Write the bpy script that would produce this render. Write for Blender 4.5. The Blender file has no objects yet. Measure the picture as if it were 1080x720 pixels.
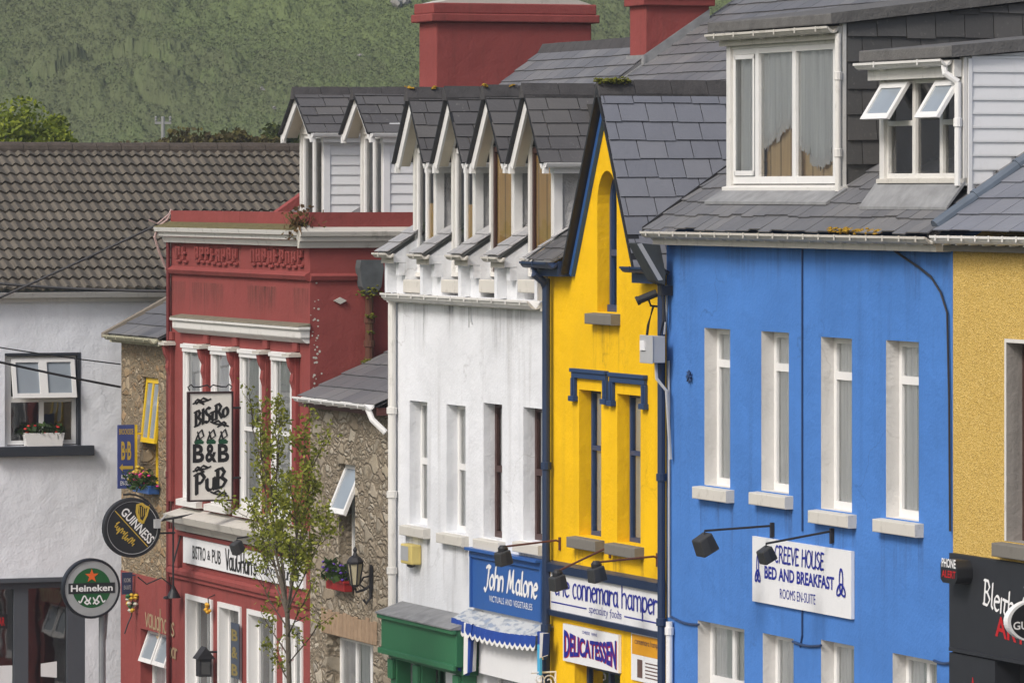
import bpy, math, random
import numpy as np
from mathutils import Vector
from mathutils.geometry import tessellate_polygon
random.seed(7); rng = np.random.default_rng(7)
R = math.radians
SC = bpy.context.scene; COL = SC.collection
# ------------------------------------------------------------------ frames
# The terrace is built in street coordinates: u runs along the row of fronts
# (towards the viewer), y goes into the houses, z is up (0 = eye level).
F, YH, CX = 5500.0, 200.0, 540.0
TH = math.atan(.38); S, C = math.sin(TH), math.cos(TH)
X0, Y0 = 310/90.0, F/90.0
ZE = 7.5                                  # eye height over the road near the blue house
RZ = math.atan2(-C, S)
def wpos(u, y, z): return (X0+S*u+C*y, Y0-C*u+S*y, z+ZE)
def dep(u, y): return Y0-C*u+S*y
def U(px, y=0.0):
    k = (px-CX)/F
    return (k*(Y0+S*y)-X0-C*y)/(S+k*C)
def YI(px, u):
    k = (px-CX)/F
    return (k*(Y0-C*u)-X0-S*u)/(C-k*S)
def zu(py, u, y=0.0): return (YH-py)/F*dep(u, y)
def zp(px, py, y=0.0): return zu(py, U(px, y), y)
def zg(u): return -7.5+.06*max(-34, min(60, u))      # the street falls away
# ------------------------------------------------------------------ objects
ORG = {}
def tag(o, label=None, cat=None, group=None, kind=None):
    if label: o['label'] = label
    if cat: o['category'] = cat
    if group: o['group'] = group
    if kind: o['kind'] = kind
    return o
def thing(name, label, cat, o=(0, 0, 0), group=None):
    e = bpy.data.objects.new(name, None); COL.objects.link(e)
    e.location = wpos(*o); e.rotation_euler = (0, 0, RZ); e.empty_display_size = .3
    ORG[e.name] = o
    return tag(e, label, cat, group)
class MB:
    def __init__(s): s.v = []; s.f = []; s.m = []; s.mi = 0
    def poly(s, *pts):
        b = len(s.v); s.v += [tuple(p) for p in pts]; s.f.append(tuple(range(b, b+len(pts)))); s.m.append(s.mi)
    def mesh(s, v, f):
        b = len(s.v); s.v += [tuple(p) for p in v]
        for q in f: s.f.append(tuple(b+i for i in q)); s.m.append(s.mi)
    def box(s, u0, u1, y0, y1, z0, z1):
        if u0 > u1: u0, u1 = u1, u0
        if y0 > y1: y0, y1 = y1, y0
        if z0 > z1: z0, z1 = z1, z0
        s.mesh([(u0,y0,z0),(u1,y0,z0),(u1,y1,z0),(u0,y1,z0),(u0,y0,z1),(u1,y0,z1),(u1,y1,z1),(u0,y1,z1)],
               [(0,3,2,1),(4,5,6,7),(0,1,5,4),(1,2,6,5),(2,3,7,6),(3,0,4,7)])
        return s
    def prism(s, prof, a, b, ax):
        """extrude a closed 2-D profile; ax 'u': profile (y,z); 'y': (u,z); 'z': (u,y)"""
        n = len(prof)
        def P(p, t): return (t,p[0],p[1]) if ax == 'u' else (p[0],t,p[1]) if ax == 'y' else (p[0],p[1],t)
        v = [P(p, a) for p in prof]+[P(p, b) for p in prof]
        s.mesh(v, [(i,(i+1) % n,n+(i+1) % n,n+i) for i in range(n)])
        tri = tessellate_polygon([[Vector((p[0],p[1],0)) for p in prof]])
        s.mesh(v[:n], tri); s.mesh(v[n:], tri)
        return s
    def tube(s, pts, r, seg=8, taper=None):
        pts = [Vector(p) for p in pts]; n = len(pts); rings = []
        for i, p in enumerate(pts):
            d = (pts[min(i+1,n-1)]-pts[max(i-1,0)]).normalized()
            a = Vector((0,0,1)) if abs(d.z) < .9 else Vector((1,0,0))
            x = d.cross(a).normalized(); y = d.cross(x).normalized()
            rr = r if taper is None else r+(taper-r)*i/(n-1)
            rings.append([tuple(p+x*(rr*math.cos(2*math.pi*k/seg))+y*(rr*math.sin(2*math.pi*k/seg))) for k in range(seg)])
        v = [q for ring in rings for q in ring]
        f = [(i*seg+k,i*seg+(k+1) % seg,(i+1)*seg+(k+1) % seg,(i+1)*seg+k) for i in range(n-1) for k in range(seg)]
        f += [tuple(range(seg))[::-1], tuple((n-1)*seg+k for k in range(seg))]
        s.mesh(v, f); return s
    def lathe(s, c, prof, seg=16, axis='z'):
        """prof: list of (radius, height) round a vertical / y / u axis through c"""
        v = []
        for r, h in prof:
            for k in range(seg):
                a = 2*math.pi*k/seg; x, y = r*math.cos(a), r*math.sin(a)
                v.append((c[0]+x,c[1]+y,c[2]+h) if axis == 'z' else (c[0]+x,c[1]+h,c[2]+y) if axis == 'y' else (c[0]+h,c[1]+x,c[2]+y))
        n = len(prof)
        f = [(i*seg+k,i*seg+(k+1) % seg,(i+1)*seg+(k+1) % seg,(i+1)*seg+k) for i in range(n-1) for k in range(seg)]
        f += [tuple(range(seg)), tuple((n-1)*seg+k for k in range(seg))]
        s.mesh(v, f); return s
    def data(s, name, mats, o):
        me = bpy.data.meshes.new(name)
        me.from_pydata([(a-o[0],b-o[1],c-o[2]) for a, b, c in s.v], [], s.f)
        for m in (mats if isinstance(mats, (list, tuple)) else [mats]): me.materials.append(m)
        if any(s.m): me.polygons.foreach_set('material_index', s.m)
        return me
    def part(s, name, mats, parent, bevel=0, smooth=False):
        o = ORG[parent.name]
        ob = bpy.data.objects.new(name, s.data(name, mats, o)); COL.objects.link(ob); ob.parent = parent
        ORG[ob.name] = o; s.fin(ob, bevel, smooth)
        if name in ('moss', 'leaves', 'flowers', 'petals', 'flaked_paint', 'twigs', 'crown'): ob['kind'] = 'stuff'
        return ob
    def solo(s, name, mats, label, cat, o=None, group=None, bevel=0, smooth=False, kind=None):
        o = o or tuple(np.mean(np.array(s.v), 0)[:2])+(min(q[2] for q in s.v),)
        o = tuple(float(q) for q in o)
        ob = bpy.data.objects.new(name, s.data(name, mats, o)); COL.objects.link(ob)
        ob.location = wpos(*o); ob.rotation_euler = (0, 0, RZ); ORG[ob.name] = o
        s.fin(ob, bevel, smooth); return tag(ob, label, cat, group, kind)
    def fin(s, ob, bevel, smooth):
        if bevel:
            m = ob.modifiers.new('bevel', 'BEVEL'); m.width = bevel; m.segments = 2; m.limit_method = 'ANGLE'
        if smooth:
            ob.data.polygons.foreach_set('use_smooth', [True]*len(ob.data.polygons))
# ------------------------------------------------------------------ materials
MATS = {}
class NT:
    def __init__(s, name):
        s.m = bpy.data.materials.new(name); s.m.use_nodes = True; s.t = s.m.node_tree
        s.b = s.t.nodes['Principled BSDF']; s.tc = s.n('ShaderNodeTexCoord').outputs['Object']
    def n(s, k, **kw):
        q = s.t.nodes.new(k)
        for a, b in kw.items(): setattr(q, a, b)
        return q
    def l(s, a, b): s.t.links.new(a, b)
    def mp(s, sc=(1,1,1), src=None, rot=None):
        q = s.n('ShaderNodeMapping'); q.inputs['Scale'].default_value = sc
        if rot: q.inputs['Rotation'].default_value = rot
        s.l(src or s.tc, q.inputs['Vector']); return q.outputs[0]
    def noise(s, scale, detail=4, vec=None, rough=.55):
        q = s.n('ShaderNodeTexNoise'); q.inputs['Scale'].default_value = scale; q.inputs['Detail'].default_value = detail
        q.inputs['Roughness'].default_value = rough
        s.l(vec or s.tc, q.inputs['Vector']); return q.outputs['Fac']
    def ramp(s, fac, *stops):
        q = s.n('ShaderNodeValToRGB'); e = q.color_ramp.elements
        while len(e) < len(stops): e.new(.5)
        for i, (p, c) in enumerate(stops):
            e[i].position = p; e[i].color = (c, c, c, 1) if isinstance(c, (int, float)) else (*c, 1)
        s.l(fac, q.inputs[0]); return q.outputs[0]
    def mix(s, fac, a, b, mode='MIX'):
        q = s.n('ShaderNodeMix', data_type='RGBA', blend_type=mode)
        for sock, val in ((q.inputs[0], fac), (q.inputs[6], a), (q.inputs[7], b)):
            if isinstance(val, (int, float)): sock.default_value = val
            elif isinstance(val, tuple): sock.default_value = (*val, 1)
            else: s.l(val, sock)
        return q.outputs[2]
    def bump(s, h, dist, strength=1.0, prev=None):
        q = s.n('ShaderNodeBump'); q.inputs['Distance'].default_value = dist; q.inputs['Strength'].default_value = strength
        s.l(h, q.inputs['Height'])
        if prev: s.l(prev, q.inputs['Normal'])
        return q.outputs[0]
    def out(s, col=None, rough=.8, nor=None, metal=0, spec=.5):
        if col is not None:
            if isinstance(col, tuple): s.b.inputs['Base Color'].default_value = (*col, 1)
            else: s.l(col, s.b.inputs['Base Color'])
        if isinstance(rough, (int, float)): s.b.inputs['Roughness'].default_value = rough
        else: s.l(rough, s.b.inputs['Roughness'])
        s.b.inputs['Metallic'].default_value = metal; s.b.inputs['Specular IOR Level'].default_value = spec
        if nor: s.l(nor, s.b.inputs['Normal'])
        return s.m
def k_(c, f): return tuple(min(1, x*f) for x in c)
def plaster(name, c, dirt=(.3,.28,.24), amt=.25, streak=.35, bump=.006, fine=26, rough=.85):
    """painted render: blotches, rain streaks, sand grain"""
    t = NT(name)
    a = t.ramp(t.noise(.7, 5), (.35, 0), (.7, 1))
    col = t.mix(a, k_(c, .90), k_(c, 1.06))
    st = t.ramp(t.noise(1, 5, t.mp((5,5,.28))), (.52, 0), (.78, 1))
    br = t.ramp(t.noise(.45, 3), (.38, 0), (.66, 1))
    f = t.mix(1.0, st, br, 'MULTIPLY')
    col = t.mix(t.mix(1.0, f, (streak,)*3, 'MULTIPLY'), col, k_(dirt, .8))
    sp = t.ramp(t.noise(9, 6, rough=.7), (.62, 0), (.72, 1))
    col = t.mix(t.mix(1.0, sp, (amt,)*3, 'MULTIPLY'), col, dirt)
    cv = t.n('ShaderNodeTexVoronoi', feature='DISTANCE_TO_EDGE'); cv.inputs['Scale'].default_value = .42
    wv = t.n('ShaderNodeVectorMath', operation='ADD'); cn = t.n('ShaderNodeTexNoise'); cn.inputs['Scale'].default_value = 1.6; cn.inputs['Detail'].default_value = 6; t.l(t.tc, cn.inputs['Vector']); t.l(t.tc, wv.inputs[0]); t.l(cn.outputs['Color'], wv.inputs[1]); t.l(wv.outputs[0], cv.inputs['Vector'])
    cr = t.mix(1.0, t.ramp(cv.outputs['Distance'], (.002, 1), (.006, 0)), t.ramp(t.noise(.6, 3), (.52, 0), (.64, .32)), 'MULTIPLY')
    col = t.mix(cr, col, k_(dirt, .6))
    nb = t.bump(t.noise(fine, 4), bump)
    nb = t.bump(t.noise(1.6, 4), bump*9, .8, nb)
    return t.out(col, rough, nb, spec=.25)
def paint(name, c, dirt=(.16,.14,.11), amt=.3, rough=.5, sc=7):
    """gloss-painted timber / metal with grime"""
    t = NT(name)
    f = t.ramp(t.noise(sc, 6, t.mp((1,1,.6)), .7), (.55, 0), (.75, 1))
    col = t.mix(t.mix(1.0, f, (amt,)*3, 'MULTIPLY'), c, dirt)
    col = t.mix(.3, col, t.mix(t.noise(1.3, 3), k_(c, .8), k_(c, 1.1)))
    return t.out(col, rough, t.bump(t.noise(18, 4), .002), spec=.4)
def slate(name, c0, c1, c2, lichen=.35, lc=(.25,.25,.23), rough=.55):
    t = NT(name)
    isl = t.n('ShaderNodeNewGeometry').outputs['Random Per Island']
    col = t.ramp(isl, (0, c0), (.5, c1), (1, c2))
    col = t.mix(.45, col, t.mix(t.noise(1.1, 5), k_(c0, .6), k_(c2, 1.35)))
    f = t.ramp(t.noise(16, 5, rough=.65), (.6, 0), (.7, 1))
    g = t.ramp(t.noise(1.7, 3), (.42, 0), (.62, 1))
    col = t.mix(t.mix(1.0, t.mix(1.0, f, g, 'MULTIPLY'), (lichen,)*3, 'MULTIPLY'), col, lc)
    return t.out(col, rough, t.bump(t.noise(14, 5), .006), spec=.4)
def rubble(name, cols, scale=4.2, mortar=(.15,.125,.09)):
    t = NT(name)
    w = t.n('ShaderNodeVectorMath', operation='ADD')
    nn = t.n('ShaderNodeTexNoise'); nn.inputs['Scale'].default_value = 5.5; nn.inputs['Detail'].default_value = 3
    t.l(t.tc, nn.inputs['Vector'])
    sm = t.n('ShaderNodeVectorMath', operation='SCALE'); sm.inputs['Scale'].default_value = .17
    t.l(nn.outputs['Color'], sm.inputs[0]); t.l(t.tc, w.inputs[0]); t.l(sm.outputs[0], w.inputs[1])
    vec = t.mp((.62,.62,1.15), w.outputs[0]); n = len(cols)
    def layer(sc):
        v = t.n('ShaderNodeTexVoronoi'); v.inputs['Scale'].default_value = sc; t.l(vec, v.inputs['Vector'])
        e = t.n('ShaderNodeTexVoronoi', feature='DISTANCE_TO_EDGE'); e.inputs['Scale'].default_value = sc; t.l(vec, e.inputs['Vector'])
        sep = t.n('ShaderNodeSeparateColor'); t.l(v.outputs['Color'], sep.inputs[0])
        d = t.n('ShaderNodeMath', operation='DIVIDE'); t.l(e.outputs['Distance'], d.inputs[0]); d.inputs[1].default_value = sc
        return sep, d.outputs[0]
    s1, e1 = layer(scale*1.15); s2, e2 = layer(scale*.5)
    pick = t.ramp(s2.outputs[1], (.60, 0), (.605, 1))
    mn = t.n('ShaderNodeMath', operation='MINIMUM'); t.l(e1, mn.inputs[0]); t.l(e2, mn.inputs[1])
    rnd = t.mix(pick, s1.outputs[0], s2.outputs[0]); dist = t.mix(pick, mn.outputs[0], e2)
    col = t.ramp(rnd, *[(i/(n-1), c) for i, c in enumerate(cols)])
    col = t.mix(.5, col, t.mix(t.noise(11, 6, rough=.7), k_(cols[0], .55), k_(cols[-1], 1.25)))
    jn = t.n('ShaderNodeMath', operation='MULTIPLY_ADD'); t.l(t.noise(9, 5, rough=.7), jn.inputs[0]); jn.inputs[1].default_value = -.015; t.l(dist, jn.inputs[2])
    ed = t.ramp(jn.outputs[0], (0, 0), (.008, 1))
    col = t.mix(ed, t.mix(t.noise(6, 5), k_(mortar, .5), k_(mortar, 1.3)), col)
    h = t.mix(.35, t.ramp(dist, (0, 0), (.03, 1)), t.noise(9, 6, rough=.7))
    return t.out(col, .95, t.bump(h, .045, 1.0), spec=.15)
def flat(name, c, rough=.6, var=.12, metal=0, bump=0, sc=5, spec=.4):
    t = NT(name)
    col = t.mix(t.noise(sc, 5), k_(c, 1-var), k_(c, 1+var))
    return t.out(col, rough, t.bump(t.noise(30, 4), bump) if bump else None, metal, spec)
def leafmat(name, c0, c1, c2, patch=0):
    t = NT(name)
    isl = t.n('ShaderNodeNewGeometry').outputs['Random Per Island']
    col = t.ramp(isl, (0, c0), (.55, c1), (1, c2))
    if patch:
        p = t.ramp(t.noise(patch, 3), (.42, 0), (.6, 1))
        col = t.mix(p, col, t.mix(isl, k_(c0, .75), k_(c1, .9)))
    m = t.out(col, .6, spec=.25)
    tr = t.n('ShaderNodeBsdfTranslucent'); t.l(col, tr.inputs['Color'])
    mx = t.n('ShaderNodeMixShader'); mx.inputs[0].default_value = .3
    t.l(t.b.outputs[0], mx.inputs[1]); t.l(tr.outputs[0], mx.inputs[2])
    t.l(mx.outputs[0], t.t.nodes['Material Output'].inputs[0]); return m
def glassmat(name, tint=(.95,.97,.98)):
    t = NT(name)
    tr = t.n('ShaderNodeBsdfTransparent'); tr.inputs[0].default_value = (*tint, 1)
    gl = t.n('ShaderNodeBsdfGlossy'); gl.inputs['Roughness'].default_value = .03
    t.l(t.bump(t.noise(1.5, 2), .004), gl.inputs['Normal'])
    fr = t.n('ShaderNodeFresnel'); fr.inputs[0].default_value = 1.5
    mx = t.n('ShaderNodeMixShader'); ad = t.n('ShaderNodeMath', operation='ADD'); ad.inputs[1].default_value = .11; t.l(fr.outputs[0], ad.inputs[0]); t.l(ad.outputs[0], mx.inputs[0]); t.l(tr.outputs[0], mx.inputs[1]); t.l(gl.outputs[0], mx.inputs[2])
    t.l(mx.outputs[0], t.t.nodes['Material Output'].inputs[0]); return t.m
def woodmat(name, c):
    t = NT(name)
    col = t.mix(t.noise(3, 5, t.mp((9,9,.5))), k_(c, .72), k_(c, 1.15))
    w = t.n('ShaderNodeTexWave', bands_direction='X'); w.inputs['Scale'].default_value = 1.0; w.inputs['Distortion'].default_value = .4
    t.l(t.tc, w.inputs[0])
    col = t.mix(t.ramp(w.outputs['Fac'], (0, 1), (.12, 0)), col, k_(c, .5))
    return t.out(col, .5)
M = {}
M['blue'] = plaster('blue_render', (.066,.20,.54), (.035,.08,.19), .22, .38)
M['yellow'] = plaster('yellow_render', (.84,.50,.002), (.42,.24,.02), .15, .32)
M['red'] = plaster('red_render', (.255,.058,.052), (.12,.055,.042), .35, .50)
M['red_side'] = M['red']
M['white'] = plaster('white_render', (.74,.76,.79), (.36,.35,.33), .35, .60)
M['white_far'] = plaster('pale_render', (.79,.82,.87), (.36,.37,.40), .18, .25)
M['reveal'] = plaster('reveal_render', (.66,.65,.63), (.25,.23,.20), .35, .4)
M['grey_reveal'] = plaster('grey_reveal', (.30,.28,.26), (.05,.05,.045), .5, .5)
M['upvc'] = paint('white_frame', (.76,.76,.75), (.30,.28,.24), .25, .35)
M['trim'] = paint('white_trim', (.68,.67,.64), (.14,.125,.10), .55, .5)
M['oldtrim'] = paint('weathered_trim', (.52,.50,.45), (.10,.09,.065), .8, .7, 5)
M['stone_sill'] = paint('stained_sill', (.58,.56,.51), (.16,.14,.10), .7, .8, 9)
M['grey_sill'] = paint('grey_stone', (.17,.16,.14), (.08,.075,.06), .6, .9, 9)
M['navy'] = paint('navy_gloss', (.018,.036,.085), (.05,.05,.055), .3, .4)
M['navyblue'] = paint('blue_gloss', (.022,.052,.135), (.02,.03,.08), .3, .4)
M['brown'] = paint('brown_frame', (.055,.024,.02), (.10,.07,.05), .4, .45)
M['black'] = flat('black_paint', (.016,.017,.020), .5)
M['shopblack'] = flat('charcoal_fascia', (.022,.024,.029), .55, .2)
M['iron'] = flat('dark_iron', (.022,.022,.025), .55, .3)
M['rusty'] = flat('rusty_rod', (.10,.035,.025), .7, .3)
M['lampgrey'] = flat('lamp_casing', (.035,.036,.037), .5, .2)
M['grey_plastic'] = flat('grey_plastic', (.40,.41,.42), .5)
M['slate'] = slate('roof_slate', (.098,.101,.112), (.130,.133,.145), (.185,.182,.182))
M['slate_blue'] = slate('blue_slate', (.140,.150,.182), (.170,.181,.214), (.205,.213,.240), .25)
M['slate_old'] = slate('lichened_slate', (.066,.064,.066), (.092,.090,.094), (.13,.125,.12), .7)
M['slate_hung'] = slate('hung_slate', (.060,.059,.058), (.078,.077,.075), (.105,.102,.098), .5, (.24,.23,.21))
M['tile'] = slate('concrete_tile', (.076,.066,.052), (.104,.090,.070), (.136,.118,.092), .5, (.24,.22,.17), .85)
M['slate_light'] = slate('weathered_slate', (.25,.25,.26), (.32,.32,.325), (.40,.395,.39), .4)
M['ridge'] = flat('ridge_tile', (.055,.052,.052), .8, .5, bump=.01)
M['felt'] = flat('roof_felt', (.12,.117,.113), .9, .5, bump=.012)
M['lead'] = flat('lead_sheet', (.24,.245,.25), .7, .55, bump=.004)
M['stoneA'] = rubble('warm_rubble', [(.20,.12,.05),(.46,.33,.18),(.28,.19,.10),(.66,.57,.42),(.42,.24,.09),(.22,.19,.15)], 11.5, (.27,.22,.15))
M['stoneB'] = rubble('brown_rubble', [(.17,.13,.08),(.40,.34,.24),(.27,.235,.175),(.60,.54,.43),(.25,.185,.11),(.36,.33,.28)], 8.4, (.24,.20,.145))
M['glass'] = glassmat('window_glass')
M['darkroom'] = flat('dark_interior', (.045,.044,.043), .9)
M['net'] = None
def curtainmat(name, c):
    t = NT(name)
    col = t.mix(t.noise(2, 3, t.mp((14,14,.4))), k_(c, .62), k_(c, 1.1))
    return t.out(col, .9, spec=.1)
M['net'] = curtainmat('net_curtain', (.88,.91,.95))
M['netpale'] = curtainmat('pale_blind', (.80,.81,.83))
M['pine_pale'] = woodmat('pale_board', (.97,.68,.38))
M['pine'] = woodmat('pine_board', (.95,.60,.22))
M['soffit'] = flat('buff_soffit', (.66,.60,.48), .8)
M['green'] = paint('green_gloss', (.035,.165,.075), (.03,.06,.03), .3, .45)
M['signblue'] = paint('sign_blue', (.03,.11,.36), (.03,.06,.14), .25, .4)
M['signwhite'] = paint('sign_white', (.76,.77,.78), (.45,.43,.38), .25, .45)
M['ink'] = flat('blue_ink', (.012,.02,.27), .5)
M['inkblack'] = flat('black_ink', (.012,.012,.013), .5)
M['white_ink'] = flat('white_ink', (.8,.8,.8), .5, .03)
M['red_ink'] = flat('red_ink', (.45,.012,.016), .5)
M['awning'] = flat('awning_blue', (.012,.055,.30), .8, .3)
M['awn_white'] = flat('awning_white', (.70,.70,.68), .8)
M['moss'] = flat('moss', (.11,.115,.012), 1, .6, bump=.02, sc=14)
M['lichen'] = flat('orange_lichen', (.32,.19,.015), 1, .6, bump=.02, sc=14)
M['weed'] = leafmat('dry_weed', (.10,.06,.02), (.16,.09,.035), (.12,.12,.03))
M['steel'] = flat('galvanised_steel', (.30,.31,.33), .4, .2, .6)
M['gold'] = flat('gold_paint', (.52,.36,.05), .4)
def pebble():
    t = NT('yellow_pebbledash')
    v = t.n('ShaderNodeTexVoronoi'); v.inputs['Scale'].default_value = 62; t.l(t.tc, v.inputs['Vector'])
    sep = t.n('ShaderNodeSeparateColor'); t.l(v.outputs['Color'], sep.inputs[0])
    col = t.ramp(sep.outputs[0], (0, (.34,.205,.045)), (.22, (.55,.36,.085)), (.7, (.66,.45,.12)), (1, (.74,.56,.22)))
    col = t.mix(.35, col, t.mix(t.noise(1.2, 5), (.46,.30,.07), (.70,.50,.16)))
    return t.out(col, .9, t.bump(v.outputs['Distance'], .011), spec=.2)
M['pebble'] = pebble()
M['sashglass'] = flat('tilted_pane', (.27,.31,.35), .08, .2, sc=2)  # grey-blue of the reflected sky put into the opaque pane colour
def stainmat():
    t = NT('rain_stain'); a = t.n('ShaderNodeAttribute', attribute_name='fade').outputs['Fac']
    n = t.ramp(t.noise(1, 5, t.mp((16,16,1.1)), .7), (.40, 0), (.70, 1)); k = t.mix(1.0, a, n, 'MULTIPLY')
    col = t.out(t.mix(t.noise(3,3), (.045,.045,.035), (.12,.10,.065)), .95)
    tr = t.n('ShaderNodeBsdfTransparent'); mx = t.n('ShaderNodeMixShader'); sc = t.mix(1.0, k, (.75,.75,.75), 'MULTIPLY')
    t.l(sc, mx.inputs[0]); t.l(tr.outputs[0], mx.inputs[1]); t.l(t.b.outputs[0], mx.inputs[2]); t.l(mx.outputs[0], t.t.nodes['Material Output'].inputs[0]); return t.m
M['stain'] = stainmat()
def stains(parent, L, y=-.0035):
    """streaks of dirt washed down the render: (u, z top, length, width, strength) each"""
    m = MB(); fa = []
    for u, z, ln, w, s in L:
        m.mesh([(u-w/2,y,z),(u+w/2,y,z),(u+w*.5,y,z-ln*.35),(u-w*.5,y,z-ln*.35),(u+w*.42,y,z-ln),(u-w*.42,y,z-ln)], [(0,1,2,3),(3,2,4,5)]); fa += [s,s,s*.8,s*.8,0,0]
    o = m.part('rain_stain', M['stain'], parent); at = o.data.attributes.new('fade', 'FLOAT', 'POINT'); at.data.foreach_set('value', np.array(fa, dtype='f4')); o['kind'] = 'stuff'; return o
def sillstains(parent, hs, s=.6, drop=.16):
    L = []
    for h in hs:
        for e in (h[0]-.08, h[1]+.06): L.append((e, h[2]-drop, random.uniform(.5,1.1), random.uniform(.08,.16), s))
        for _ in range(3): L.append((random.uniform(h[0],h[1]), h[2]-drop, random.uniform(.3,.8), random.uniform(.08,.25), s*.7))
    return stains(parent, L)
# ------------------------------------------------------------------ generators
def tess(mb, outer, holes, fn):
    loops = [outer]+holes; flatp = [p for L in loops for p in L]
    tri = tessellate_polygon([[Vector((p[0],p[1],0)) for p in L] for L in loops])
    mb.mesh([fn(*p) for p in flatp], tri)
def rect(u0, u1, z0, z1): return [(u0,z0),(u1,z0),(u1,z1),(u0,z1)]
def front(mb, outer, holes, y=0.0): tess(mb, outer, holes, lambda a, b: (a, y, b))
def reveals(mb, holes, d, y=0.0):
    for h in holes:
        n = len(h)
        for i in range(n):
            a, b = h[i], h[(i+1) % n]
            mb.poly((a[0],y,a[1]),(b[0],y,b[1]),(b[0],y+d,b[1]),(a[0],y+d,a[1]))
def slates(mb, o, a, b, L, H, w, e, lo=None, hi=None, th=.012, jit=.012):
    """overlapping slates on a plane: o eave corner, a along the eave, b up the slope; lo/hi clip a at height s"""
    o, a, b = Vector(o), Vector(a).normalized(), Vector(b).normalized(); n = a.cross(b)
    if n.z < 0: n = -n
    lo = lo or (lambda s: 0); hi = hi or (lambda s: L)
    rows = int(math.ceil(H/e))
    for r in range(rows):
        s0, s1 = r*e, min(H, (r+1)*e)+.02
        x = min(lo(s0), lo(s1))-random.random()*w*.5-(w/2 if r % 2 else 0)
        while x < max(hi(s0), hi(s1)):
            ww = w*(1+random.uniform(-.08, .08)); g = .006
            xs = [max(lo(s0), min(hi(s0), x+g)), max(lo(s0), min(hi(s0), x+ww-g)), max(lo(s1), min(hi(s1), x+ww-g)), max(lo(s1), min(hi(s1), x+g))]
            if xs[1]-xs[0] > .015 or xs[2]-xs[3] > .015:
                j = random.uniform(-jit, jit); k = random.uniform(0, .005)
                ss = [s0+j, s0+j+random.uniform(-.006, .006), s1+.03, s1+.03]; t0 = th+.012+k
                top = [o+a*xs[i]+b*ss[i]+n*(t0 if i < 2 else .004) for i in range(4)]
                bot = [o+a*xs[i]+b*ss[i]+n*(t0-th if i < 2 else .001) for i in range(4)]
                mb.mesh([tuple(q) for q in top+bot], [(0,1,2,3),(0,4,5,1),(1,5,6,2),(3,7,4,0)])
            x += ww
def ridge(mb, p, q, drop, wid, seg=.45, capz=.05):
    """row of angled ridge tiles from p to q; drop: how far each wing falls over half width wid"""
    p, q = Vector(p), Vector(q); d = (q-p); L = d.length; d.normalize()
    s = d.cross(Vector((0,0,1))).normalized(); n = max(1, int(L/seg))
    for i in range(n):
        a, b = p+d*(L*i/n+.004), p+d*(L*(i+1)/n-.004); h = random.uniform(0, .012)
        prof = [(-wid,-drop+.01+h),(0,capz+h),(wid,-drop+.01+h),(wid,-drop-.03),(-wid,-drop-.03)]
        v = [tuple(c+s*x+Vector((0,0,z))) for c in (a, b) for x, z in prof]
        mb.mesh(v, [(0,1,6,5),(1,2,7,6),(2,3,8,7),(4,0,5,9),(0,4,3,2,1),(5,6,7,8,9)])
def gutter(mb, u0, u1, y, z, r=.07, brackets=.9, lip=.012):
    """half-round gutter along u with a raised lip and brackets"""
    prof = [(y-r,z)]+[(y-r*math.cos(t), z-r*math.sin(t)) for t in np.linspace(0, math.pi, 7)[1:-1]]+[(y+r,z)]
    prof += [(y+r-lip,z),(y,z-r+lip),(y-r+lip,z)]
    mb.prism(prof, u0, u1, 'u')
    mb.box(u0, u1, y-r-.012, y-r+.001, z-.02, z+.008)
    n = int(abs(u1-u0)/brackets)
    for i in range(n):
        u = u0+(u1-u0)*(i+.5)/n
        mb.box(u-.015, u+.015, y-r-.02, y-r-.013, z-.05, z+.014); mb.box(u-.02, u+.02, y-.01, y+r, z-r-.012, z-r+.01)
def gutter_y(mb, u, y0, y1, z, r=.06):
    mb.prism([(u-r,z),(u-r*.7,z-r*.7),(u,z-r),(u+r*.7,z-r*.7),(u+r,z),(u+r,z+.012),(u+r-.012,z+.012),(u,z-r+.014),(u-r+.012,z)], y0, y1, 'y')
def pipe(mb, u, y, z0, z1, r=.045, collars=()):
    mb.tube([(u,y,z0),(u,y,z1)], r, 10)
    for z in collars: mb.lathe((u,y,z), [(r,-.05),(r*1.3,-.045),(r*1.3,.045),(r,.05)], 10)
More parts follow.
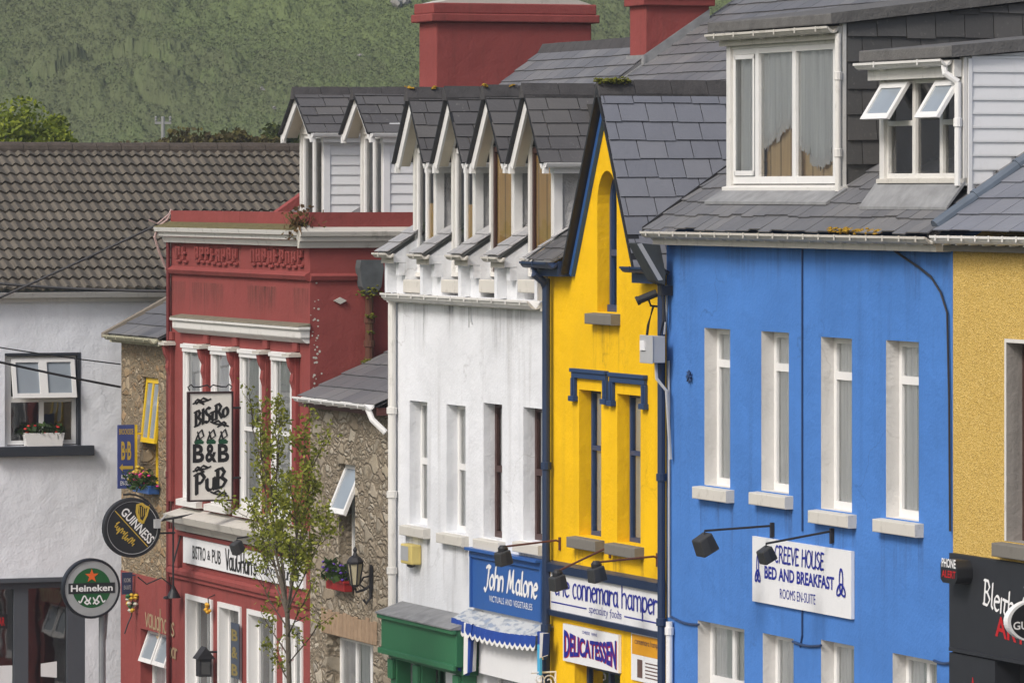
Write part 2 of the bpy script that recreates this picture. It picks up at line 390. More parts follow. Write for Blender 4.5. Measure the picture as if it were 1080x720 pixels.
def window(parent, u0, u1, z0, z1, y, fm='upvc', ft=.055, vbars=(), hbars=(), curtain='net', cut=None, gd=.03, name='window', back=.065, glass='glass', depth=.07):
    """frame + panes + curtain behind; vbars/hbars as fractions of the opening"""
    m = MB(); w, h = u1-u0, z1-z0
    m.box(u0, u0+ft, y, y+depth, z0, z1); m.box(u1-ft, u1, y, y+depth, z0, z1)
    m.box(u0+ft, u1-ft, y, y+depth, z0, z0+ft*1.2); m.box(u0+ft, u1-ft, y, y+depth, z1-ft, z1)
    zs = [z0+ft*1.2]+[z0+h*f for f in hbars]+[z1-ft]
    for f in hbars: m.box(u0+ft, u1-ft, y-.006, y+depth-.008, z0+h*f-ft*.62, z0+h*f+ft*.62)
    for f in vbars:
        for i in range(len(zs)-1):
            a = zs[i]+(ft*.62 if i else 0); b = zs[i+1]-(ft*.62 if i+1 < len(zs)-1 else 0)
            m.box(u0+w*f-ft*.5, u0+w*f+ft*.5, y+.004, y+depth-.004, a, b)
    ob = m.part(name, M[fm], parent)
    g = MB(); g.poly((u0+ft*.5,y+gd,z0+ft*.5),(u1-ft*.5,y+gd,z0+ft*.5),(u1-ft*.5,y+gd,z1-ft*.5),(u0+ft*.5,y+gd,z1-ft*.5)); 
    sub = ob if ob.parent and ob.parent.parent is None else parent
    g.part('pane', M[glass], sub)
    if curtain:
        c = MB(); n = max(8, int(w/.045)); yb = y+back; cz0 = z0 if cut is None else z0+h*cut
        for i in range(n):
            a, b = u0-.02+(w+.04)*i/n, u0-.02+(w+.04)*(i+1)/n
            ya, yc = yb+.012*math.sin(i*1.9), yb+.012*math.sin((i+1)*1.9)
            c.poly((a,ya,cz0),(b,yc,cz0),(b,yc,z1),(a,ya,z1))
        c.part('curtain', M[curtain], sub)
    return ob
def sillbox(parent, u0, u1, z, mat='stone_sill', ov=.09, out=.10, h=.15, d=.16):
    m = MB(); m.prism([(-out,z-h),(-out,z-.025),(d,z-.002),(d,z-h+.05),(-.002,z-h+.05),(-.002,z-h)], u0-ov, u1+ov, 'u')
    return m.part('sill', M[mat], parent, bevel=.012)
def interior(parent, u0, u1, y, z0, z1):
    m = MB(); m.box(u0, u1, y, y+.05, z0, z1); return m.part('interior_wall', M['darkroom'], parent)
# ---- lettering
class Pl:
    def __init__(s, o, r, n, up=(0,0,1)): s.o, s.r, s.n, s.u = Vector(o), Vector(r), Vector(n), Vector(up)
    def __call__(s, x, z, d=.004): return tuple(s.o+s.r*x+s.u*z+s.n*d)
def facade(y): return Pl((0,y,0), (1,0,0), (0,-1,0))
def across(u): return Pl((u,0,0), (0,1,0), (1,0,0))
TXT = {}
def text2d(s, bold=0, shear=0, sp=1):
    k = (s, bold, shear, sp)
    if k not in TXT:
        cu = bpy.data.curves.new('lettering', 'FONT'); cu.body = s; cu.offset = bold; cu.shear = shear; cu.space_character = sp; cu.resolution_u = 3
        ob = bpy.data.objects.new('lettering', cu); me = ob.to_mesh()
        TXT[k] = ([(v.co.x,v.co.y) for v in me.vertices], [tuple(p.vertices) for p in me.polygons])
        ob.to_mesh_clear(); bpy.data.objects.remove(ob); bpy.data.curves.remove(cu)
    return TXT[k]
def write(mb, pl, s, x0, x1, z0, z1, bold=0, shear=0, sp=1, warp=None, d=.004, rise=0):
    v, f = text2d(s, bold, shear, sp)
    ax, bx = min(p[0] for p in v), max(p[0] for p in v); az, bz = min(p[1] for p in v), max(p[1] for p in v)
    out = []
    for x, z in v:
        t, q = (x-ax)/(bx-ax), (z-az)/(bz-az)
        if warp: q = warp(t, q)
        out.append(pl(x0+(x1-x0)*t, z0+(z1-z0)*q+rise*t, d))
    mb.mesh(out, f)
def arc(cx, cy, rx, ry, a0, a1, n=10): return [(cx+rx*math.cos(R(a0+(a1-a0)*i/n)), cy+ry*math.sin(R(a0+(a1-a0)*i/n))) for i in range(n+1)]
G = {   # pen strokes of a round half-uncial hand: width, strokes
 'a': (.58, [arc(.25,.3,.2,.29,60,330), [(.45,.6),(.45,.08),(.54,.0)]]), 'b': (.56, [[(.06,1),(.06,.1)], arc(.27,.29,.21,.29,170,-170)]),
 'c': (.5, [arc(.27,.3,.22,.3,50,310)]), 'd': (.56, [arc(.26,.29,.21,.29,20,380), [(.47,.29),(.42,.66),(.12,.95)]]),
 'e': (.52, [arc(.27,.3,.22,.3,-45,-330), [(.06,.32),(.46,.4)]]), 'f': (.42, [[(.14,-.2),(.14,.75),(.25,.95),(.42,.9)], [(.0,.55),(.36,.55)]]),
 'g': (.56, [arc(.26,.3,.2,.29,30,390), [(.46,.6),(.46,-.15),(.3,-.35),(.08,-.28)]]), 'h': (.58, [[(.06,1),(.06,0)], [(.06,.45)]+arc(.28,.38,.2,.22,150,0)+[(.48,0)]]),
 'i': (.2, [[(.08,.6),(.08,0)]]), 'k': (.52, [[(.06,1),(.06,0)], [(.44,.6),(.08,.28),(.46,0)]]), 'l': (.24, [[(.08,1),(.08,.08),(.2,0)]]),
 'm': (.86, [[(.06,.6),(.06,0)], [(.06,.42)]+arc(.24,.38,.17,.22,150,0)+[(.41,0)], [(.41,.42)]+arc(.59,.38,.17,.22,150,0)+[(.76,0)]]),
 'n': (.56, [[(.06,.6),(.06,0)], [(.06,.42)]+arc(.27,.38,.19,.22,150,0)+[(.46,0)]]), 'o': (.56, [arc(.27,.3,.22,.3,90,450,14)]),
 'p': (.56, [[(.06,.6),(.06,-.36)], arc(.27,.31,.21,.29,170,-170)]), 'r': (.46, [[(.06,.6),(.06,0)], [(.06,.36),(.22,.56),(.4,.52)]]),
 's': (.46, [[(.4,.52),(.25,.6),(.08,.5),(.12,.36),(.34,.24),(.38,.1),(.22,0),(.04,.07)]]), 't': (.42, [[(.0,.58),(.4,.58)], [(.18,.58),(.14,.12),(.25,0),(.38,.07)]]),
 'u': (.56, [[(.07,.6)]+arc(.26,.22,.19,.22,180,350)+[(.46,.6),(.47,0)]]), 'v': (.5, [[(.03,.6),(.24,0),(.46,.6)]]), 'y': (.52, [[(.05,.6),(.25,.12)], [(.47,.6),(.2,-.2),(.02,-.3)]]),
 'R': (.6, [[(.08,1),(.08,0)], [(.0,.98),(.3,1),(.48,.78),(.32,.52),(.1,.5)], [(.28,.5),(.55,0)]]), 'B': (.62, [[(.1,1),(.1,0)], [(.0,.97),(.32,1),(.46,.78),(.3,.54),(.12,.52)], [(.3,.53),(.54,.3),(.36,.02),(.02,.02)]]),
 'P': (.58, [[(.1,1),(.1,-.05)], [(.0,.96),(.34,1),(.52,.74),(.34,.48),(.12,.5)]]), 'J': (.56, [[(.1,.92),(.32,1),(.56,.95)], [(.4,.98),(.34,.1),(.2,-.14),(.02,-.02)]]),
 'M': (.92, [[(.02,0),(.16,.95),(.36,.2)], [(.36,.2),(.58,.98),(.62,.1),(.8,.05)]]), 'S': (.5, [[(.44,.88),(.26,1),(.06,.82),(.14,.6),(.4,.4),(.42,.14),(.22,0),(.0,.12)]]),
 'T': (.56, [[(.0,.92),(.2,.99),(.54,.95)], [(.28,.96),(.22,.14),(.34,0),(.5,.1)]]), 'O': (.66, [arc(.32,.5,.28,.5,90,450,16)]), 'I': (.26, [[(.1,1),(.1,0)]]),
 'U': (.64, [[(.08,1)]+arc(.3,.3,.23,.3,180,350)+[(.52,1),(.54,0)]]), 'G': (.62, [arc(.3,.5,.26,.5,50,320)+[(.54,.45),(.34,.45)]]), "'": (.2, [[(.1,1),(.05,.8)]]), ' ': (.34, []),
 'C': (.56, [arc(.3,.5,.26,.5,55,305)]), 'E': (.5, [[(.44,.95),(.1,1),(.08,.0),(.46,.04)], [(.08,.52),(.38,.54)]]), 'V': (.56, [[(.03,1),(.28,0),(.52,1)]]), 'H': (.62, [[(.08,1),(.08,0)], [(.52,1),(.5,0)], [(.08,.5),(.52,.54)]]),
}
def hull(P):
    P = sorted(set(P)); 
    def half(Q):
        h = []
        for p in Q:
            while len(h) > 1 and (h[-1][0]-h[-2][0])*(p[1]-h[-2][1])-(h[-1][1]-h[-2][1])*(p[0]-h[-2][0]) <= 0: h.pop()
            h.append(p)
        return h[:-1]
    return half(P)+half(P[::-1])
def nib(mb, pl, pts, wide, thin, ang, d, cnt):
    c, s_ = math.cos(ang), math.sin(ang)
    cor = [(a*wide*c-b*thin*s_, a*wide*s_+b*thin*c) for a, b in ((.5,.5),(-.5,.5),(-.5,-.5),(.5,-.5))]
    for p, q in zip(pts, pts[1:]):
        cnt[0] += 1
        mb.poly(*[pl(x, z, d+cnt[0]*.00004) for x, z in hull([(round(p[0]+a,5),round(p[1]+b,5)) for a, b in cor]+[(round(q[0]+a,5),round(q[1]+b,5)) for a, b in cor])])
CNT = [0]
def pen(mb, pl, s, x0, x1, z0, z1, wide=.13, thin=.05, ang=35, slant=0, d=.004, rise=0):
    """write s with a broad pen so that baseline..ascender spans z0..z1 and the line x0..x1"""
    tot = sum(G[ch][0] for ch in s); CNT[0] = CNT[0] % 40
    kx, kz = (x1-x0)/tot, (z1-z0); x = 0
    for ch in s:
        w, st = G[ch]
        for line in st:
            pts = [(x0+(x+px+slant*pz)*kx, z0+pz*kz+rise*((x+px)*kx)/(x1-x0)) for px, pz in line]
            nib(mb, pl, pts, wide*kz, thin*kz, R(ang), d, CNT)
        x += w
    CNT[0] = CNT[0] % 60
def disc(mb, pl, cx, cz, r, d=0, n=40, sx=1.0): mb.poly(*[pl(cx+sx*r*math.cos(2*math.pi*i/n), cz+r*math.sin(2*math.pi*i/n), d) for i in range(n)])
HAZE, EXPO = 0.00042, 0.60
# ================================================================== HOUSES
MOSS = []
def clump(mb, c, r, n=26, flatz=.5):
    for _ in range(n):
        p = [c[i]+random.gauss(0, r*(.45 if i < 2 else .2)) for i in range(3)]; q = random.uniform(.012, .03)
        mb.lathe(p, [(q*.4,-q*.3),(q,0),(q*.7,q*.5),(q*.1,q*.7)], 5)
def shell(m, u0, u1, prof):
    """party walls and back wall following the roof profile [(y,z)...] from eave to rear eave"""
    zb = zg((u0+u1)/2)-1.2
    poly = [(prof[0][0],zb)]+prof+[(prof[-1][0],zb)]
    for u in (u0, u1): tess(m, poly, [], lambda a, b: (u, a, b))
    m.poly((u0,prof[-1][0],zb),(u1,prof[-1][0],zb),(u1,prof[-1][0],prof[-1][1]),(u0,prof[-1][0],prof[-1][1]))

# ------------------------------------------------------------------ blue house
uL, uR = U(703), U(1005); ug = (uL+uR)/2; BZ = zg(ug)
bh = thing('terraced_house', 'blue rendered guest house with white window reveals and two flat-topped dormers', 'house', (ug,0,BZ), 'terraced houses along the street')
up = [(743,770),(803,832),(866,898.5),(934.5,969)]
upz = [(345.5,511),(349,517),(355,536),(358.5,545)]
lo = [(736,785),(804.5,837),(866,900.7),(941.5,988)]
loz = [653.5,667,674,688]
holes, spec = [], []
for (a, b), (t, q) in zip(up, upz):
    h = (U(a), U(b), zp(a,q), zp(a,t)); spec.append(h); holes.append(rect(*h))
lsp = []
for (a, b), t in zip(lo, loz):
    h = (U(a), U(b), zp(a,t)-1.5, zp(a,t)); lsp.append(h); holes.append(rect(*h))
ze = -.69
m = MB(); front(m, rect(uL+.003, uR-.003, BZ-1, ze+.1), holes)
shell(m, uL+.003, uR-.003, [(0,ze+.1),(5.6,3.1),(11,-.6)])
m.part('wall', M['blue'], bh)
for i, h in enumerate(spec+lsp):
    r = MB(); reveals(r, [rect(*h)], .165); r.part('window_reveal', M['reveal'], bh)
    if i < 4: window(bh, *h, .165, hbars=(.775,), curtain='net', ft=.075)
    else: window(bh, *h, .165, vbars=((.5,) if i in (4,7) else ()), hbars=(.52,), curtain='net', ft=.075)
    sillbox(bh, h[0], h[1], h[2], 'stone_sill', .13, .11, .17, .165)
interior(bh, uL+.3, uR-.3, .9, BZ, ze-.1)
sillstains(bh, spec, .4, .17); stains(bh, [(random.uniform(uL+.1,uR-.1), ze, random.uniform(.2,.7), random.uniform(.15,.5), .32) for _ in range(16)])
# eaves: soffit, fascia, iron gutter
m = MB(); m.box(uL+.02, uR-.02, -.2, -.004, ze+.005, ze+.10); m.prism([(-.2,ze+.06),(-.24,ze+.10),(-.2,ze+.14)], uL+.02, uR-.02, 'u')
m.part('fascia', M['oldtrim'], bh, bevel=.008)
m = MB(); gutter(m, uL-.02, uR+.02, -.27, ze+.165, .075, .42); m.part('gutter', M['oldtrim'], bh)
# lower slate slope
PB = .68; eb = (-.30, -.50); dl = math.hypot(1, PB)
def rzb(y): return eb[1]+PB*(y-eb[0])
m = MB(); slates(m, (uL,eb[0],eb[1]), (1,0,0), (0,1,PB), uR-uL, 5.9*dl, .34, .30, th=.016, jit=.03)
ym, = (5.6,)
m.poly((uL,ym,rzb(ym)),(uR,ym,rzb(ym)),(uR,11.2,-.7),(uL,11.2,-.7))
m.prism([(uL-.05,eb[1]-.05),(uL-.05,eb[1]-.02),(uL,eb[1]-.02),(uL,eb[1]-.05)], -.2, -.19, 'y')
rb = m.part('roof', M['slate'], bh)
m = MB()
for _ in range(14): clump(m, (U(914)+random.uniform(-.75,.95), -.30+random.uniform(-.02,.06), eb[1]+.03), .06, 16)
m.part('moss', M['lichen'], rb)
m = MB(); v0 = [(uL-.02,eb[0]-.03,eb[1]-.03),(uL-.02,eb[0]-.03,eb[1]+.03)]
m.prism([(eb[0]-.02,eb[1]-.02),(eb[0]-.02,eb[1]+.035),(5.6,rzb(5.6)+.035),(5.6,rzb(5.6)-.05)], uL-.03, uL-.004, 'u')
m.part('verge', M['iron'], rb)
# cable running along a panel joint of the wall
m = MB(); uj = U(847)
m.tube([(uj,-.012,ze-.01),(uj,-.012,zp(847,470)),(uj+.004,-.012,zp(848,560))], .013, 6)
m.tube([(uj,-.012,zp(848,640)),(uj,-.012,zp(848,670)),(uj-.06,-.012,zp(845,682))], .013, 6)
m.part('wall_conduit', M['navyblue'], bh)
m = MB(); pipe(m, U(706,-.06), -.06, BZ, zp(706,654), .045, (zp(706,664),)); m.part('downpipe', M['upvc'], bh)

def shed_dormer(uA, uB, yf, zb, zt, depth, cheek, roofslope=.12, name='dormer'):
    """flat-topped dormer: front opening, cheeks hung with slate or boards, felt roof, gutter"""
    m = MB()
    m.box(uA, uA+.12, yf-.02, yf+.12, zb, zt); m.box(uB-.10, uB, yf-.02, yf+.03, zb, zt+.12)
    m.box(uA+.12, uB-.10, yf, yf+.12, zt-.10, zt)
    d = m.part(name, M['trim'], bh, bevel=.006)
    y1 = yf+depth; z1 = zt+.2+roofslope*depth
    for u, vis in ((uA+.02, 0), (uB-.02, 1)):
        c = MB()
        tri = [(yf+.032, rzb(yf+.032)-.06), (yf+.032, zt+.12), (y1, z1-.1), (y1, rzb(y1)-.1)]
        tess(c, tri, [], lambda a, b: (u, a, b))
        if vis and cheek == 'slate':
            e = .30; zr = rzb(yf); r = 0
            z = zr
            while z < z1:
                y = yf+.04+(-.19 if r % 2 else 0)
                while y < y1:
                    ya, yb = max(y+.006, yf+.04), y+.38-.006
                    yl = eb[0]+(z+.02-eb[1])/PB
                    yb2 = min(yb, yl) if yl < yb else yb
                    if yb2 > ya+.03:
                        zz0 = z+random.uniform(-.012,.012); t = .030+random.uniform(0,.014); ze1 = min(z+e+.03, zt+.12+roofslope*(ya-yf))
                        if ze1 > zz0+.03:
                            c.mesh([(u+t,ya,zz0),(u+t,yb2,zz0+random.uniform(-.008,.008)),(u+.006,yb2,ze1),(u+.006,ya,ze1),(u,ya,zz0),(u,yb2,zz0)], [(0,1,2,3),(0,4,5,1),(1,5,2),(0,3,4)])
                    y += .38
                z += e; r += 1
            c.part('cheek', M['slate_hung'], d)
        elif vis:
            e = .155; z = rzb(yf)
            while z < z1:
                yl = min(y1, eb[0]+(z+e*.5-eb[1])/PB); za = min(z+e+.004, zt+.14)
                if yl > yf+.10 and za > z: c.prism([(u,z),(u+.028,z),(u+.028,z+.02),(u+.010,za),(u,za)], yf+.08, yl, 'y')
                z += e
            c.box(u, u+.035, yf+.035, yf+.08, rzb(yf), zt+.1)
            c.part('cheek', M['signwhite'], d)
        else: c.part('cheek', M['slate_hung'], d)
    r = MB(); a = zt+.10
    P = lambda y: a+.03+roofslope*(y-yf)
    r.prism([(yf-.20,P(yf-.2)),(yf-.20,P(yf-.2)+.13),(y1,P(y1)+.14),(y1,P(y1))], uA-.16, uB+.07, 'u')
    r.part('dormer_roof', M['felt'], d, bevel=.015)
    return d, P
# big dormer
yf = .42; uA, uB = U(767.5, yf), U(890.5, yf); zb, zt = zu(206, uA, yf), zu(44, uA, yf)
d1, PR = shed_dormer(uA, uB, yf, zb, zt, 4.2, 'slate')
m = MB(); gutter(m, uA-.18, uB+.02, yf-.15, zt+.08, .075, .6); m.box(uA-.1, uB, yf-.075, yf-.03, zt-.06, zt+.09); m.part('gutter', M['oldtrim'], d1)
m = MB(); pipe(m, uB-.02, yf-.07, zb+.05, zt, .04, (zb+.5, zb+1.4)); m.part('downpipe', M['trim'], d1)
wz0, wz1 = zb+.14, zt-.10
fr = MB(); a, b = uA+.12, uB-.10; W_ = b-a
xs = [a, U(796.5,yf), U(835.5,yf), U(878.5,yf), b]
for i, x in enumerate(xs):
    t = .055 if i in (0,4) else .05
    fr.box(max(a,x-t), min(b,x+t), yf+.02, yf+.10, wz0, wz1)
for x0, x1 in zip(xs, xs[1:]):
    l, r_ = x0+(.055 if x0 == a else .05), x1-(.055 if x1 == b else .05)
    fr.box(l, r_, yf+.022, yf+.098, wz1-.07, wz1); fr.box(l, r_, yf+.022, yf+.098, wz0, wz0+.09)
fr.box(a+.06, xs[1]-.06, yf+.005, yf+.018, wz0+.1, wz0+.16); fr.box(a+.06, xs[1]-.06, yf+.005, yf+.018, wz1-.13, wz1-.075)
fr.box(a+.06, a+.10, yf+.005, yf+.018, wz0+.1, wz1-.08); fr.box(xs[1]-.10, xs[1]-.06, yf+.005, yf+.018, wz0+.1, wz1-.08)
fr.part('window', M['upvc'], d1, bevel=.004)
m = MB(); m.poly((a,yf+.06,wz0),(b,yf+.06,wz0),(b,yf+.06,wz1),(a,yf+.06,wz1)); m.part('pane', M['glass'], d1)
m = MB(); m.prism([(yf-.07,zb+.02),(yf-.07,zb+.10),(yf+.10,zb+.14),(yf+.10,zb+.02)], uA-.02, uB+.02, 'u'); m.part('sill', M['trim'], d1, bevel=.008)
m = MB()     # ragged net curtain and the board behind it
n = 110
for lo_, hi_, f in ((a, xs[1], lambda t: .0), (xs[1], xs[2], lambda t: .27+.22*t), (xs[2], xs[3]+.1, lambda t: .34-.22*math.sin(min(1,t*1.9)*math.pi*.5)+.26*max(0,t-.42)))[0:3]:
    k = int((hi_-lo_)/.03)
    for i in range(k):
        x0, x1 = lo_+(hi_-lo_)*i/k, lo_+(hi_-lo_)*(i+1)/k
        zz = wz0+(wz1-wz0)*f(i/k)+random.uniform(-.05, .05); z3 = wz0+(wz1-wz0)*f((i+1)/k)+random.uniform(-.05,.05)
        y0, y1 = yf+.115+.025*math.sin(x0*21)+.010*math.sin(x0*55), yf+.115+.025*math.sin(x1*21)+.010*math.sin(x1*55)
        m.mi = 0; m.poly((x0,y0,zz),(x1,y1,z3),(x1,y1,wz1),(x0,y0,wz1))
        if f(.5) > 0: m.mi = 1; m.poly((x0,y0-.012,zz-.05),(x1,y1-.012,z3-.05),(x1,y1-.012,z3+.06),(x0,y0-.012,zz+.06))
m.part('curtain', [M['net'], M['signwhite']], d1)
m = MB()
k = 26
for i in range(k):
    x0, x1 = xs[1]+(b-xs[1])*i/k, xs[1]+(b-xs[1])*(i+1)/k; t = i/k
    f = .30+.2*(t*2) if t < .5 else .16+.34*(t-.5)
    zz = wz0+(wz1-wz0)*(f-.03)
    m.box(x0, x1, yf+.155, yf+.165, wz0, zz+.25+random.uniform(-.02,.02))
m.part('window_board', M['pine_pale'], d1)
m = MB(); m.box(uA+.05, uB-.05, yf+.9, yf+.95, zb, zt); m.part('interior_wall', M['darkroom'], d1)
m = MB(); m.prism([(yf-.29,rzb(yf-.29)+.062),(yf-.02,zb+.09),(yf-.02,zb),(yf-.29,rzb(yf-.29)+.03)], uA-.05, uB+.12, 'u'); m.part('flashing', M['lead'], d1)
# small dormer with two top lights pushed open
yf2 = .30; uA2, uB2 = U(929, yf2), U(1018, yf2); zb2, zt2 = zu(196, uA2, yf2), zu(76, uA2, yf2)
d2, PR2 = shed_dormer(uA2, uB2, yf2, zb2, zt2, 3.0, 'board', .09)
m = MB(); gutter(m, uA2-.16, uB2-.06, yf2-.2, zt2+.09, .07, .8); m.box(uA2-.1, uB2-.03, yf2-.12, yf2-.03, zt2-.1, zt2+.09); m.part('gutter', M['trim'], d2)
m = MB(); pipe(m, uB2-.04, yf2-.07, zb2, zt2-.16, .04, (zb2+.7,)); m.tube([(uB2-.12,yf2-.2,zt2+.03),(uB2-.10,yf2-.2,zt2-.06),(uB2-.04,yf2-.07,zt2-.16)], .04, 8); m.part('downpipe', M['upvc'], d2)
a, b = uA2+.12, uB2-.10; z0, z1 = zb2+.08, zt2-.10
xs = [a, a+(b-a)*.36, a+(b-a)*.72, b]; zt_ = z0+(z1-z0)*.56
fr = MB()
for i, x in enumerate(xs):
    fr.box(max(a,x-.04), min(b,x+.04), yf2+.02, yf2+.09, z0, z1)
for i, (x0, x1) in enumerate(zip(xs, xs[1:])):
    l, r_ = x0+.04, x1-.04
    fr.box(l, r_, yf2+.022, yf2+.088, z1-.05, z1); fr.box(l, r_, yf2+.022, yf2+.088, z0, z0+.06)
    if i != 1: fr.box(l, r_, yf2+.022, yf2+.088, zt_-.03, zt_+.03)
fr.part('window', M['trim'], d2, bevel=.004)
m = MB(); m.poly((a,yf2+.06,z0),(b,yf2+.06,z0),(b,yf2+.06,z1),(a,yf2+.06,z1)); m.part('pane', M['glass'], d2)
for x0, x1 in ((xs[0], xs[1]), (xs[2], xs[3]+.03)):
    fr = MB(); h = z1-zt_; an = R(33)
    def T(x, s, t): return (x, yf2-.01-s*math.sin(an)-t*math.cos(an), z1-.04-s*math.cos(an)+t*math.sin(an)*.4)
    def bar(xa, xb, sa, sb, t0=0, t1=.05):
        v = [T(x, s, t) for t in (t0, t1) for s in (sa, sb) for x in (xa, xb)]
        fr.mesh(v, [(0,1,3,2),(4,6,7,5),(0,4,5,1),(2,3,7,6),(0,2,6,4),(1,5,7,3)])
    bar(x0, x0+.075, 0, h); bar(x1-.075, x1, 0, h); bar(x0+.075, x1-.075, 0, .075); bar(x0+.075, x1-.075, h-.075, h)
    fr.mi = 1; bar(x0+.07, x1-.07, .07, h-.07, .02, .03)
    fr.part('opening_light', [M['upvc'], M['sashglass']], d2)
m = MB(); m.box(uA2+.05, uB2-.05, yf2+.8, yf2+.85, zb2, zt2); m.part('interior_wall', M['darkroom'], d2)
m = MB(); m.prism([(yf2-.24,rzb(yf2-.24)+.062),(yf2-.02,zb2+.05),(yf2-.02,zb2),(yf2-.24,rzb(yf2-.24)+.03)], uA2-.08, uB2+.02, 'u'); m.part('flashing', M['lead'], d2)
m = MB(); m.prism([(yf2-.06,zb2+.03),(yf2-.06,zb2+.075),(yf2+.1,zb2+.1),(yf2+.1,zb2+.03)], uA2, uB2, 'u'); m.part('sill', M['stone_sill'], d2)

# ------------------------------------------------------------------ yellow gabled house
yL, yR = U(578), U(703); yg = (yL+yR)/2; YZ = zg(yg)
yh = thing('terraced_house', 'bright yellow house with a steep gable, arched window and navy trim', 'house', (yg,0,YZ), 'terraced houses along the street')
gL, gR, gM = U(604.5), U(679.5), U(642); gz, gf = zp(642, 92), zp(642, 280)
arch = []
aL, aR = U(630), U(650.5); az0, az1 = zp(630, 328.5), zp(640, 180); ar = (aR-aL)/2
arch = [(aL,az0),(aR,az0)]+[((aL+aR)/2+ar*math.cos(R(t)), az1-ar*1.25+ar*1.25*math.sin(R(t))) for t in np.linspace(0,180,13)]
w1 = (U(610.7),U(634),zp(610.7,564),zp(610.7,410.5)); w2 = (U(651),U(675.6),zp(651,571),zp(651,415))
dz = zp(608, 699)
door = (U(606),U(654),YZ-.05,dz)
m = MB(); front(m, [(yL+.003,YZ-1),(yR-.003,YZ-1),(yR-.003,gf-.06),(gR,gf-.06),(gR,gf),(gM,gz),(gL,gf),(gL,gf-.03),(yL+.003,gf-.03)], [arch, rect(*w1), rect(*w2), rect(*door)])
reveals(m, [arch, rect(*w1), rect(*w2), rect(*door)], .17)
shell(m, yL+.003, yR-.003, [(0,gf-.03),(5.8,2.2),(11,-1)])
m.part('wall', M['yellow'], yh)
fr = MB(); t = .06     # arched window frame
inn = [(aL+t,az0+t*1.3),(aR-t,az0+t*1.3)]+[((aL+aR)/2+(ar-t)*math.cos(R(q)), az1-ar*1.25+(ar*1.25-t)*math.sin(R(q))) for q in np.linspace(0,180,13)]
for yy in (.17, .23): tess(fr, arch, [inn], lambda a, b: (a, yy, b))
reveals(fr, [inn], .06, .17); fr.box(aL+t, aR-t, .165, .22, az0+.72, az0+.80); fr.box(aL+.02, aR-.02, .13, .168, az0, az0+.09)
w = fr.part('window', M['navyblue'], yh)
m = MB(); m.poly(*[(a, .21, b) for a, b in arch]); m.part('pane', M['glass'], w)
m = MB(); m.box(aL, aR, .30, .31, az0, az1); m.part('curtain', M['net'], w)
for h in (w1, w2): window(yh, *h, .17, 'navyblue', hbars=(.6,), curtain='net', ft=.048)
for h in ((aL,aR,az0),w1,w2): sillbox(yh, h[0], h[1], h[2], 'grey_sill', .12, .13, .16, .16)
window(yh, *door, .17, 'navy', vbars=(.5,), curtain=None, ft=.07, name='shop_window')
interior(yh, yL+.3, yR-.3, 1.0, YZ, gf)
for (x0, x1, t0, t1, lg) in ((601.5,638.5,387.5,391,26),(641.5,679.5,392,396,29)):   # hood moulds
    m = MB(); a, b = U(x0,-.05), U(x1,-.05); zt_ = zp(x0,t0); h = .10
    m.box(a, b, -.07, -.002, zt_-h*.5, zt_); m.box(a+.02, b-.02, -.05, -.002, zt_-h*1.25, zt_-h*.5)
    for q, s in ((a,1),(b-.12,1)):
        m.box(q, q+.12, -.05, -.002, zt_-.36, zt_-h*1.25); m.box(q+.03, q+.09, -.065, -.05, zt_-.36, zt_-h*1.25)
        m.box(q-.03, q+.15, -.075, -.002, zt_-.43, zt_-.36)
    m.part('hood_mould', M['navyblue'], yh, bevel=.006)
sillstains(yh, [w1, w2, (aL,aR,az0)], .55, .16)
# gable roof
M['gableblue'] = paint('gable_blue', (.03,.10,.30), (.02,.03,.08), .25, .4)
ov = .15; hw = (gR-gL)/2; gs = math.hypot(hw, gz-gf); bR = gR+.02
m = MB()
slates(m, (gR+.05,-ov,gf-.08), (0,1,0), (-(gR+.05-gM),0,gz-gf+.12), 4.6, math.hypot(hw+.05, gz-gf+.12)-.03, .385, .27, th=.012, jit=.008)
slates(m, (gL-.05,-ov,gf-.08), (0,1,0), (gM-gL+.05,0,gz-gf+.12), 4.6, math.hypot(hw+.05, gz-gf+.12)-.03, .385, .27, th=.012)
rf = m.part('roof', M['slate_blue'], yh)
m = MB(); ridge(m, (gM,-ov-.02,gz+.04), (gM,4.4,gz+.04), .14, .10, .48, .05); m.part('ridge_tiles', M['ridge'], rf)
m = MB(); 
for i in range(8): clump(m, (gM+random.uniform(-.05,.10), -ov+.0+i*.055, gz+.08), .085, 22)
m.part('moss', M['moss'], rf)
m = MB()      # rust stains of an old fixing are real iron straps lying on the slates
s_ = (gz-gf)/hw
# dark verge under the projecting slates, blue moulding on the wall below it
for sg in (-1, 1):
    e = gM+sg*(hw+.06); zE = gf-.10; dx, dzv = abs(gM-e), gz+.02-zE; L = math.hypot(dx, dzv); inx = (-sg*dzv/L, -dx/L)
    def lay(a_, b_, y0, y1, name, mat):
        m = MB(); P = lambda w: ((e+inx[0]*w, zE+inx[1]*w), (gM, gz+.02-w*L/dx))
        p, q = P(a_), P(b_); m.prism([p[0],p[1],q[1],q[0]], y0, y1, 'y'); return m.part(name, mat, yh)
    lay(.002, .045, -ov-.02, -.003, 'bargeboard', M['black']); lay(.046, .125, -.06, -.003, 'gable_moulding', M['gableblue'])
m = MB()      # eaves boxes at the shoulders of the gable
m.box(U(577), gL-.05, -.20, -.003, gf-.16, gf+.0); m.box(gL-.05, gL-.02, -.20, -.003, gf-.16, gf+.04)
m.part('eaves_box', M['navy'], yh); m = MB(); m.box(gR+.02, yR-.02, -.18, -.003, gf-.20, gf-.04)
m.part('eaves_box', M['navy'], yh)
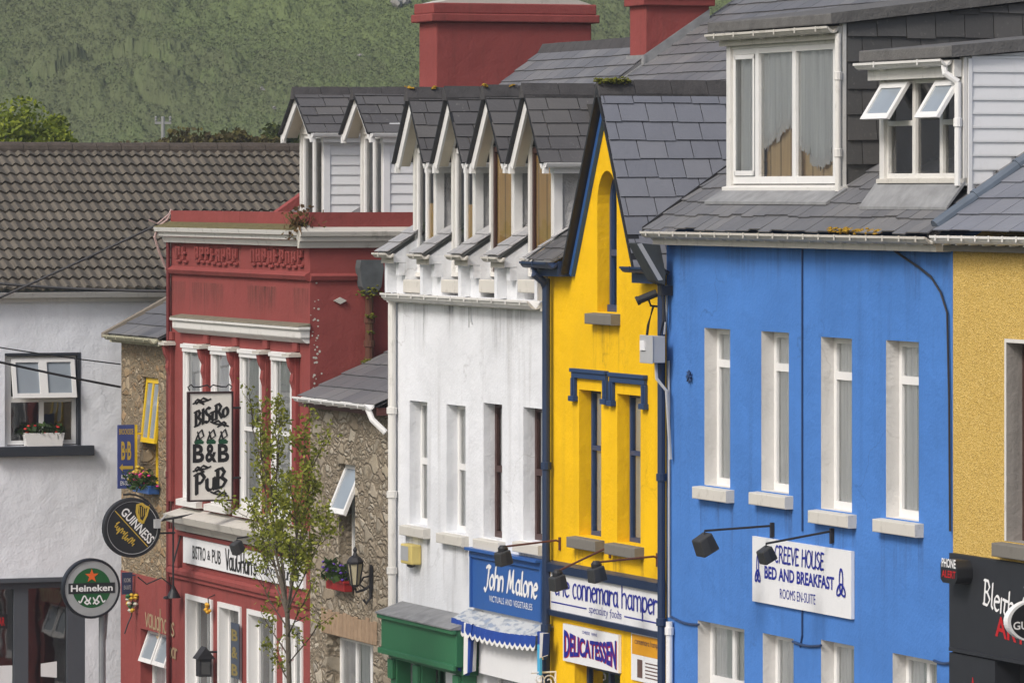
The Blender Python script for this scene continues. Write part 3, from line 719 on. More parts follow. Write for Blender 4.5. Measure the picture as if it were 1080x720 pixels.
m = MB(); gutter(m, yL-.1, gL-.03, -.28, gf+.02, .08, .5); m.part('gutter', M['navy'], yh); m = MB(); gutter(m, gR+.0, yR-.03, -.26, gf+.0, .07, .4); m.part('gutter', M['navy'], yh)
m = MB(); slates(m, (yL,-.26,gf+.04), (1,0,0), (0,1,.68), gL-.04-yL, 2.4, .3, .27); m.part('shoulder_roof', M['slate_old'], yh)
m = MB()
uP = U(577.5,-.08); pipe(m, uP, -.10, YZ, gf-.2, .055, (zp(577,490), zp(577,660)))
m.tube([(uP+.02,-.28,gf-.02),(uP+.02,-.27,gf-.14),(uP+.01,-.14,gf-.24),(uP,-.10,gf-.36)], .055, 10)
m.part('downpipe', M['navy'], yh)
m = MB(); uQ = U(697.5,-.08); pipe(m, uQ, -.08, YZ, zp(697,300), .05, (zp(697,502), zp(697,654)))
m.tube([(uQ,-.08,zp(697,300)),(uQ-.02,-.18,zp(697,285)),(uQ-.05,-.22,gf-.12)], .05, 10); m.part('downpipe', M['navy'], yh)
m = MB(); uf = yR-.02                # shopfront trim around the name board
zA, zB = zp(585,593), zp(585,602); zC, zD = zp(585,641), zp(585,648)
m.prism([(-.10,zB),(-.12,zA),(-.003,zA+.03),(-.003,zB)], yL+.12, uQ-.06, 'u'); m.part('shopfront_trim', M['navy'], yh); m = MB(); m.prism([(-.08,zD),(-.10,zC-.01),(-.003,zC-.01),(-.003,zD)], yL+.12, uQ-.06, 'u')
m.part('shopfront_trim', M['navy'], yh)
m = MB(); m.tube([(uQ+.12,-.03,zp(705,380)),(uQ+.13,-.03,zp(706,420)),(uQ+.13,-.03,zp(706,650))], .016, 6); m.tube([(uQ+.08,-.04,zp(700,300)),(uQ+.10,-.05,zp(702,330)),(uQ+.05,-.06,zp(700,352))], .014, 6)
m.part('wall_conduit', M['grey_plastic'], yh)

# ------------------------------------------------------------------ white dormered house
wL, wR = U(412), U(578); wg = (wL+wR)/2; WZ = zg(wg)
wh = thing('terraced_house', 'white house with a row of four steep little slate dormers and a green shopfront', 'house', (wg,0,WZ), 'terraced houses along the street')
wt = zp(490, 320)
ws = [(432,450.7,422,552),(471,491,426,560),(510,529.5,424.5,566),(552,571.7,429,569)]
sp = [(U(a),U(b),zp(a,q),zp(a,t)) for a, b, t, q in ws]
sh1 = (U(407,-.0)+.35, U(470), WZ-.05, zp(440, 700)); sh2 = (U(513), U(560), WZ-.05, zp(515,702))
hs = [rect(*h) for h in sp]+[rect(*sh1), rect(*sh2)]
m = MB(); front(m, rect(wL+.003, wR-.003, WZ-1, wt+.1), hs); reveals(m, hs, .165)
zW, yW, PW = -.90, -.18, .66      # main roof: eave height / offset / pitch
def rzw(y): return zW+PW*(y-yW)
m.poly((wL+.003,0,wt+.1),(wR-.003,0,wt+.1),(wR-.003,.35,wt+.1),(wL+.003,.35,wt+.1))
m.poly((wL+.003,.35,wt+.1),(wR-.003,.35,wt+.1),(wR-.003,.35,rzw(.35)-.03),(wL+.003,.35,rzw(.35)-.03))
shell(m, wL+.003, wR-.003, [(0,wt+.1),(.35,wt+.1),(.35,rzw(.35)-.03),(6.2,rzw(6.2)-.05),(12,-1)])
m.part('wall', M['white'], wh)
for i, h in enumerate(sp):
    window(wh, *h, .165, 'upvc' if i < 2 else 'brown', hbars=(.51,), curtain='net', ft=.07)
    sillbox(wh, h[0], h[1], h[2], 'stone_sill', .13, .11, .16, .165)
window(wh, *sh1, .165, 'green', vbars=(.33,.66), curtain=None, name='shop_window'); window(wh, *sh2, .165, 'upvc', vbars=(.6,), curtain='netpale', name='shop_door')
sillstains(wh, sp, .5, .16); stains(wh, [(random.uniform(wL+.1,wR-.1), wt, random.uniform(.2,.9), random.uniform(.1,.5), .34) for _ in range(18)])
interior(wh, wL+.2, wR-.2, 1.0, WZ, wt-.1)
m = MB(); gutter(m, U(404,-.2), wR-.12, -.13, wt+.09, .11, .5); m.box(wL, wR-.1, -.06, -.003, wt-.04, wt+.05); m.part('gutter', M['trim'], wh)
m = MB(); up_ = U(413.5,-.08); pipe(m, up_, -.08, WZ+2, wt+.02, .06, (zp(413,432), zp(413,520), zp(413,600))); m.part('downpipe', M['trim'], wh)
m = MB(); slates(m, (wL,.30,rzw(.30)), (1,0,0), (0,1,PW), yR-wL-.2, 5.9*math.hypot(1,PW), .46, .27, th=.012, jit=.01)
m.poly((wL,6.2,rzw(6.2)),(yR,6.2,rzw(6.2)),(yR,12.2,-1),(wL,12.2,-1))
rw = m.part('roof', M['slate'], wh)
m = MB(); m.prism([(.3,rzw(.3)+.03),(6.2,rzw(6.2)+.04),(6.2,rzw(6.2)-.06),(.3,rzw(.3)-.06)], wL-.04, wL-.005, 'u'); m.part('verge', M['lead'], rw)
m = MB(); cu1 = wL+.02; cu0 = cu1-.62; cy0, cy1 = YI(681, cu1), YI(748, cu1); zc0 = zu(66, cu1, cy0)-.8; zc1 = zu(6, cu1, cy0)
m.box(cu0, cu1, cy0, cy1, zc0, zc1+.02); m.box(cu0-.06, cu1+.07, cy0-.07, cy1+.07, zc1, zc1+.14); m.box(cu0-.11, cu1+.12, cy0-.11, cy1+.11, zc1+.14, zc1+.45)
ch = m.part('chimney', M['red'], rw, bevel=.015)
m = MB(); m.box(cu0-.04, cu1+.03, cy0-.04, cy0-.005, zu(66,cu1,cy0)-.15, zu(58,cu1,cy0)); m.prism([(cy0-.04,rzw(cy0)-.02),(cy1,rzw(cy1)-.02),(cy1,rzw(cy1)+.16),(cy0-.04,rzw(cy0)+.14)], cu1+.005, cu1+.02, 'u')
m.part('flashing', M['lead'], rw)
# four gabled dormers
M['grey_cheek'] = plaster('grey_roughcast', (.44,.44,.44), (.2,.2,.19), .3, .4, .02, 40)
def gable_dormer(house, uc, hwall, yf, over, hroof, ze_, zpk, zbase, depth, win, cheekmat, soff, roofmat, gut=True, black='black', side=.10, tri='soffit'):
    """steep gabled dormer; hwall/hroof half widths; ze_: foot of bargeboards; zpk: peak"""
    m = MB(); k = (zpk-ze_)/hroof
    zsh = zpk-k*hwall-.05
    out = [(uc-hwall,zbase),(uc+hwall,zbase),(uc+hwall,zsh),(uc,zpk-.05),(uc-hwall,zsh)]
    post = .085
    if tri == 'open':
        op = [(uc-hwall+post,zbase+.06),(uc+hwall-post,zbase+.06),(uc+hwall-post,zsh),(uc,zpk-.05-post*k*.9),(uc-hwall+post,zsh)]
    else: op = rect(uc-hwall+post, uc+hwall-post, zbase+.06, zsh-.10)
    tess(m, out, [op], lambda a, b: (a, yf, b)); reveals(m, [op], .03, yf)
    if tri != 'open':
        z = zsh-.05; 
        while z < zpk-.2:
            hw_ = (zpk-.05-z)/k-.05
            if hw_ > .03: m.box(uc-hw_, uc+hw_, yf-.012, yf-.002, z, z+.012)
            z += .15
    y1 = yf+depth
    m.poly((uc-hwall,yf,zbase),(uc-hwall,y1,zbase),(uc-hwall,y1,zsh),(uc-hwall,yf,zsh))
    d = m.part('dormer', M['trim'], house)
    c = MB(); u = uc+hwall
    if cheekmat == 'board':
        c.poly((u,yf+.02,zbase),(u,y1,zbase),(u,y1,zsh),(u,yf+.02,zsh)); z = zbase
        while z < zsh: c.prism([(u+.002,z),(u+.03,z),(u+.03,z+.018),(u+.012,z+.154),(u+.002,z+.154)], yf+.10, y1, 'y'); z += .155
        c.box(u+.002, u+.04, yf+.0, yf+.10, zbase, zsh); c.part('cheek', M['signwhite'], d)
    else:
        c.poly((u,yf+.08,zbase),(u,y1,zbase),(u,y1,zsh),(u,yf+.08,zsh)); c.part('cheek', M[cheekmat], d)
        c = MB(); c.box(u+.002, u+.03, yf, yf+.12, zbase, zsh); c.part('corner_board', M['upvc'], d)
    # slopes
    r = MB(); sl = math.hypot(hroof, zpk-ze_)
    slates(r, (uc+hroof,yf-over-.05,ze_), (0,1,0), (-hroof,0,zpk-ze_), depth+over+.07, sl-.02, .42, .21, th=.01, jit=.006)
    slates(r, (uc-hroof,yf-over-.05,ze_), (0,1,0), (hroof,0,zpk-ze_), depth+over+.07, sl-.02, .42, .21, th=.01)
    for sg in (-1, 1):       # dark verge edge
        nx, nz = -sg*(zpk-ze_)/sl, -hroof/sl
        r.prism([(uc+sg*hroof,ze_),(uc,zpk),(uc,zpk-.05*sl/hroof*.5),(uc+sg*hroof+nx*.03,ze_+nz*.03)], yf-over-.01, yf-over+.03, 'y') if False else None
    r.part('dormer_roof', M[roofmat], d)
    t = MB(); ridge(t, (uc,yf-over-.08,zpk+.03), (uc,y1,zpk+.03), .12, .09, .46, .045); t.part('ridge_tiles', M['ridge'], d)
    b = MB(); s2 = MB(); ed = MB()
    for sg in (-1, 1):
        nx, nz = -sg*(zpk-ze_)/sl, -hroof/sl
        P0, P1 = (uc+sg*hroof,ze_), (uc,zpk)
        def off(w): return (P0[0]+nx*w, P0[1]+nz*w), (uc, zpk-w*sl/hroof)
        a0, a1 = off(.024); b0, b1 = off(.15); c0, c1 = off(.06)
        b.prism([a0,a1,b1,b0], yf-over, yf-over+.035, 'y')
        e0, e1 = off(-.005); ed.prism([e0,e1,off(.022)[1],off(.022)[0]], yf-over-.06, yf-over+.06, 'y')
        s2.prism([c0,c1,off(.085)[1],off(.085)[0]], yf-over+.035, yf-.002, 'y')
        b.box(P0[0]-.06 if sg > 0 else P0[0]-.02, P0[0]+.02 if sg > 0 else P0[0]+.06, yf-over-.01, yf-over+.06, ze_-.14, ze_+.0)
    b.part('bargeboard', M['upvc'], d); s2.part('soffit', M[soff], d); ed.part('verge', M[black], d)
    if gut:
        g = MB(); gutter_y(g, uc+hroof+.03, yf-over, y1, ze_-.01, .055); g.box(uc+hwall+.005, uc+hroof-.02, yf-.05, y1, ze_-.14, ze_-.06)
        g.part('gutter', M['upvc'], d)
    # window
    iz0, iz1 = zbase+.06, (zpk-.05-post*k*.9 if tri == 'open' else zsh-.10)
    f = MB(); l, r_ = uc-hwall+post, uc+hwall-post; ft = .05
    ztop = zsh-.02 if tri == 'open' else iz1
    f.box(l, l+ft, yf+.031, yf+.08, iz0, ztop); f.box(r_-ft, r_, yf+.031, yf+.08, iz0, ztop); f.box(l+ft, r_-ft, yf+.031, yf+.08, iz0, iz0+.07)
    f.box(l+ft, r_-ft, yf+.027, yf+.08, ztop-.07, ztop)
    if win == 'upvc':
        f.box((l+r_)/2-.04, (l+r_)/2+.04, yf+.033, yf+.078, iz0+.07, ztop-.07)
    f.part('window', M[win], d)
    g = MB()
    g.poly((l,yf+.06,iz0),(r_,yf+.06,iz0),(r_,yf+.06,zsh),(uc,yf+.06,iz1),(l,yf+.06,zsh)) if tri == 'open' else g.poly((l,yf+.06,iz0),(r_,yf+.06,iz0),(r_,yf+.06,iz1),(l,yf+.06,iz1))
    g.part('pane', M['glass'], d)
    return d, (l, r_, iz0, zsh)
dk = [(433.6,417,450,92),(473.8,457,491,91),(513,496,532.5,90),(554.5,537,574,88)]
yd, ovd = .15, .20
for i, (tip, fl, fr_, tp) in enumerate(dk):
    uc = (U(fl,yd-ovd)+U(fr_,yd-ovd))/2; hr = (U(fr_,yd-ovd)-U(fl,yd-ovd))/2
    zpk = zu(tp+6, uc, yd-ovd); zef = zu(172, uc, yd-ovd)
    d, (l, r_, z0, z1) = gable_dormer(wh, uc, .47, yd, ovd, hr, zef, zpk, zu(292, uc, yd), 3.4, 'upvc' if i < 2 else 'brown', 'grey_cheek', 'soffit', 'slate_old', tri='open')
    m = MB(); m.box(l+.01 if i > 1 else (l+r_)/2, r_-.01, yd+.072, yd+.08, z0, z1-(.12 if i > 1 else .80)); m.part('window_board', M['pine'], d)  # sheet added behind the pane in place of amber glass
    m = MB(); m.box(l-.05, r_+.05, yd+.6, yd+.62, z0, zpk-.2); m.part('interior_wall', M['darkroom'], d)
    if i in (0, 2): m = MB(); clump(m, (uc,yd-ovd-.02,zpk+.07), .06, 22); clump(m, (uc+.02,yd+.15,zpk+.07), .05, 12); m.part('moss', M['lichen'], d)
    m = MB(); m.box(uc-.40, uc+.42, -.03, .20, zu(309,uc), zu(295,uc)); m.part('sill', M['stone_sill'], d, bevel=.015)
    m = MB(); m.prism([(yd+.07,rzw(yd+.07)+.06),(3,rzw(3)+.06),(3,rzw(3)-.02),(yd+.07,rzw(yd+.07)-.02)], uc+.47, uc+.50, 'u'); m.part('flashing', M['lead'], d)
# eaves between the dormers: stub piers, little slate slips and gutter ends
for i, (a, b, zt_, yb_) in enumerate([(397,427,270.5,252),(434,466,272,252),(474,505,273,251),(512,547,275,250),(554,578,277,252)]):
    ye = -.26; ua = U(a,ye); ub = min(ua+.54, wR-.05); z = zu(zt_, ua, ye)
    m = MB(); m.prism([(.003,wt+.1),(.003,z-.08),(ye+.07,z-.08),(ye+.07,z+.02),(.5,z+.03+PW*.66),(.5,wt+.1)], ua+.06, ub-.03, 'u'); m.box(ua+.02, ua+.13, -.14, .002, wt+.1, z-.085); m.box(ub-.16, ub-.035, -.10, .002, z-.26, z-.085)
    p = m.part('eaves_pier', M['white'], wh)
    m = MB(); gutter(m, ua, ub+.05, ye, z+.05, .065, .5); m.box(ua+.03, ub, ye+.062, ye+.069, z-.09, z+.03); m.part('gutter', M['oldtrim'], p)
    m = MB(); slates(m, (ua,ye-.02,z+.06), (1,0,0), (0,1,PW), ub-ua, .85, .3, .24); m.poly((ua,ye,z+.05),(ub,ye,z+.05),(ub,.45,z+.05+PW*.7),(ua,.45,z+.05+PW*.7)); m.part('eaves_roof', M['slate_light'], p)
m = MB(); us = U(495); m.box(us-.01, us+.01, -.012, -.001, zp(495,345), wt+.05); m.tube([(us+.1,-.02,wt+.0),(us+.12,-.02,wt-.25),(us+.16,-.02,wt-.27)], .008, 5); m.part('wall_cable', M['grey_plastic'], wh)
# green shopfront (part of the white house)
yg_ = -.34; a, b = U(402,yg_), U(481,yg_); zt_, zb_ = zu(644,a,yg_), zu(684,a,yg_)
m = MB(); m.box(a, b, yg_, -.004, zb_, zt_-.03); m.box(a-.03, b+.02, yg_-.06, yg_, zt_-.09, zt_-.03); m.box(a-.02, b+.02, yg_-.05, yg_, zb_-.05, zb_+.03); m.box(a+.02, b-.02, yg_+.1, -.004, zb_-.12, zb_)
for q in (a+.06, a+(b-a)*.36, b-.35):
    m.box(q, q+.26, yg_+.12, -.004, WZ, zb_-.121); m.box(q+.03, q+.23, yg_+.06, yg_+.12, zb_-.4, zb_-.125)
gs_ = m.part('shopfront', M['green'], wh, bevel=.01)
m = MB(); m.prism([(yg_-.08,zt_-.028),(yg_-.08,zt_-.01),(-.004,zt_+.13),(-.004,zt_-.028)], a-.05, b+.02, 'u'); m.part('lead_cover', M['lead'], gs_)
m = MB(); a2, b2 = U(508,-.06), U(573,-.06); m.box(a2, b2, -.10, -.004, zu(709,a2,-.1), zu(672,a2,-.1)); m.part('shop_panel', M['signwhite'], wh)
# ------------------------------------------------------------------ rubble stone house beside the white one
rL, rR = U(180), U(327); rg = (rL+rR)/2; RZd = zg(rg)
sL, sR = rR, wL; sg_ = (sL+sR)/2; SZ = zg(sg_)
sh = thing('stone_house', 'brown rubble stone house with a low slate roof squeezed between red and white houses', 'house', (sg_,0,SZ), 'terraced houses along the street')
st = zp(365, 428)
wa = (U(357.5),U(374.5),zp(357,598),zp(357,488)); wb = (U(345),U(393.5),zp(345,670)-1.5,zp(345,668))
m = MB(); hs = [rect(*wa), rect(*wb)]
front(m, rect(sL+.003, sR-.003, SZ-1, st), hs); reveals(m, hs, .2)
shell(m, sL+.003, sR-.003, [(0,st),(2.0,st+.8),(4.4,st+1.7),(9,-2)])
m.part('wall', M['stoneB'], sh)
w = window(sh, *wa, .2, 'upvc', hbars=(), curtain='net', ft=.06)
m = MB(); h = (wa[3]-wa[2])*.50; an = R(23)      # top-hung light pushed open
def T(x, s, t): return (x, .16-s*math.sin(an)-t*math.cos(an), wa[3]-.03-s*math.cos(an)+t*.5)
def bar(xa, xb, sa, sb, t0=0, t1=.05):
    v = [T(x, s, t) for t in (t0, t1) for s in (sa, sb) for x in (xa, xb)]
    m.mesh(v, [(0,1,3,2),(4,6,7,5),(0,4,5,1),(2,3,7,6),(0,2,6,4),(1,5,7,3)])
bar(wa[0],wa[0]+.07,0,h); bar(wa[1]-.07,wa[1],0,h); bar(wa[0]+.07,wa[1]-.07,0,.07); bar(wa[0]+.07,wa[1]-.07,h-.08,h)
m.mi = 1; bar(wa[0]+.06, wa[1]-.06, .06, h-.06, .02, .03); m.part('opening_light', [M['upvc'], M['sashglass']], w)
window(sh, *wb, .2, 'upvc', vbars=(.36,.68), hbars=(), curtain='netpale', ft=.08)
sillbox(sh, wa[0], wa[1], wa[2], 'grey_sill', .05, .06, .12, .19)
m = MB(); n = 15; a, b = wb[0]-.25, wb[1]+.2
for i in range(n):
    x0, x1 = a+(b-a)*i/n, a+(b-a)*(i+1)/n; m.box(x0+.008, x1-.008, -.018, -.002, wb[3]+.01, wb[3]+.36+random.uniform(-.03,.03))
m.part('brick_lintel', flat('lintel_brick', (.30,.21,.135), .9, .5, bump=.01), sh, bevel=.008)
interior(sh, sL+.2, sR-.2, 1.0, SZ, st-.1)
PS = .46
m = MB(); slates(m, (sL+.12,-.24,st+.08), (1,0,0), (0,1,PS), sR-sL-.14, 4.2*math.hypot(1,PS), .55, .38, th=.012)
m.poly((sL+.1,-.2,st+.06),(sR-.02,-.2,st+.06),(sR-.02,4,st+.06+PS*4.2),(sL+.1,4,st+.06+PS*4.2)); m.part('roof', M['slate'], sh)
m = MB(); gutter(m, U(315,-.28)-.0, sR-.05, -.30, st+.09, .075, .5); m.tube([(sR-.12,-.30,st+.03),(sR-.05,-.26,st-.12),(sR+.06,-.1,st-.30)], .045, 8); m.part('gutter', M['upvc'], sh)
m = MB(); m.box(sL+.02, sR-.05, -.19, -.004, st-.06, st+.05); m.part('fascia', paint('maroon_fascia', (.09,.03,.025)), sh)
# higher rear roof with the broad red chimney
uA_ = sL-1.35; yA0, yA1 = YI(520, uA_), YI(572, uA_); zA0, zA1 = zu(95, uA_, yA0), zu(53, uA_, yA1)
PA = (zA1-zA0)/(yA1-yA0)
m = MB(); slates(m, (uA_,yA0-.5,zA0-.5*PA), (1,0,0), (0,1,PA), wL-.045-uA_, (yA1-yA0+.5)*math.hypot(1,PA), .42, .27, th=.012, jit=.012)
m.poly((uA_,yA1,zA1),(wL-.045,yA1,zA1),(wL-.045,yA1+4,zA1-3),(uA_,yA1+4,zA1-3)); m.poly((uA_,yA0-.5,zA0-.5*PA),(uA_,yA1,zA1),(uA_,yA1+4,zA1-3)); 
m.poly((uA_,yA0-.5,zA0-.5*PA-.02),(wL-.045,yA0-.5,zA0-.5*PA-.02),(wL-.045,yA0-.5,st),(uA_,yA0-.5,st))
m.poly((wL-.045,yA0-.5,zA0-.5*PA-.7),(wL-.045,yA0-.5,zA0-.5*PA),(wL-.045,yA1,zA1),(wL-.045,yA1+1,zA1-.9)); rr = m.part('roof', M['slate'], sh)
m = MB(); ridge(m, (uA_,yA1,zA1+.04), (wL-.05,yA1,zA1+.04), .16, .12, .45); m.part('ridge_tiles', M['ridge'], rr)

# ------------------------------------------------------------------ red house
rh = thing('terraced_house', 'dark red public house with a parapet, white cornices and four tall white upstairs windows', 'house', (rg,0,RZd), 'terraced houses along the street')
pz = zp(327, 224); cz1, cz0 = zp(327, 243)+.02, zp(327, 260)
wpx = [(195,214.5,361,527),(224.5,245.5,364.5,530),(255,277,367.5,534),(288,310,370.5,539)]
rsp = [(U(a),U(b),zp(a,q),zp(a,t)) for a, b, t, q in wpx]
spx = [(197,225,625),(231,255,633),(262,292,641),(300,320,652)]
ssp = [(U(a),U(b),RZd+.4,zp(a,t)) for a, b, t in spx]
zwt = sum(h[3] for h in rsp)/4; zwb = sum(h[2] for h in rsp)/4
rsp = [(a,b,zwb,zwt) for a, b, c, d in rsp]; zst = sum(h[3] for h in ssp)/4; ssp = [(a,b,c,zst) for a, b, c, d in ssp]
ins = lambda h, e: (h[0]+e, h[1]-e, h[2]+e, h[3]-e)
hs = [rect(*ins(h,.08)) for h in rsp]+[rect(*ins(h,.08)) for h in ssp]
m = MB(); front(m, rect(rL, rR, RZd-1, pz), hs); reveals(m, hs[:4], .13)
def rzr(y): return -.36+.68*(y-2.0)
prof = [(0,pz),(.28,pz),(.28,rzr(.28))]+[(4.4,rzr(4.4)),(9,-2)]
m.poly((rL,0,pz),(rR,0,pz),(rR,.28,pz),(rL,.28,pz)); m.poly((rL,.28,pz),(rR,.28,pz),(rR,.28,-1.5),(rL,.28,-1.5))
yS = 1.75
m.poly((rR-.28,.28,pz),(rR,.28,pz),(rR,yS,pz),(rR-.28,yS,pz)); m.poly((rR-.28,.28,pz),(rR-.28,yS,pz),(rR-.28,yS,-1.5),(rR-.28,.28,-1.5))
tess(m, [(0,RZd-1),(0,pz),(yS,pz),(yS+.02,rzr(yS)),(4.4,rzr(4.4)),(9,-2),(9,RZd-1)], [], lambda a, b: (rR, a, b))
tess(m, [(0,RZd-1),(0,pz),(.28,pz),(.29,rzr(.29)+.1),(4.4,rzr(4.4)+.12),(9,-2),(9,RZd-1)], [], lambda a, b: (rL, a, b))
m.poly((rL,9,RZd-1),(rR,9,RZd-1),(rR,9,-2),(rL,9,-2))
m.prism([(1.2,rzr(1.2)),(1.2,rzr(1.2)+.17),(4.4,rzr(4.4)+.17),(4.4,rzr(4.4))], rL, rL+.22, 'u')
uj = U(253); m.box(uj-.006, uj+.006, -.004, .002, cz1, pz-.01)
m.part('wall', M['red'], rh)
m = MB(); slates(m, (rL+.22,.6,rzr(.6)), (1,0,0), (0,1,.68), rR-rL-.5, 3.9*math.hypot(1,.68), .4, .27); m.poly((rL+.2,.3,rzr(.3)-.03),(rR,.3,rzr(.3)-.03),(rR,4.4,rzr(4.4)-.03),(rL+.2,4.4,rzr(4.4)-.03)); m.poly((rL,4.4,rzr(4.4)),(rR,4.4,rzr(4.4)),(rR,9,-2),(rL,9,-2))
rrf = m.part('roof', M['slate'], rh)
m = MB(); cu1 = rR-3.6; cu0 = cu1-.80; cy0, cy1 = YI(460, cu1), YI(624, cu1); zc1 = zu(23, cu1, cy0)
m.box(cu0, cu1, cy0, cy1, -.9, zc1); m.box(cu0-.09, cu1+.09, cy0-.11, cy1+.11, zc1-.0, zc1+.13); m.box(cu0-.05, cu1+.05, cy0-.07, cy1+.07, zc1+.13, zc1+.30)
ch = m.part('chimney', M['red'], rrf, bevel=.02)
m = MB(); m.prism([(cy0-.0,zc1+.301),(cy0+.25,zc1+.36),(cy1-.25,zc1+.38),(cy1,zc1+.301)], cu0+.01, cu1-.01, 'u')
for q in (.25, .5, .75): m.lathe(((cu0+cu1)/2,cy0+(cy1-cy0)*q,zc1+.36), [(.17,0),(.15,.1),(.13,.5),(.16,.52),(.16,.58)], 14)
m.part('chimney_cap', M['oldtrim'], rrf)
m = MB(); c = (cu1-.1, cy1-.35, zc1+.35); clump(m, c, .1, 20); m.part('moss', M['moss'], rrf)
# cornice (front and returned along the side)
m = MB(); h = cz1-cz0
prof = [(0,cz0),(-.10,cz0),(-.14,cz0+h*.32),(-.20,cz0+h*.40),(-.20,cz0+h*.62),(-.26,cz0+h*.68),(-.28,cz1-.02),(-.02,cz1+.05),(0,cz1+.05)]
m.prism([(a-.003,b) for a, b in prof], rL-.05, rR, 'u')
m.part('cornice', M['trim'], rh)
m = MB(); m.prism([(rR+.003-a*.65,b-.02) for a, b in prof], -.2, yS+.05, 'y'); m.part('side_cornice', M['oldtrim'], rh)
m = MB(); m.prism([(-.275,cz1-.018),(-.27,cz1+.0),(-.02,cz1+.072),(-.02,cz1+.045)], rL-.04, rR-.02, 'u'); m.part('moss', flat('cornice_moss', (.14,.12,.05), 1, .6, bump=.03, sc=9), rh)
# frieze with worn relief lettering
zf1 = zp(180, 282); m = MB()
m.prism([(-.003,zf1-.12),(-.06,zf1-.09),(-.09,zf1-.03),(-.06,zf1),(-.003,zf1+.03)], rL+.01, rR-.002, 'u')
m.prism([(rR+.003,zf1-.12),(rR+.05,zf1-.09),(rR+.07,zf1-.03),(rR+.003,zf1+.01)], 0, .75, 'y')
m.part('string_course', M['red'], rh)
z0 = zf1+.13; pl = facade(0)
for (xa, xb, n) in ((187,200,2),(207,253,8),(266,322,9)):
    a, b = U(xa), U(xb); m = MB()
    for i in range(n):
        x = a+(b-a)*(i+.5)/n; w = (b-a)/n*.30; zz = z0+random.uniform(-.02,.02); hh = .21
        k = random.randrange(4)
        m.box(x-w, x-w*.4, -.06, -.002, zz, zz+hh)
        if k != 1: m.box(x+w*.4, x+w, -.055, -.002, zz+random.uniform(0,.1), zz+hh)
        if k != 2: m.box(x-w*.39, x+w*.39, -.05, -.002, zz+hh*.42, zz+hh*.62)
        if k > 1: m.box(x-w*.39, x+w*.39, -.05, -.002, zz+hh*.82, zz+hh)
        m.box(x-w, x+w*1.1, -.045, -.002, zz-.05, zz-.002)
    m.part('relief_lettering', M['red'], rh, bevel=.012)
# window cornice, pilasters, brackets
a, b = U(181.5,-.16), U(316.5,-.16); zc = zu(344, a, -.16); zt_ = zc+.10
m = MB(); m.box(a, b, -.16, -.004, zc-.02, zt_); m.box(a-.03, b+.03, -.20, -.004, zt_, zt_+.045); m.prism([(-.16,zc-.02),(-.06,zc-.10),(-.004,zc-.10),(-.004,zc-.02)], a+.02, b-.02, 'u')
m.part('window_cornice', M['trim'], rh, bevel=.01)
m = MB(); m.prism([(-.205,zt_+.047),(-.18,zt_+.065),(-.004,zt_+.10),(-.004,zt_+.047)], a-.02, b+.02, 'u'); m.part('cornice_moss', flat('grey_moss', (.20,.18,.13), 1, .6, bump=.03, sc=9), rh)
g = [rL+.12]+[(rsp[i][1]+rsp[i+1][0])/2 for i in range(3)]+[rsp[3][1]+.18]
for x in g:
    m = MB()
    m.box(x-.11, x+.11, -.055, -.003, zwt+.03, zc-.10); m.box(x-.09, x+.09, -.07, -.003, zwb-.1, zwt-.06)
    m.prism([(-.07,zwt-.55),(-.11,zwt-.42),(-.09,zwt-.3),(-.14,zwt-.2),(-.17,zwt-.06),(-.07,zwt-.06)], x-.07, x+.07, 'u')
    m.part('pilaster', M['red'], rh, bevel=.008); m = MB()
    m.box(x-.17, x+.17, -.20, -.003, zwt-.05, zwt-.005); m.box(x-.13, x+.13, -.15, -.003, zwt-.005, zwt+.015); m.part('pilaster_cap', M['oldtrim'], rh)
for h in rsp:
    ib = ins(h,.08)
    m = MB(); tess(m, rect(*h), [rect(*ib)], lambda a, b: (a, -.035, b)); reveals(m, [rect(*ib)], .034, -.035); reveals(m, [rect(*h)], .033, -.035)
    m.box(h[0]-.02, h[1]+.02, -.075, -.036, h[3]-.07, h[3]-.01); m.box(h[0]+.03,h[1]-.03,-.06,-.036,h[3]-.13,h[3]-.075)
    m.part('architrave', M['upvc'], rh)
    window(rh, *ib, .0, 'upvc', hbars=(.5,), curtain='netpale', ft=.05, gd=.03, back=.05, depth=.04)
    sillbox(rh, h[0], h[1], h[2], 'trim', .05, .14, .12, .0)
for i, h in enumerate(ssp):
    ib = ins(h,.08); m = MB(); tess(m, rect(*h), [rect(*ib)], lambda a, b: (a, -.03, b)); reveals(m, [rect(*ib)], .029, -.03); reveals(m, [rect(*h)], .028, -.03); reveals(m, [rect(*ib)], .13, 0); m.part('architrave', M['upvc'], rh)
    window(rh, *ib, .13, 'upvc', curtain=None, ft=.045, name='shop_window')
    m = MB(); l = ib[0]+.05
    for k in range(6): m.poly((l+k*.07,.3+.03*(k%2),RZd+.4),(l+(k+1)*.07,.3+.03*((k+1)%2),RZd+.4),(l+(k+1)*.07,.3+.03*((k+1)%2),ib[3]),(l+k*.07,.3+.03*(k%2),ib[3]))
    m.part('curtain', M['net'], rh)
interior(rh, rL+.2, rR-.3, 1.0, RZd, pz-.5)
stains(rh, [(random.uniform(rL+.2,rR-.3), cz0-.02, random.uniform(.2,.5), random.uniform(.1,.4), .5) for _ in range(12)]); stains(rh, [(random.uniform(rL+.3,rR-.3), zt_+.62, random.uniform(.4,.5), random.uniform(.3,.9), .6) for _ in range(9)], -.0045); stains(rh, [(random.uniform(rL+.2,rR-.2), zwb-.12, random.uniform(.3,.6), random.uniform(.2,.5), .7) for _ in range(14)], -.005)
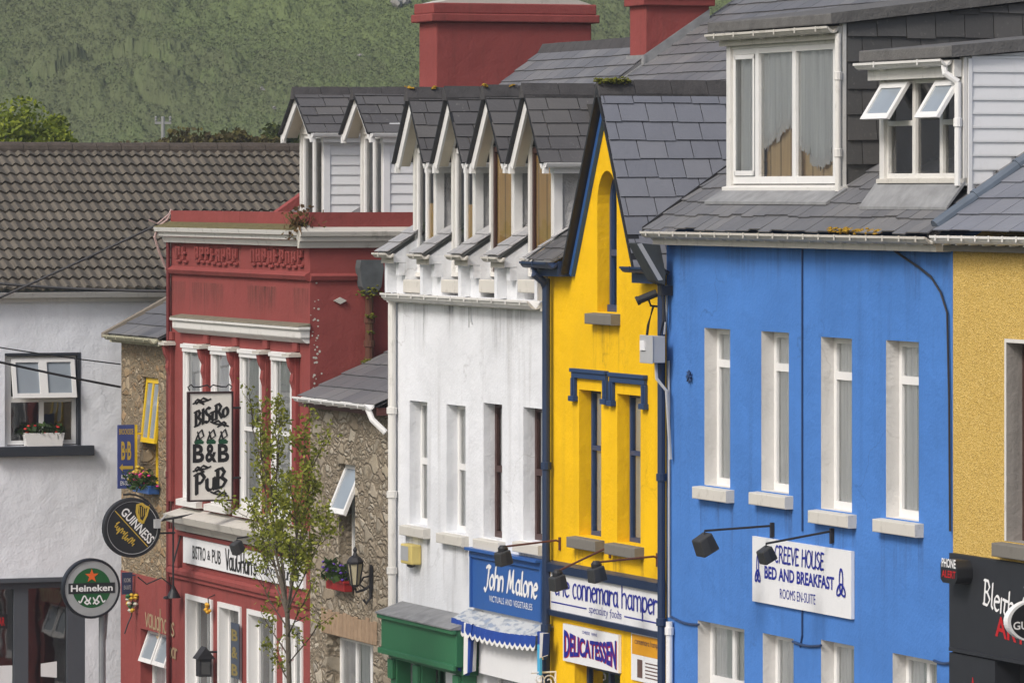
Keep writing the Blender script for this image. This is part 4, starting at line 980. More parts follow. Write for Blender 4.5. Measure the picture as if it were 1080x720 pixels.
# lower cornice and shop fascia
zl = zp(194, 566)+.22
m = MB(); m.prism([(-.004,zl-.12),(-.12,zl-.10),(-.16,zl),(-.30,zl+.05),(-.34,zl+.16),(-.004,zl+.26)], U(174,-.3), rR-.05, 'u'); m.part('shop_cornice', M['oldtrim'], rh)
m = MB(); zsb = zp(194, 592)
m.prism([(-.003,zsb-.30),(-.05,zsb-.28),(-.05,zsb-.24),(-.09,zsb-.20),(-.09,zsb-.14),(-.05,zsb-.10),(-.003,zsb-.10)], rL+.02, rR-.02, 'u')
m.box(rL+.02, U(192)-.02, -.07, -.003, zsb-.09, zl-.125); m.box(U(192)-.02, rR-.02, -.07, -.003, zl-.19, zl-.125)
m.part('shop_fascia', M['red'], rh)
m = MB(); x = rL+.06; pipe(m, x, -.06, RZd, cz0, .035, (zp(183,380), zp(183,500))); m.part('downpipe', paint('red_pipe', (.13,.02,.022)), rh)
# side wall hopper and downpipe with moss
yh_ = YI(387, rR); uh = rR+.11; zh1, zh0 = zu(274, rR, yh_), zu(302, rR, yh_)
m = MB(); m.prism([(yh_-.17,zh1),(yh_+.17,zh1),(yh_+.19,zh1-.12),(yh_+.15,zh0),(yh_+.07,zh0-.12),(yh_-.07,zh0-.12),(yh_-.15,zh0),(yh_-.19,zh1-.12)], rR+.005, rR+.23, 'u'); m.part('hopper_head', flat('iron_hopper', (.085,.095,.10), .8, .7), rh, bevel=.02)
m = MB(); pipe(m, uh, yh_, zu(385, rR, yh_), zh0-.12, .065, (zh0-.5, zu(362,rR,yh_))); m.tube([(uh,yh_,zu(385,rR,yh_)+.05),(uh+.1,yh_-.05,zu(388,rR,yh_)-.02)], .065, 8)
m.part('rain_pipe', paint('rusty_pipe', (.10,.04,.025), (.08,.09,.02), .9, .9, 5), rh)
m = MB(); clump(m, (uh+.08,yh_-.02,zh0-.08), .16, 110); clump(m, (uh+.05,yh_-.04,zu(382,rR,yh_)), .13, 60); clump(m, (uh+.05,yh_,zh0-.45), .09, 40); clump(m, (uh+.05,yh_,zu(350,rR,yh_)), .07, 20); m.part('moss', M['moss'], rh)
yd_ = YI(358, rR); z = zu(317, rR, yd_); m = MB(); m.prism([(yd_-.10,z),(yd_,z-.05),(yd_+.10,z),(yd_,z+.05)], rR+.004, rR+.05, 'u'); m.part('tie_plate', M['oldtrim'], rh)
m = MB()        # flaked paint patches along the corner
for _ in range(34):
    y = abs(random.gauss(.06, .06))+.01; z = random.uniform(zu(420,rR), zu(298,rR)); q = random.uniform(.008,.022)
    disc(m, across(rR), y, z, q, .003, 6, random.uniform(.6,1.3))
m.part('flaked_paint', M['oldtrim'], rh)
# two board-clad dormers behind the parapet
for (tip, fl, fr_, ub0, ub1) in ((321,305,337,316,341),(384,368.5,399.5,380,404)):
    yd2, ov2 = 1.5, .25
    uc = (U(ub0,yd2)+U(ub1,yd2))/2; hw = (U(ub1,yd2)-U(ub0,yd2))/2
    hr = (U(fr_,yd2-ov2)-U(fl,yd2-ov2))/2
    d, (l, r_, z0, z1) = gable_dormer(rh, uc, hw, yd2, ov2, hr, zu(141,uc,yd2-ov2), zu(97,uc,yd2-ov2), zu(236,uc,yd2), 3.0, 'upvc', 'board', 'soffit', 'slate_old', tri='closed')
    m = MB(); m.box(l-.03, r_+.03, yd2+.35, yd2+.37, z0, z1); m.part('curtain', M['net'], d)

# ------------------------------------------------------------------ narrow stone house with red ground floor
aL_, aR_ = U(128), rL; ag = (aL_+aR_)/2; AZ = zg(ag)
ah = thing('stone_house', 'narrow rubble stone house with yellow window frame and red painted ground floor', 'house', (ag,0,AZ), 'terraced houses along the street')
at = zp(150, 358); wy = (U(151),U(167),zp(151,510),zp(151,397)); wl = (U(149),U(177),zp(149,668)-1.4,zp(149,662)); zred = zp(150, 606)
m = MB(); hs = [rect(*wy)]; front(m, rect(aL_, aR_-.003, zred, at), hs); reveals(m, hs, .22)
shell(m, aL_, aR_-.003, [(0,at),(3.8,at+1.9),(8,at)])
m.part('wall', M['stoneA'], ah)
m = MB(); hs = [rect(*wl)]; front(m, rect(aL_-.0, aR_-.003, AZ-1, zred), hs, -.012); reveals(m, hs, .2, -.012); m.poly((aL_,-.012,zred),(aR_,-.012,zred),(aR_,.01,zred),(aL_,.01,zred)); m.poly((aL_-.002,-.012,AZ-1),(aL_-.002,.5,AZ-1),(aL_-.002,.5,zred),(aL_-.002,-.012,zred)); m.part('ground_floor_render', M['red'], ah)
wf = window(ah, *wy, .22, 'yellow_frame' if 'yellow_frame' in M else 'upvc', vbars=(), curtain='net', ft=.06) if False else None
M['yframe'] = paint('yellow_frame', (.75,.50,.01), (.3,.2,.02), .2, .4)
wf = window(ah, *wy, .22, 'yframe', hbars=(.4,), curtain='net', ft=.07)
m = MB(); h = (wy[3]-wy[2])*.60; an = R(6); y_, zt_ = .10, wy[3]-.02
def T(x, s, t): return (x, y_-s*math.sin(an)-t*math.cos(an), zt_-s*math.cos(an)+t*math.sin(an))
def bar2(mb, xa, xb, sa, sb, t0=0, t1=.05):
    v = [T(x, s, t) for t in (t0, t1) for s in (sa, sb) for x in (xa, xb)]
    mb.mesh(v, [(0,1,3,2),(4,6,7,5),(0,4,5,1),(2,3,7,6),(0,2,6,4),(1,5,7,3)])
x0, x1 = wy[0]+.02, wy[1]-.03
for xa in (x0, (x0+x1)/2-.03, x1-.07): bar2(m, xa, xa+.07, 0, h)
for sa, sb in ((0,.08),(h-.08,h)): bar2(m, x0+.07, (x0+x1)/2-.03, sa, sb); bar2(m, (x0+x1)/2+.04, x1-.07, sa, sb)
m.mi = 1; bar2(m, x0+.06, x1-.06, .06, h-.06, .02, .03); m.part('opening_light', [M['yframe'], M['sashglass']], wf)
wwl = window(ah, *wl, .19, 'upvc', vbars=(.5,), curtain='net', ft=.07)
for xa, xb in ((wl[0]+.03, (wl[0]+wl[1])/2-.01), ((wl[0]+wl[1])/2+.04, wl[1]-.02)):
    m = MB(); h = .56; an = R(20); y_, zt_ = .17, wl[3]-.02
    bar2(m, xa, xa+.07, 0, h); bar2(m, xb-.07, xb, 0, h); bar2(m, xa+.07, xb-.07, 0, .07); bar2(m, xa+.07, xb-.07, h-.07, h)
    m.mi = 1; bar2(m, xa+.06, xb-.06, .06, h-.06, .02, .03); m.part('opening_light', [M['upvc'], M['sashglass']], wwl)
interior(ah, aL_+.1, aR_-.1, .9, AZ, at-.1)
m = MB(); slates(m, (aL_-.1,-.2,at+.06), (1,0,0), (0,1,.52), aR_-aL_+.08, 4.0*1.13, .5, .36, th=.012); m.poly((aL_-.1,-.2,at+.04),(aR_,-.2,at+.04),(aR_,3.8,at+.04+2.08),(aL_-.1,3.8,at+2.12)); ra = m.part('roof', M['slate'], ah)
m = MB(); m.prism([(-.28,at+.0),(-.28,at+.08),(3.8,at+.08+4.08*.52+.05),(3.8,at+4.08*.52)], aL_-.24, aL_-.08, 'u'); m.part('verge', paint('brown_verge', (.22,.19,.15), (.08,.06,.04), .6, .8), ra)
m = MB(); gutter(m, U(114,-.26), aR_-.06, -.27, at+.05, .08, .5); m.box(aL_-.05, aR_-.03, -.19, -.003, at-.07, at+.03); m.part('gutter', paint('mossy_gutter', (.36,.35,.25), (.10,.10,.04), .8, .8), ah)
m = MB(); a, b = U(153,-.02), U(184,-.02); zz = zp(153, 645)
pen(m, facade(-.014), 'vaughans', a, b, zz-.22, zz+.14, .10, .06, 35, 0, .004, rise=-.05); pen(m, facade(-.014), 'bar', U(178,-.02), U(189,-.02)-.1, zz-.62, zz-.35, .12, .08, d=.004)
m.part('painted_name', flat('worn_buff_paint', (.36,.27,.16), .9, .4), ah)

# ------------------------------------------------------------------ pale house closing the street
ue = aL_-1.0; EZ = zg(ue)
yl0 = YI(-40, ue); yr0 = 9.0
eh = thing('corner_house', 'pale rendered house facing up the street with brown pantiled roof and grey shopfront', 'house', (ue,0,EZ), 'terraced houses along the street')
def zE(py, y=0): return zu(py, ue, y)
e_t = zu(318, ue, YI(60,ue)); win_ = (YI(5,ue),YI(85,ue),zE(470,YI(40,ue)),zE(372,YI(40,ue)))
ysf0, ysf1 = YI(-30,ue), YI(90,ue); zsf = zE(613, YI(40,ue))
m = MB(); hs = [rect(*win_), rect(ysf0, ysf1, EZ, zsf)]
tess(m, rect(yl0, yr0, EZ-1, e_t+.05), hs, lambda a, b: (ue, a, b))
for hh in hs:
    for i in range(4):
        p, q = hh[i], hh[(i+1)%4]; m.poly((ue,p[0],p[1]),(ue,q[0],q[1]),(ue-.15,q[0],q[1]),(ue-.15,p[0],p[1]))
for y in (yl0, yr0): m.poly((ue,y,EZ-1),(ue-9,y,EZ-1),(ue-9,y,e_t),(ue-4.5,y,e_t+2.6),(ue,y,e_t))
m.poly((ue-9,yl0,EZ-1),(ue-9,yr0,EZ-1),(ue-9,yr0,e_t),(ue-9,yl0,e_t))
m.part('wall', M['white_far'], eh)
def frameE(mb, y0, y1, z0, z1, u, ft, dp=.06): 
    mb.box(u-dp, u, y0, y0+ft, z0, z1); mb.box(u-dp, u, y1-ft, y1, z0, z1); mb.box(u-dp, u, y0+ft, y1-ft, z0, z0+ft); mb.box(u-dp, u, y0+ft, y1-ft, z1-ft, z1)
y0, y1, z0, z1 = win_; zm = z0+(z1-z0)*.50; ymid = (y0+y1)/2
m = MB(); frameE(m, y0+.06, y1-.06, z0+.02, z1-.06, ue-.08, .07); m.box(ue-.14, ue-.08, y0+.13, y1-.13, zm-.05, zm+.05); m.box(ue-.14, ue-.08, ymid-.04, ymid+.04, z0+.09, zm-.05)
m.box(ue-.13, ue-.07, y0+.005, y0+.06, z0, z1); 
M['darkslate'] = paint('dark_slate_paint', (.030,.036,.047), (.03,.03,.03), .3); wE = m.part('window', M['upvc'], eh)
m = MB(); m.box(ue-.1, ue+.01, y1-.055, y1-.0, z0, z1-.0); m.box(ue-.1, ue+.01, y0-.0, y1-.06, z1-.045, z1-.0); m.box(ue-.1, ue-.06, y0+.001, y0+.004, z0, z1-.057); m.part('window_surround', M['darkslate'], eh)
for ya, yb in ((y0+.12, ymid-.0), (ymid+.0, y1-.10)):
    m = MB(); an = R(14); h = z1-.1-zm
    def TE(y, s, t): return (ue-.08+s*math.sin(an)+t*math.cos(an), y, z1-.10-s*math.cos(an)+t*math.sin(an))
    def bE(y_a, y_b, sa, sb, t0=0, t1=.05):
        v = [TE(y, s, t) for t in (t0, t1) for s in (sa, sb) for y in (y_a, y_b)]; m.mesh(v, [(0,1,3,2),(4,6,7,5),(0,4,5,1),(2,3,7,6),(0,2,6,4),(1,5,7,3)])
    bE(ya, ya+.07, 0, h); bE(yb-.07, yb, 0, h); bE(ya+.07, yb-.07, 0, .07); bE(ya+.07, yb-.07, h-.08, h); m.part('opening_light', M['upvc'], wE)
    g = MB(); m = g; g.poly(TE(ya+.05,.05,.02), TE(yb-.05,.05,.02), TE(yb-.05,h-.05,.02), TE(ya+.05,h-.05,.02)); g.part('pane', M['sashglass'], wE)
m = MB(); m.poly((ue-.11,y0,z0),(ue-.11,y1,z0),(ue-.11,y1,zm),(ue-.11,y0,zm)); m.part('pane', M['glass'], wE)
m = MB(); m.box(ue-1.2, ue-1.15, y0-.6, y1+2, z0-.5, z1+.3); m.box(ue-1.2, ue-1.15, ysf0-1, ysf1+1, EZ, zsf+.2); m.part('interior_wall', M['darkroom'], eh)
m = MB(); m.box(ue-.14, ue+.16, YI(-10,ue), YI(97,ue), z0-.17, z0-.002); m.part('sill', M['darkslate'], eh, bevel=.01)
m = MB(); M['shopgrey'] = paint('slate_grey_paint', (.075,.085,.10), (.03,.03,.03), .3)
ys = [YI(-28,ue), YI(16,ue), YI(29,ue), YI(72,ue), YI(89.5,ue)]
m.box(ue-.10, ue-.01, ysf0, ysf1, zsf-.11, zsf-.005)
for a, b in ((YI(15,ue),YI(30,ue)), (YI(71,ue),ysf1-.005)): m.box(ue-.10, ue-.01, a, b, EZ, zsf-.11)
m.box(ue+.003, ue+.10, ysf0, ysf1+.05, zsf-.0, zsf+.07)
sE = m.part('shopfront', M['shopgrey'], eh)
m = MB(); m.poly((ue-.07,ysf0,EZ),(ue-.07,ysf1,EZ),(ue-.07,ysf1,zsf),(ue-.07,ysf0,zsf)); m.part('pane', M['glass'], sE)
m = MB(); a, b = YI(44,ue), YI(61,ue); tz, bz = zE(699,a), zE(715,a); m.mesh([(ue-.06,a,bz+.03),(ue-.06,b,bz),(ue-.06,b,tz+.02),(ue-.06,a,tz-.01)], [(0,1,2,3)])
p = m.part('notice', M['signwhite'], sE)
m = MB(); a, b = YI(-2,ue), YI(14,ue); m.box(ue-.065, ue-.06, a, b, zE(724,a), zE(702,a)); m.part('notice', M['signwhite'], sE)
m = MB(); a, b = YI(-6,ue), YI(9,ue); m.box(ue-.064, ue-.06, a, b, zE(663,a), zE(648,a)); frm = m.part('notice', M['inkblack'], sE)
m = MB(); write(m, Pl((ue-.06,0,0),(0,1,0),(1,0,0)), 'BAR', a+.05, b-.05, zE(660,a), zE(651,a), .02, d=.004); m.part('lettering', M['red_ink'], sE)
# gutter + pantiled roof
m = MB()
prof = [(0,0),(.05,-.09),(.13,-.09),(.18,0),(.165,0),(.12,-.075),(.06,-.075),(.015,0)]
zt_ = e_t+.16
m.prism([(ue+.08+a, zt_+b) for a, b in prof], yl0, YI(163,ue), 'y') if False else None
m.box(ue+.003, ue+.09, yl0, yr0, e_t+.0, zt_-.02)
v = [(ue+.09+a, y, zt_+b) for y in (yl0, yr0) for a, b in prof]; n = len(prof)
m.mesh(v, [(i,(i+1)%n,n+(i+1)%n,n+i) for i in range(n)]); m.part('gutter', M['trim'], eh)
zr1 = zu(157, ue-4.4, YI(150,ue)); ze_ = e_t+.20; run = 4.55; rows = 15; rise = zr1-ze_
vv, ff = [], []; tw = .176; per = 7
def wav(t): 
    t = t % 1
    return .020*(math.sin(2*math.pi*t)+.25*math.sin(4*math.pi*t))
ntile = int((yr0-yl0)/tw)
for r in range(rows):
    s0, s1 = r/rows, (r+1)/rows+.012
    for k in range(ntile):
        j = random.uniform(-.006,.006); b = len(vv); oy = yl0+k*tw
        for q in range(per+1):
            y = oy+tw*q/per; h = wav(q/per)
            vv += [(ue+.15-run*s0, y, ze_+rise*s0+h+.052+j), (ue+.15-run*s1, y, ze_+rise*s1+h+.002), (ue+.15-run*s0-.05, y, ze_+rise*s0+h+.008+j)]
        for q in range(per):
            a = b+q*3; ff += [(a,a+3,a+4,a+1),(a+2,a+5,a+3,a)]
m = MB(); m.mesh(vv, ff); m.poly((ue+.15-run,yl0,zr1),(ue+.15-run,yr0,zr1),(ue-9.3,yr0,e_t),(ue-9.3,yl0,e_t)); rE = m.part('roof', M['tile'], eh)
m = MB(); y = yl0; uu = ue+.15-run
while y < yr0:
    h = random.uniform(0,.015); prof = [(uu+.15*math.cos(t), zr1-.04+h+.15*math.sin(t)) for t in np.linspace(-.3, math.pi+.3, 9)]
    m.prism(prof, y, y+.44, 'y'); y += .45
m.part('ridge_tiles', flat('old_ridge', (.075,.060,.048), .95, .5, bump=.015, sc=9), rE)

# ------------------------------------------------------------------ pebbledashed yellow house on the right
pL, pR = uR, U(1005)+8.0; pg = (pL+3); PZ = zg(pg)
ph = thing('terraced_house', 'mustard pebbledashed house with black shopfront at the right edge', 'house', (pg,0,PZ), 'terraced houses along the street')
pt = zp(1040, 266); wP = (U(1061.5),U(1112),zp(1061,570),zp(1061,361)); wP2 = (wP[0]+2.4,wP[1]+2.4,wP[2],wP[3]); zfa = zp(1010, 583); zfb = zp(1010, 686)
m = MB(); hs = [rect(*wP), rect(*wP2)]; front(m, rect(pL+.003, pR, zfa, pt), hs); m.part('wall', M['pebble'], ph)
m = MB(); shell(m, pL+.003, pR, [(0.0,pt),(4.5,pt+2.8),(9,pt)]); m.part('side_wall', M['pebble'], ph)
for h in (wP, wP2):
    r = MB(); reveals(r, [rect(*h)], .19); r.part('window_reveal', M['grey_reveal'], ph)
    r = MB(); tess(r, rect(h[0]-.04,h[1]+.04,h[2],h[3]+.04), [rect(*h)], lambda a, b: (a, -.006, b)); reveals(r, [rect(*h)], .006, -.006); r.part('window_margin', M['trim'], ph)
    window(ph, *h, .19, 'brown', hbars=(.7,), curtain='net', ft=.07); sillbox(ph, h[0], h[1], h[2], 'grey_sill', .12, .12, .17, .18)
interior(ph, pL+.2, pR-.2, 1.0, PZ, pt-.2)
m = MB(); m.box(pL+.01, pR, -.05, .3, zfb, zfa-.002); m.box(pL+.01, pR, -.09, -.05, zfa-.10, zfa-.005) if False else None
m.box(pL+.01, pL+1.15, -.05, .3, PZ, zfb-.02); m.box(pL+3.2, pR, -.05, .3, PZ, zfb-.02); m.box(pL+1.15, pL+3.2, .25, .3, PZ, zfb-.02); m.box(pL+.05, pR, -.075, -.05, zfb-.0, zfb+.04)
sf = m.part('shopfront', M['shopblack'], ph)
m = MB()
pen(m, facade(-.05), 'Bleithi', U(1037,-.05), U(1073,-.05), zp(1037,636,-.05), zp(1037,610,-.05), .12, .05, 35, .12, rise=-.13)
pen(m, facade(-.05), 'de', U(1078,-.05), U(1092,-.05), zp(1078,642,-.05), zp(1078,616,-.05), .12, .05, 35, .12, rise=-.05)
m.part('lettering', M['white_ink'], sf)
m = MB(); write(m, facade(-.05), 'ART', U(1050,-.05), U(1082,-.05), zp(1050,670,-.05), zp(1050,648,-.05), .02, 0, 1, rise=-.05); write(m, facade(-.05), 'A', U(1023.5,-.05), U(1029,-.05), zp(1023,740,-.05), zp(1023,713,-.05), .02); m.part('lettering', M['red_ink'], sf)
m = MB(); gutter(m, U(990,-.2), pR, -.22, pt+.17, .085, .33); m.part('gutter', M['trim'], ph)
m = MB(); m.box(pL+.02, pR, -.13, -.004, pt+.005, pt+.14); m.part('fascia', M['grey_sill'], ph)
PP = .66; m = MB(); slates(m, (pL+.02,-.24,pt+.22), (1,0,0), (0,1,PP), pR-pL, 4.6*math.hypot(1,PP), .5, .32, th=.012); m.poly((pL,4.3,pt+.2+PP*4.5),(pR,4.3,pt+.2+PP*4.5),(pR,9,pt),(pL,9,pt)); rp = m.part('roof', M['slate_blue'], ph)
m = MB(); p = Vector((pL-.02,-.20,pt+.27)); d = Vector((0,1,PP)).normalized(); y = 0
while y < 5:
    m.tube([tuple(p+d*y), tuple(p+d*(y+.62))], .085, 12, .078); m.tube([tuple(p+d*(y+.58)), tuple(p+d*(y+.63))], .095, 12); y += .62
m.part('hip_tiles', flat('blue_hip_tile', (.10,.125,.16), .45, .3), rp, smooth=False)
m = MB(); m.prism([(-.24,pt+.14),(-.24,pt+.21),(4.3,pt+.21+PP*4.54),(4.3,pt+.14+PP*4.54)], pL-.16, pL-.02, 'u'); m.part('verge', M['ridge'], rp)
# ================================================================== SIGNS AND FITTINGS
def board(mb, u0, u1, z0, z1, y=-.004, th=.04): mb.box(u0, u1, y-th, y, z0, z1)
def part_text(parent, mat, name='lettering'):
    m = MB(); return m
# guest-house board on the blue wall
a, b = U(797), U(901.5); z0, z1 = zp(850, 643), zp(850, 573); W_, H_ = b-a, z1-z0
t = thing('sign_board', 'white board lettered in blue for a bed and breakfast, fixed to the blue wall', 'sign', (a,0,z0))
m = MB(); board(m, a, b, z0, z1); m.part('board', M['signwhite'], t)
pl = facade(-.044); m = MB()
pen(m, pl, 'CREEVE HOUSE', a+W_*.235, a+W_*.735, z0+H_*.66, z0+H_*.91, .11, .08, 60, .06)
write(m, pl, 'BED AND BREAKFAST', a+W_*.13, a+W_*.835, z0+H_*.38, z0+H_*.58, .03)
write(m, pl, 'ROOMS EN-SUITE', a+W_*.29, a+W_*.65, z0+H_*.12, z0+H_*.27, .0)
for cx, w in ((.06,.035),(.905,.055)):
    for k in range(3):
        ang = 90+120*k; c0 = (a+W_*cx+.30*W_*w*math.cos(R(ang)), z0+H_*.45+H_*.09*math.sin(R(ang)))
        pts = []
        for q in range(17):
            th = 2*math.pi*q/16; ex, ez = .14*math.cos(th), .42*math.sin(th)*(1 if k == 0 else .8)
            rr = R(ang-90); pts.append((c0[0]+W_*w*(ex*math.cos(rr)*2.2-ez*math.sin(rr)*1.6), c0[1]+H_*.42*(ex*math.sin(rr)+ez*math.cos(rr))))
        nib(m, pl, pts, .022, .022, 0, .004, CNT)
m.part('lettering', M['ink'], t)
# name boards
a, b = U(501), U(577.2)-.02; z0, z1 = zp(540,648), zp(540,588); W_, H_ = b-a, z1-z0
t = thing('sign_board', 'blue painted name board with white script on the white house', 'sign', (a,0,z0))
m = MB(); board(m, a, b, z0, z1, -.004, .05); f = .05
m.box(a-.0, b, -.09, -.054, z1-.07, z1+.02); m.box(a, a+f, -.085, -.054, z0, z1-.07); m.box(b-f, b, -.085, -.054, z0, z1-.07); m.box(a, b, -.16, -.004, z1+.022, z1+.06)
m.part('board', M['signblue'], t)
m = MB(); pl = facade(-.054)
pen(m, pl, 'John', a+W_*.19, a+W_*.46, z0+H_*.40, z0+H_*.80, .17, .08, 40, .22); pen(m, pl, 'Malone', a+W_*.51, a+W_*.93, z0+H_*.40, z0+H_*.80, .17, .08, 40, .16)
write(m, pl, 'VICTUALS AND VEGETABLES', a+W_*.26, a+W_*.86, z0+H_*.17, z0+H_*.28, 0, 0, 1.1); m.part('lettering', M['white_ink'], t)
a, b = U(584)+.02, uQ-.07; z0, z1 = zp(640,654), zp(640,612); W_, H_ = b-a, z1-z0
t = thing('sign_board', 'long white name board with navy half-uncial lettering on the yellow house', 'sign', (a,0,z0))
m = MB(); board(m, a, b, z0, z1, -.004, .05); m.part('board', M['signwhite'], t)
m = MB(); pl = facade(-.054)
for s, q0, q1 in (('the',.035,.185),('connemara',.21,.63),('hamper',.655,.975)): pen(m, pl, s, a+W_*q0, a+W_*q1, z0+H_*.42, z0+H_*1.02, .11, .055, 25)
pen(m, pl, 'speciality foods', a+W_*.36, a+W_*.66, z0+H_*.14, z0+H_*.34, .10, .06, 30)
for q0, q1 in ((.01,.34),(.68,.99)): m.poly(pl(a+W_*q0,z0+H_*.20),pl(a+W_*q1,z0+H_*.20),pl(a+W_*q1,z0+H_*.235),pl(a+W_*q0,z0+H_*.235))
m.part('lettering', M['ink'], t)
a, b = U(595.5,-.02), U(654,-.02); z0, z1 = zp(624,702), zp(624,662.5); W_, H_ = b-a, z1-z0
t = thing('sign_board', 'white delicatessen board with wedge-shaped blue letters edged in red', 'sign', (a,0,z0))
m = MB(); board(m, a, b, z0, z1, -.004, .04); m.part('board', M['signwhite'], t)
wp = lambda x, q: (q-.5)*(.62+.9*(x-.5)**2*4*.42)+.5+(.0)
m = MB(); pl = facade(-.044); write(m, pl, 'DELICATESSEN', a+W_*.035, a+W_*.975, z0+H_*.06, z0+H_*.84, .045, warp=wp, d=.003); m.part('lettering_shadow', M['red_ink'], t)
m = MB(); write(m, pl, 'DELICATESSEN', a+W_*.025, a+W_*.965, z0+H_*.075, z0+H_*.855, .03, warp=wp, d=.006); write(m, pl, 'CHEESE  WINE', a+W_*.36, a+W_*.63, z0+H_*.84, z0+H_*.92, 0, d=.006); m.part('lettering', M['ink'], t)
a, b = U(666,-.02), uQ-.08; z0, z1 = zp(668,716), zp(668,666); W_, H_ = b-a, z1-z0
t = thing('poster', 'small white poster with an orange heading beside the yellow shop door', 'poster', (a,0,z0))
m = MB(); board(m, a, b, z0, z1, -.004, .02); m.part('sheet', M['signwhite'], t)
m = MB(); pl = facade(-.024); m.poly(pl(a+.03,z0+H_*.55,.002),pl(b-.02,z0+H_*.55,.002),pl(b-.02,z1-.02,.002),pl(a+.03,z1-.02,.002)); m.part('heading', flat('orange_print', (.65,.30,.01), .5), t)
m = MB(); pen(m, pl, 'connemara hamper', a+W_*.12, a+W_*.95, z0+H_*.78, z0+H_*.9, .11, .07); m.poly(pl(a+W_*.2,z0+H_*.08),pl(a+W_*.36,z0+H_*.08),pl(a+W_*.36,z0+H_*.46),pl(a+W_*.2,z0+H_*.46))
for i in range(5): m.poly(pl(a+W_*.45,z0+H_*(.1+.075*i)),pl(a+W_*(.9-.07*(i%2)),z0+H_*(.1+.075*i)),pl(a+W_*(.9-.07*(i%2)),z0+H_*(.125+.075*i)),pl(a+W_*.45,z0+H_*(.125+.075*i)))
m.part('lettering', flat('brown_print', (.12,.07,.06), .6), t)
a, b = U(193,-.05), U(320.5,-.05)-.03; z0, z1 = zsb-.0, zl-.20; W_, H_ = b-a, z1-z0
t = thing('sign_board', 'long white bistro fascia board with black lettering on the red house', 'sign', (a,0,z0))
m = MB(); board(m, a, b, z0, z1, -.004, .045); m.part('board', M['signwhite'], t)
m = MB(); pl = facade(-.049)
write(m, pl, 'BISTRO', a+W_*.085, a+W_*.20, z0+H_*.22, z0+H_*.74, .012); write(m, pl, '&', a+W_*.215, a+W_*.24, z0+H_*.3, z0+H_*.66, .01); write(m, pl, 'PUB', a+W_*.255, a+W_*.33, z0+H_*.22, z0+H_*.74, .012)
pen(m, pl, "VauGHan's", a+W_*.37, a+W_*.63, z0+H_*.12, z0+H_*.86, .14, .08, 20); pen(m, pl, 'bar restaurant', a+W_*.66, a+W_*.97, z0+H_*.22, z0+H_*.70, .12, .06, 20)
m.part('lettering', M['inkblack'], t)
# tall hanging pub sign
um = U(256); y1_, y0_ = YI(243.5,um), YI(199.5,um); z1, z0 = zu(415,um,y0_), zu(527,um,y0_); W_, H_ = y1_-y0_, z1-z0
t = thing('hanging_sign', 'tall cream hanging sign with celtic lettering jutting from the red house', 'sign', (um,y1_,z0))
m = MB(); m.box(um-.03, um+.03, y0_, y1_, z0, z1); m.part('panel', paint('cream_panel', (.76,.74,.69), (.4,.37,.32), .25), t)
m = MB(); f = .028
m.box(um-.04, um+.045, y0_-f, y0_, z0-f, z1+f); m.box(um-.04, um+.045, y1_, y1_+f, z0-f, z1+f); m.box(um-.04, um+.045, y0_, y1_, z1, z1+f); m.box(um-.04, um+.045, y0_, y1_, z0-f, z0); m.part('frame', paint('maroon_black', (.03,.012,.014)), t)
m = MB(); m.tube([(um,y1_+f,z0+H_*.86),(um,-.01,z0+H_*.86)], .02, 6); m.tube([(um,y1_+f,z0+H_*.2),(um,-.01,z0+H_*.2)], .02, 6)
for s in (0,1):
    cx = y0_+.08 if s == 0 else y1_-.08; dr = 1 if s == 0 else -1
    m.tube([(um,cx-dr*.07,z1+.05),(um,cx-dr*.10,z1+.10),(um,cx-dr*.05,z1+.14),(um,cx-dr*.01,z1+.10),(um,cx+dr*.08,z1+.10),(um,(y0_+y1_)/2-dr*.05,z1+.13),(um,(y0_+y1_)/2,z1+.09)], .012, 5)
m.part('bracket', M['iron'], t)
pl = across(um+.03); m = MB()
pen(m, pl, 'BIStRO'.replace('O','o'), y0_+W_*.12, y0_+W_*.93, z0+H_*.69, z0+H_*.83, .20, .08, 35, 0, rise=H_*.10)
pen(m, pl, 'PUB'.replace('U','u'), y0_+W_*.12, y0_+W_*.90, z0+H_*.06, z0+H_*.24, .19, .08, 35, 0, rise=H_*.065)
def flourish(mb, pl, x, z, w, h, fl=1):
    nib(mb, pl, [(x+w*(.5+fl*(q-.5)), z+h*zz) for q, zz in ((.0,.1),(.3,.45),(.65,.5),(1,.95))], .022, .02, .6, .004, CNT)
    for i, (q, zz) in enumerate(((.12,.55),(.2,.1),(.45,.8))): nib(mb, pl, [(x+w*(.5+fl*(q-.5)),z+h*zz),(x+w*(.5+fl*(q-.38)),z+h*(zz+.35)),(x+w*(.5+fl*(q-.2)),z+h*(zz+.1)),(x+w*(.5+fl*(q-.1)),z+h*(zz-.1))], .028, .02, .7, .004, CNT)
for x, z, fl in ((.08,.90,1),(.50,.685,-1),(.08,.265,1),(.50,.025,-1)): flourish(m, pl, y0_+W_*x, z0+H_*z, W_*.42, H_*.05, fl)
for i, ch in enumerate('B&B'): write(m, pl, ch, y0_+W_*(.07+.30*i), y0_+W_*(.345+.30*i), z0+H_*.35, z0+H_*.525, .035, d=.004)
for i in range(3):
    x = y0_+W_*(.14+.28*i); nib(m, pl, [(x,z0+H_*.56),(x+.04,z0+H_*.62),(x+.10,z0+H_*.66),(x+.13,z0+H_*.60),(x+.06,z0+H_*.57),(x+.03,z0+H_*.64)], .022, .016, .7, .004, CNT)
m.part('lettering', M['inkblack'], t)
m = MB(); 
for i in range(3):
    x = y0_+W_*(.12+.29*i); m.poly(*[pl(x+W_*.2*p, z0+H_*(.525+.045*q), .003) for p, q in ((0,0),(1,0),(1.1,.5),(.8,1),(.2,1),(-.1,.5))])
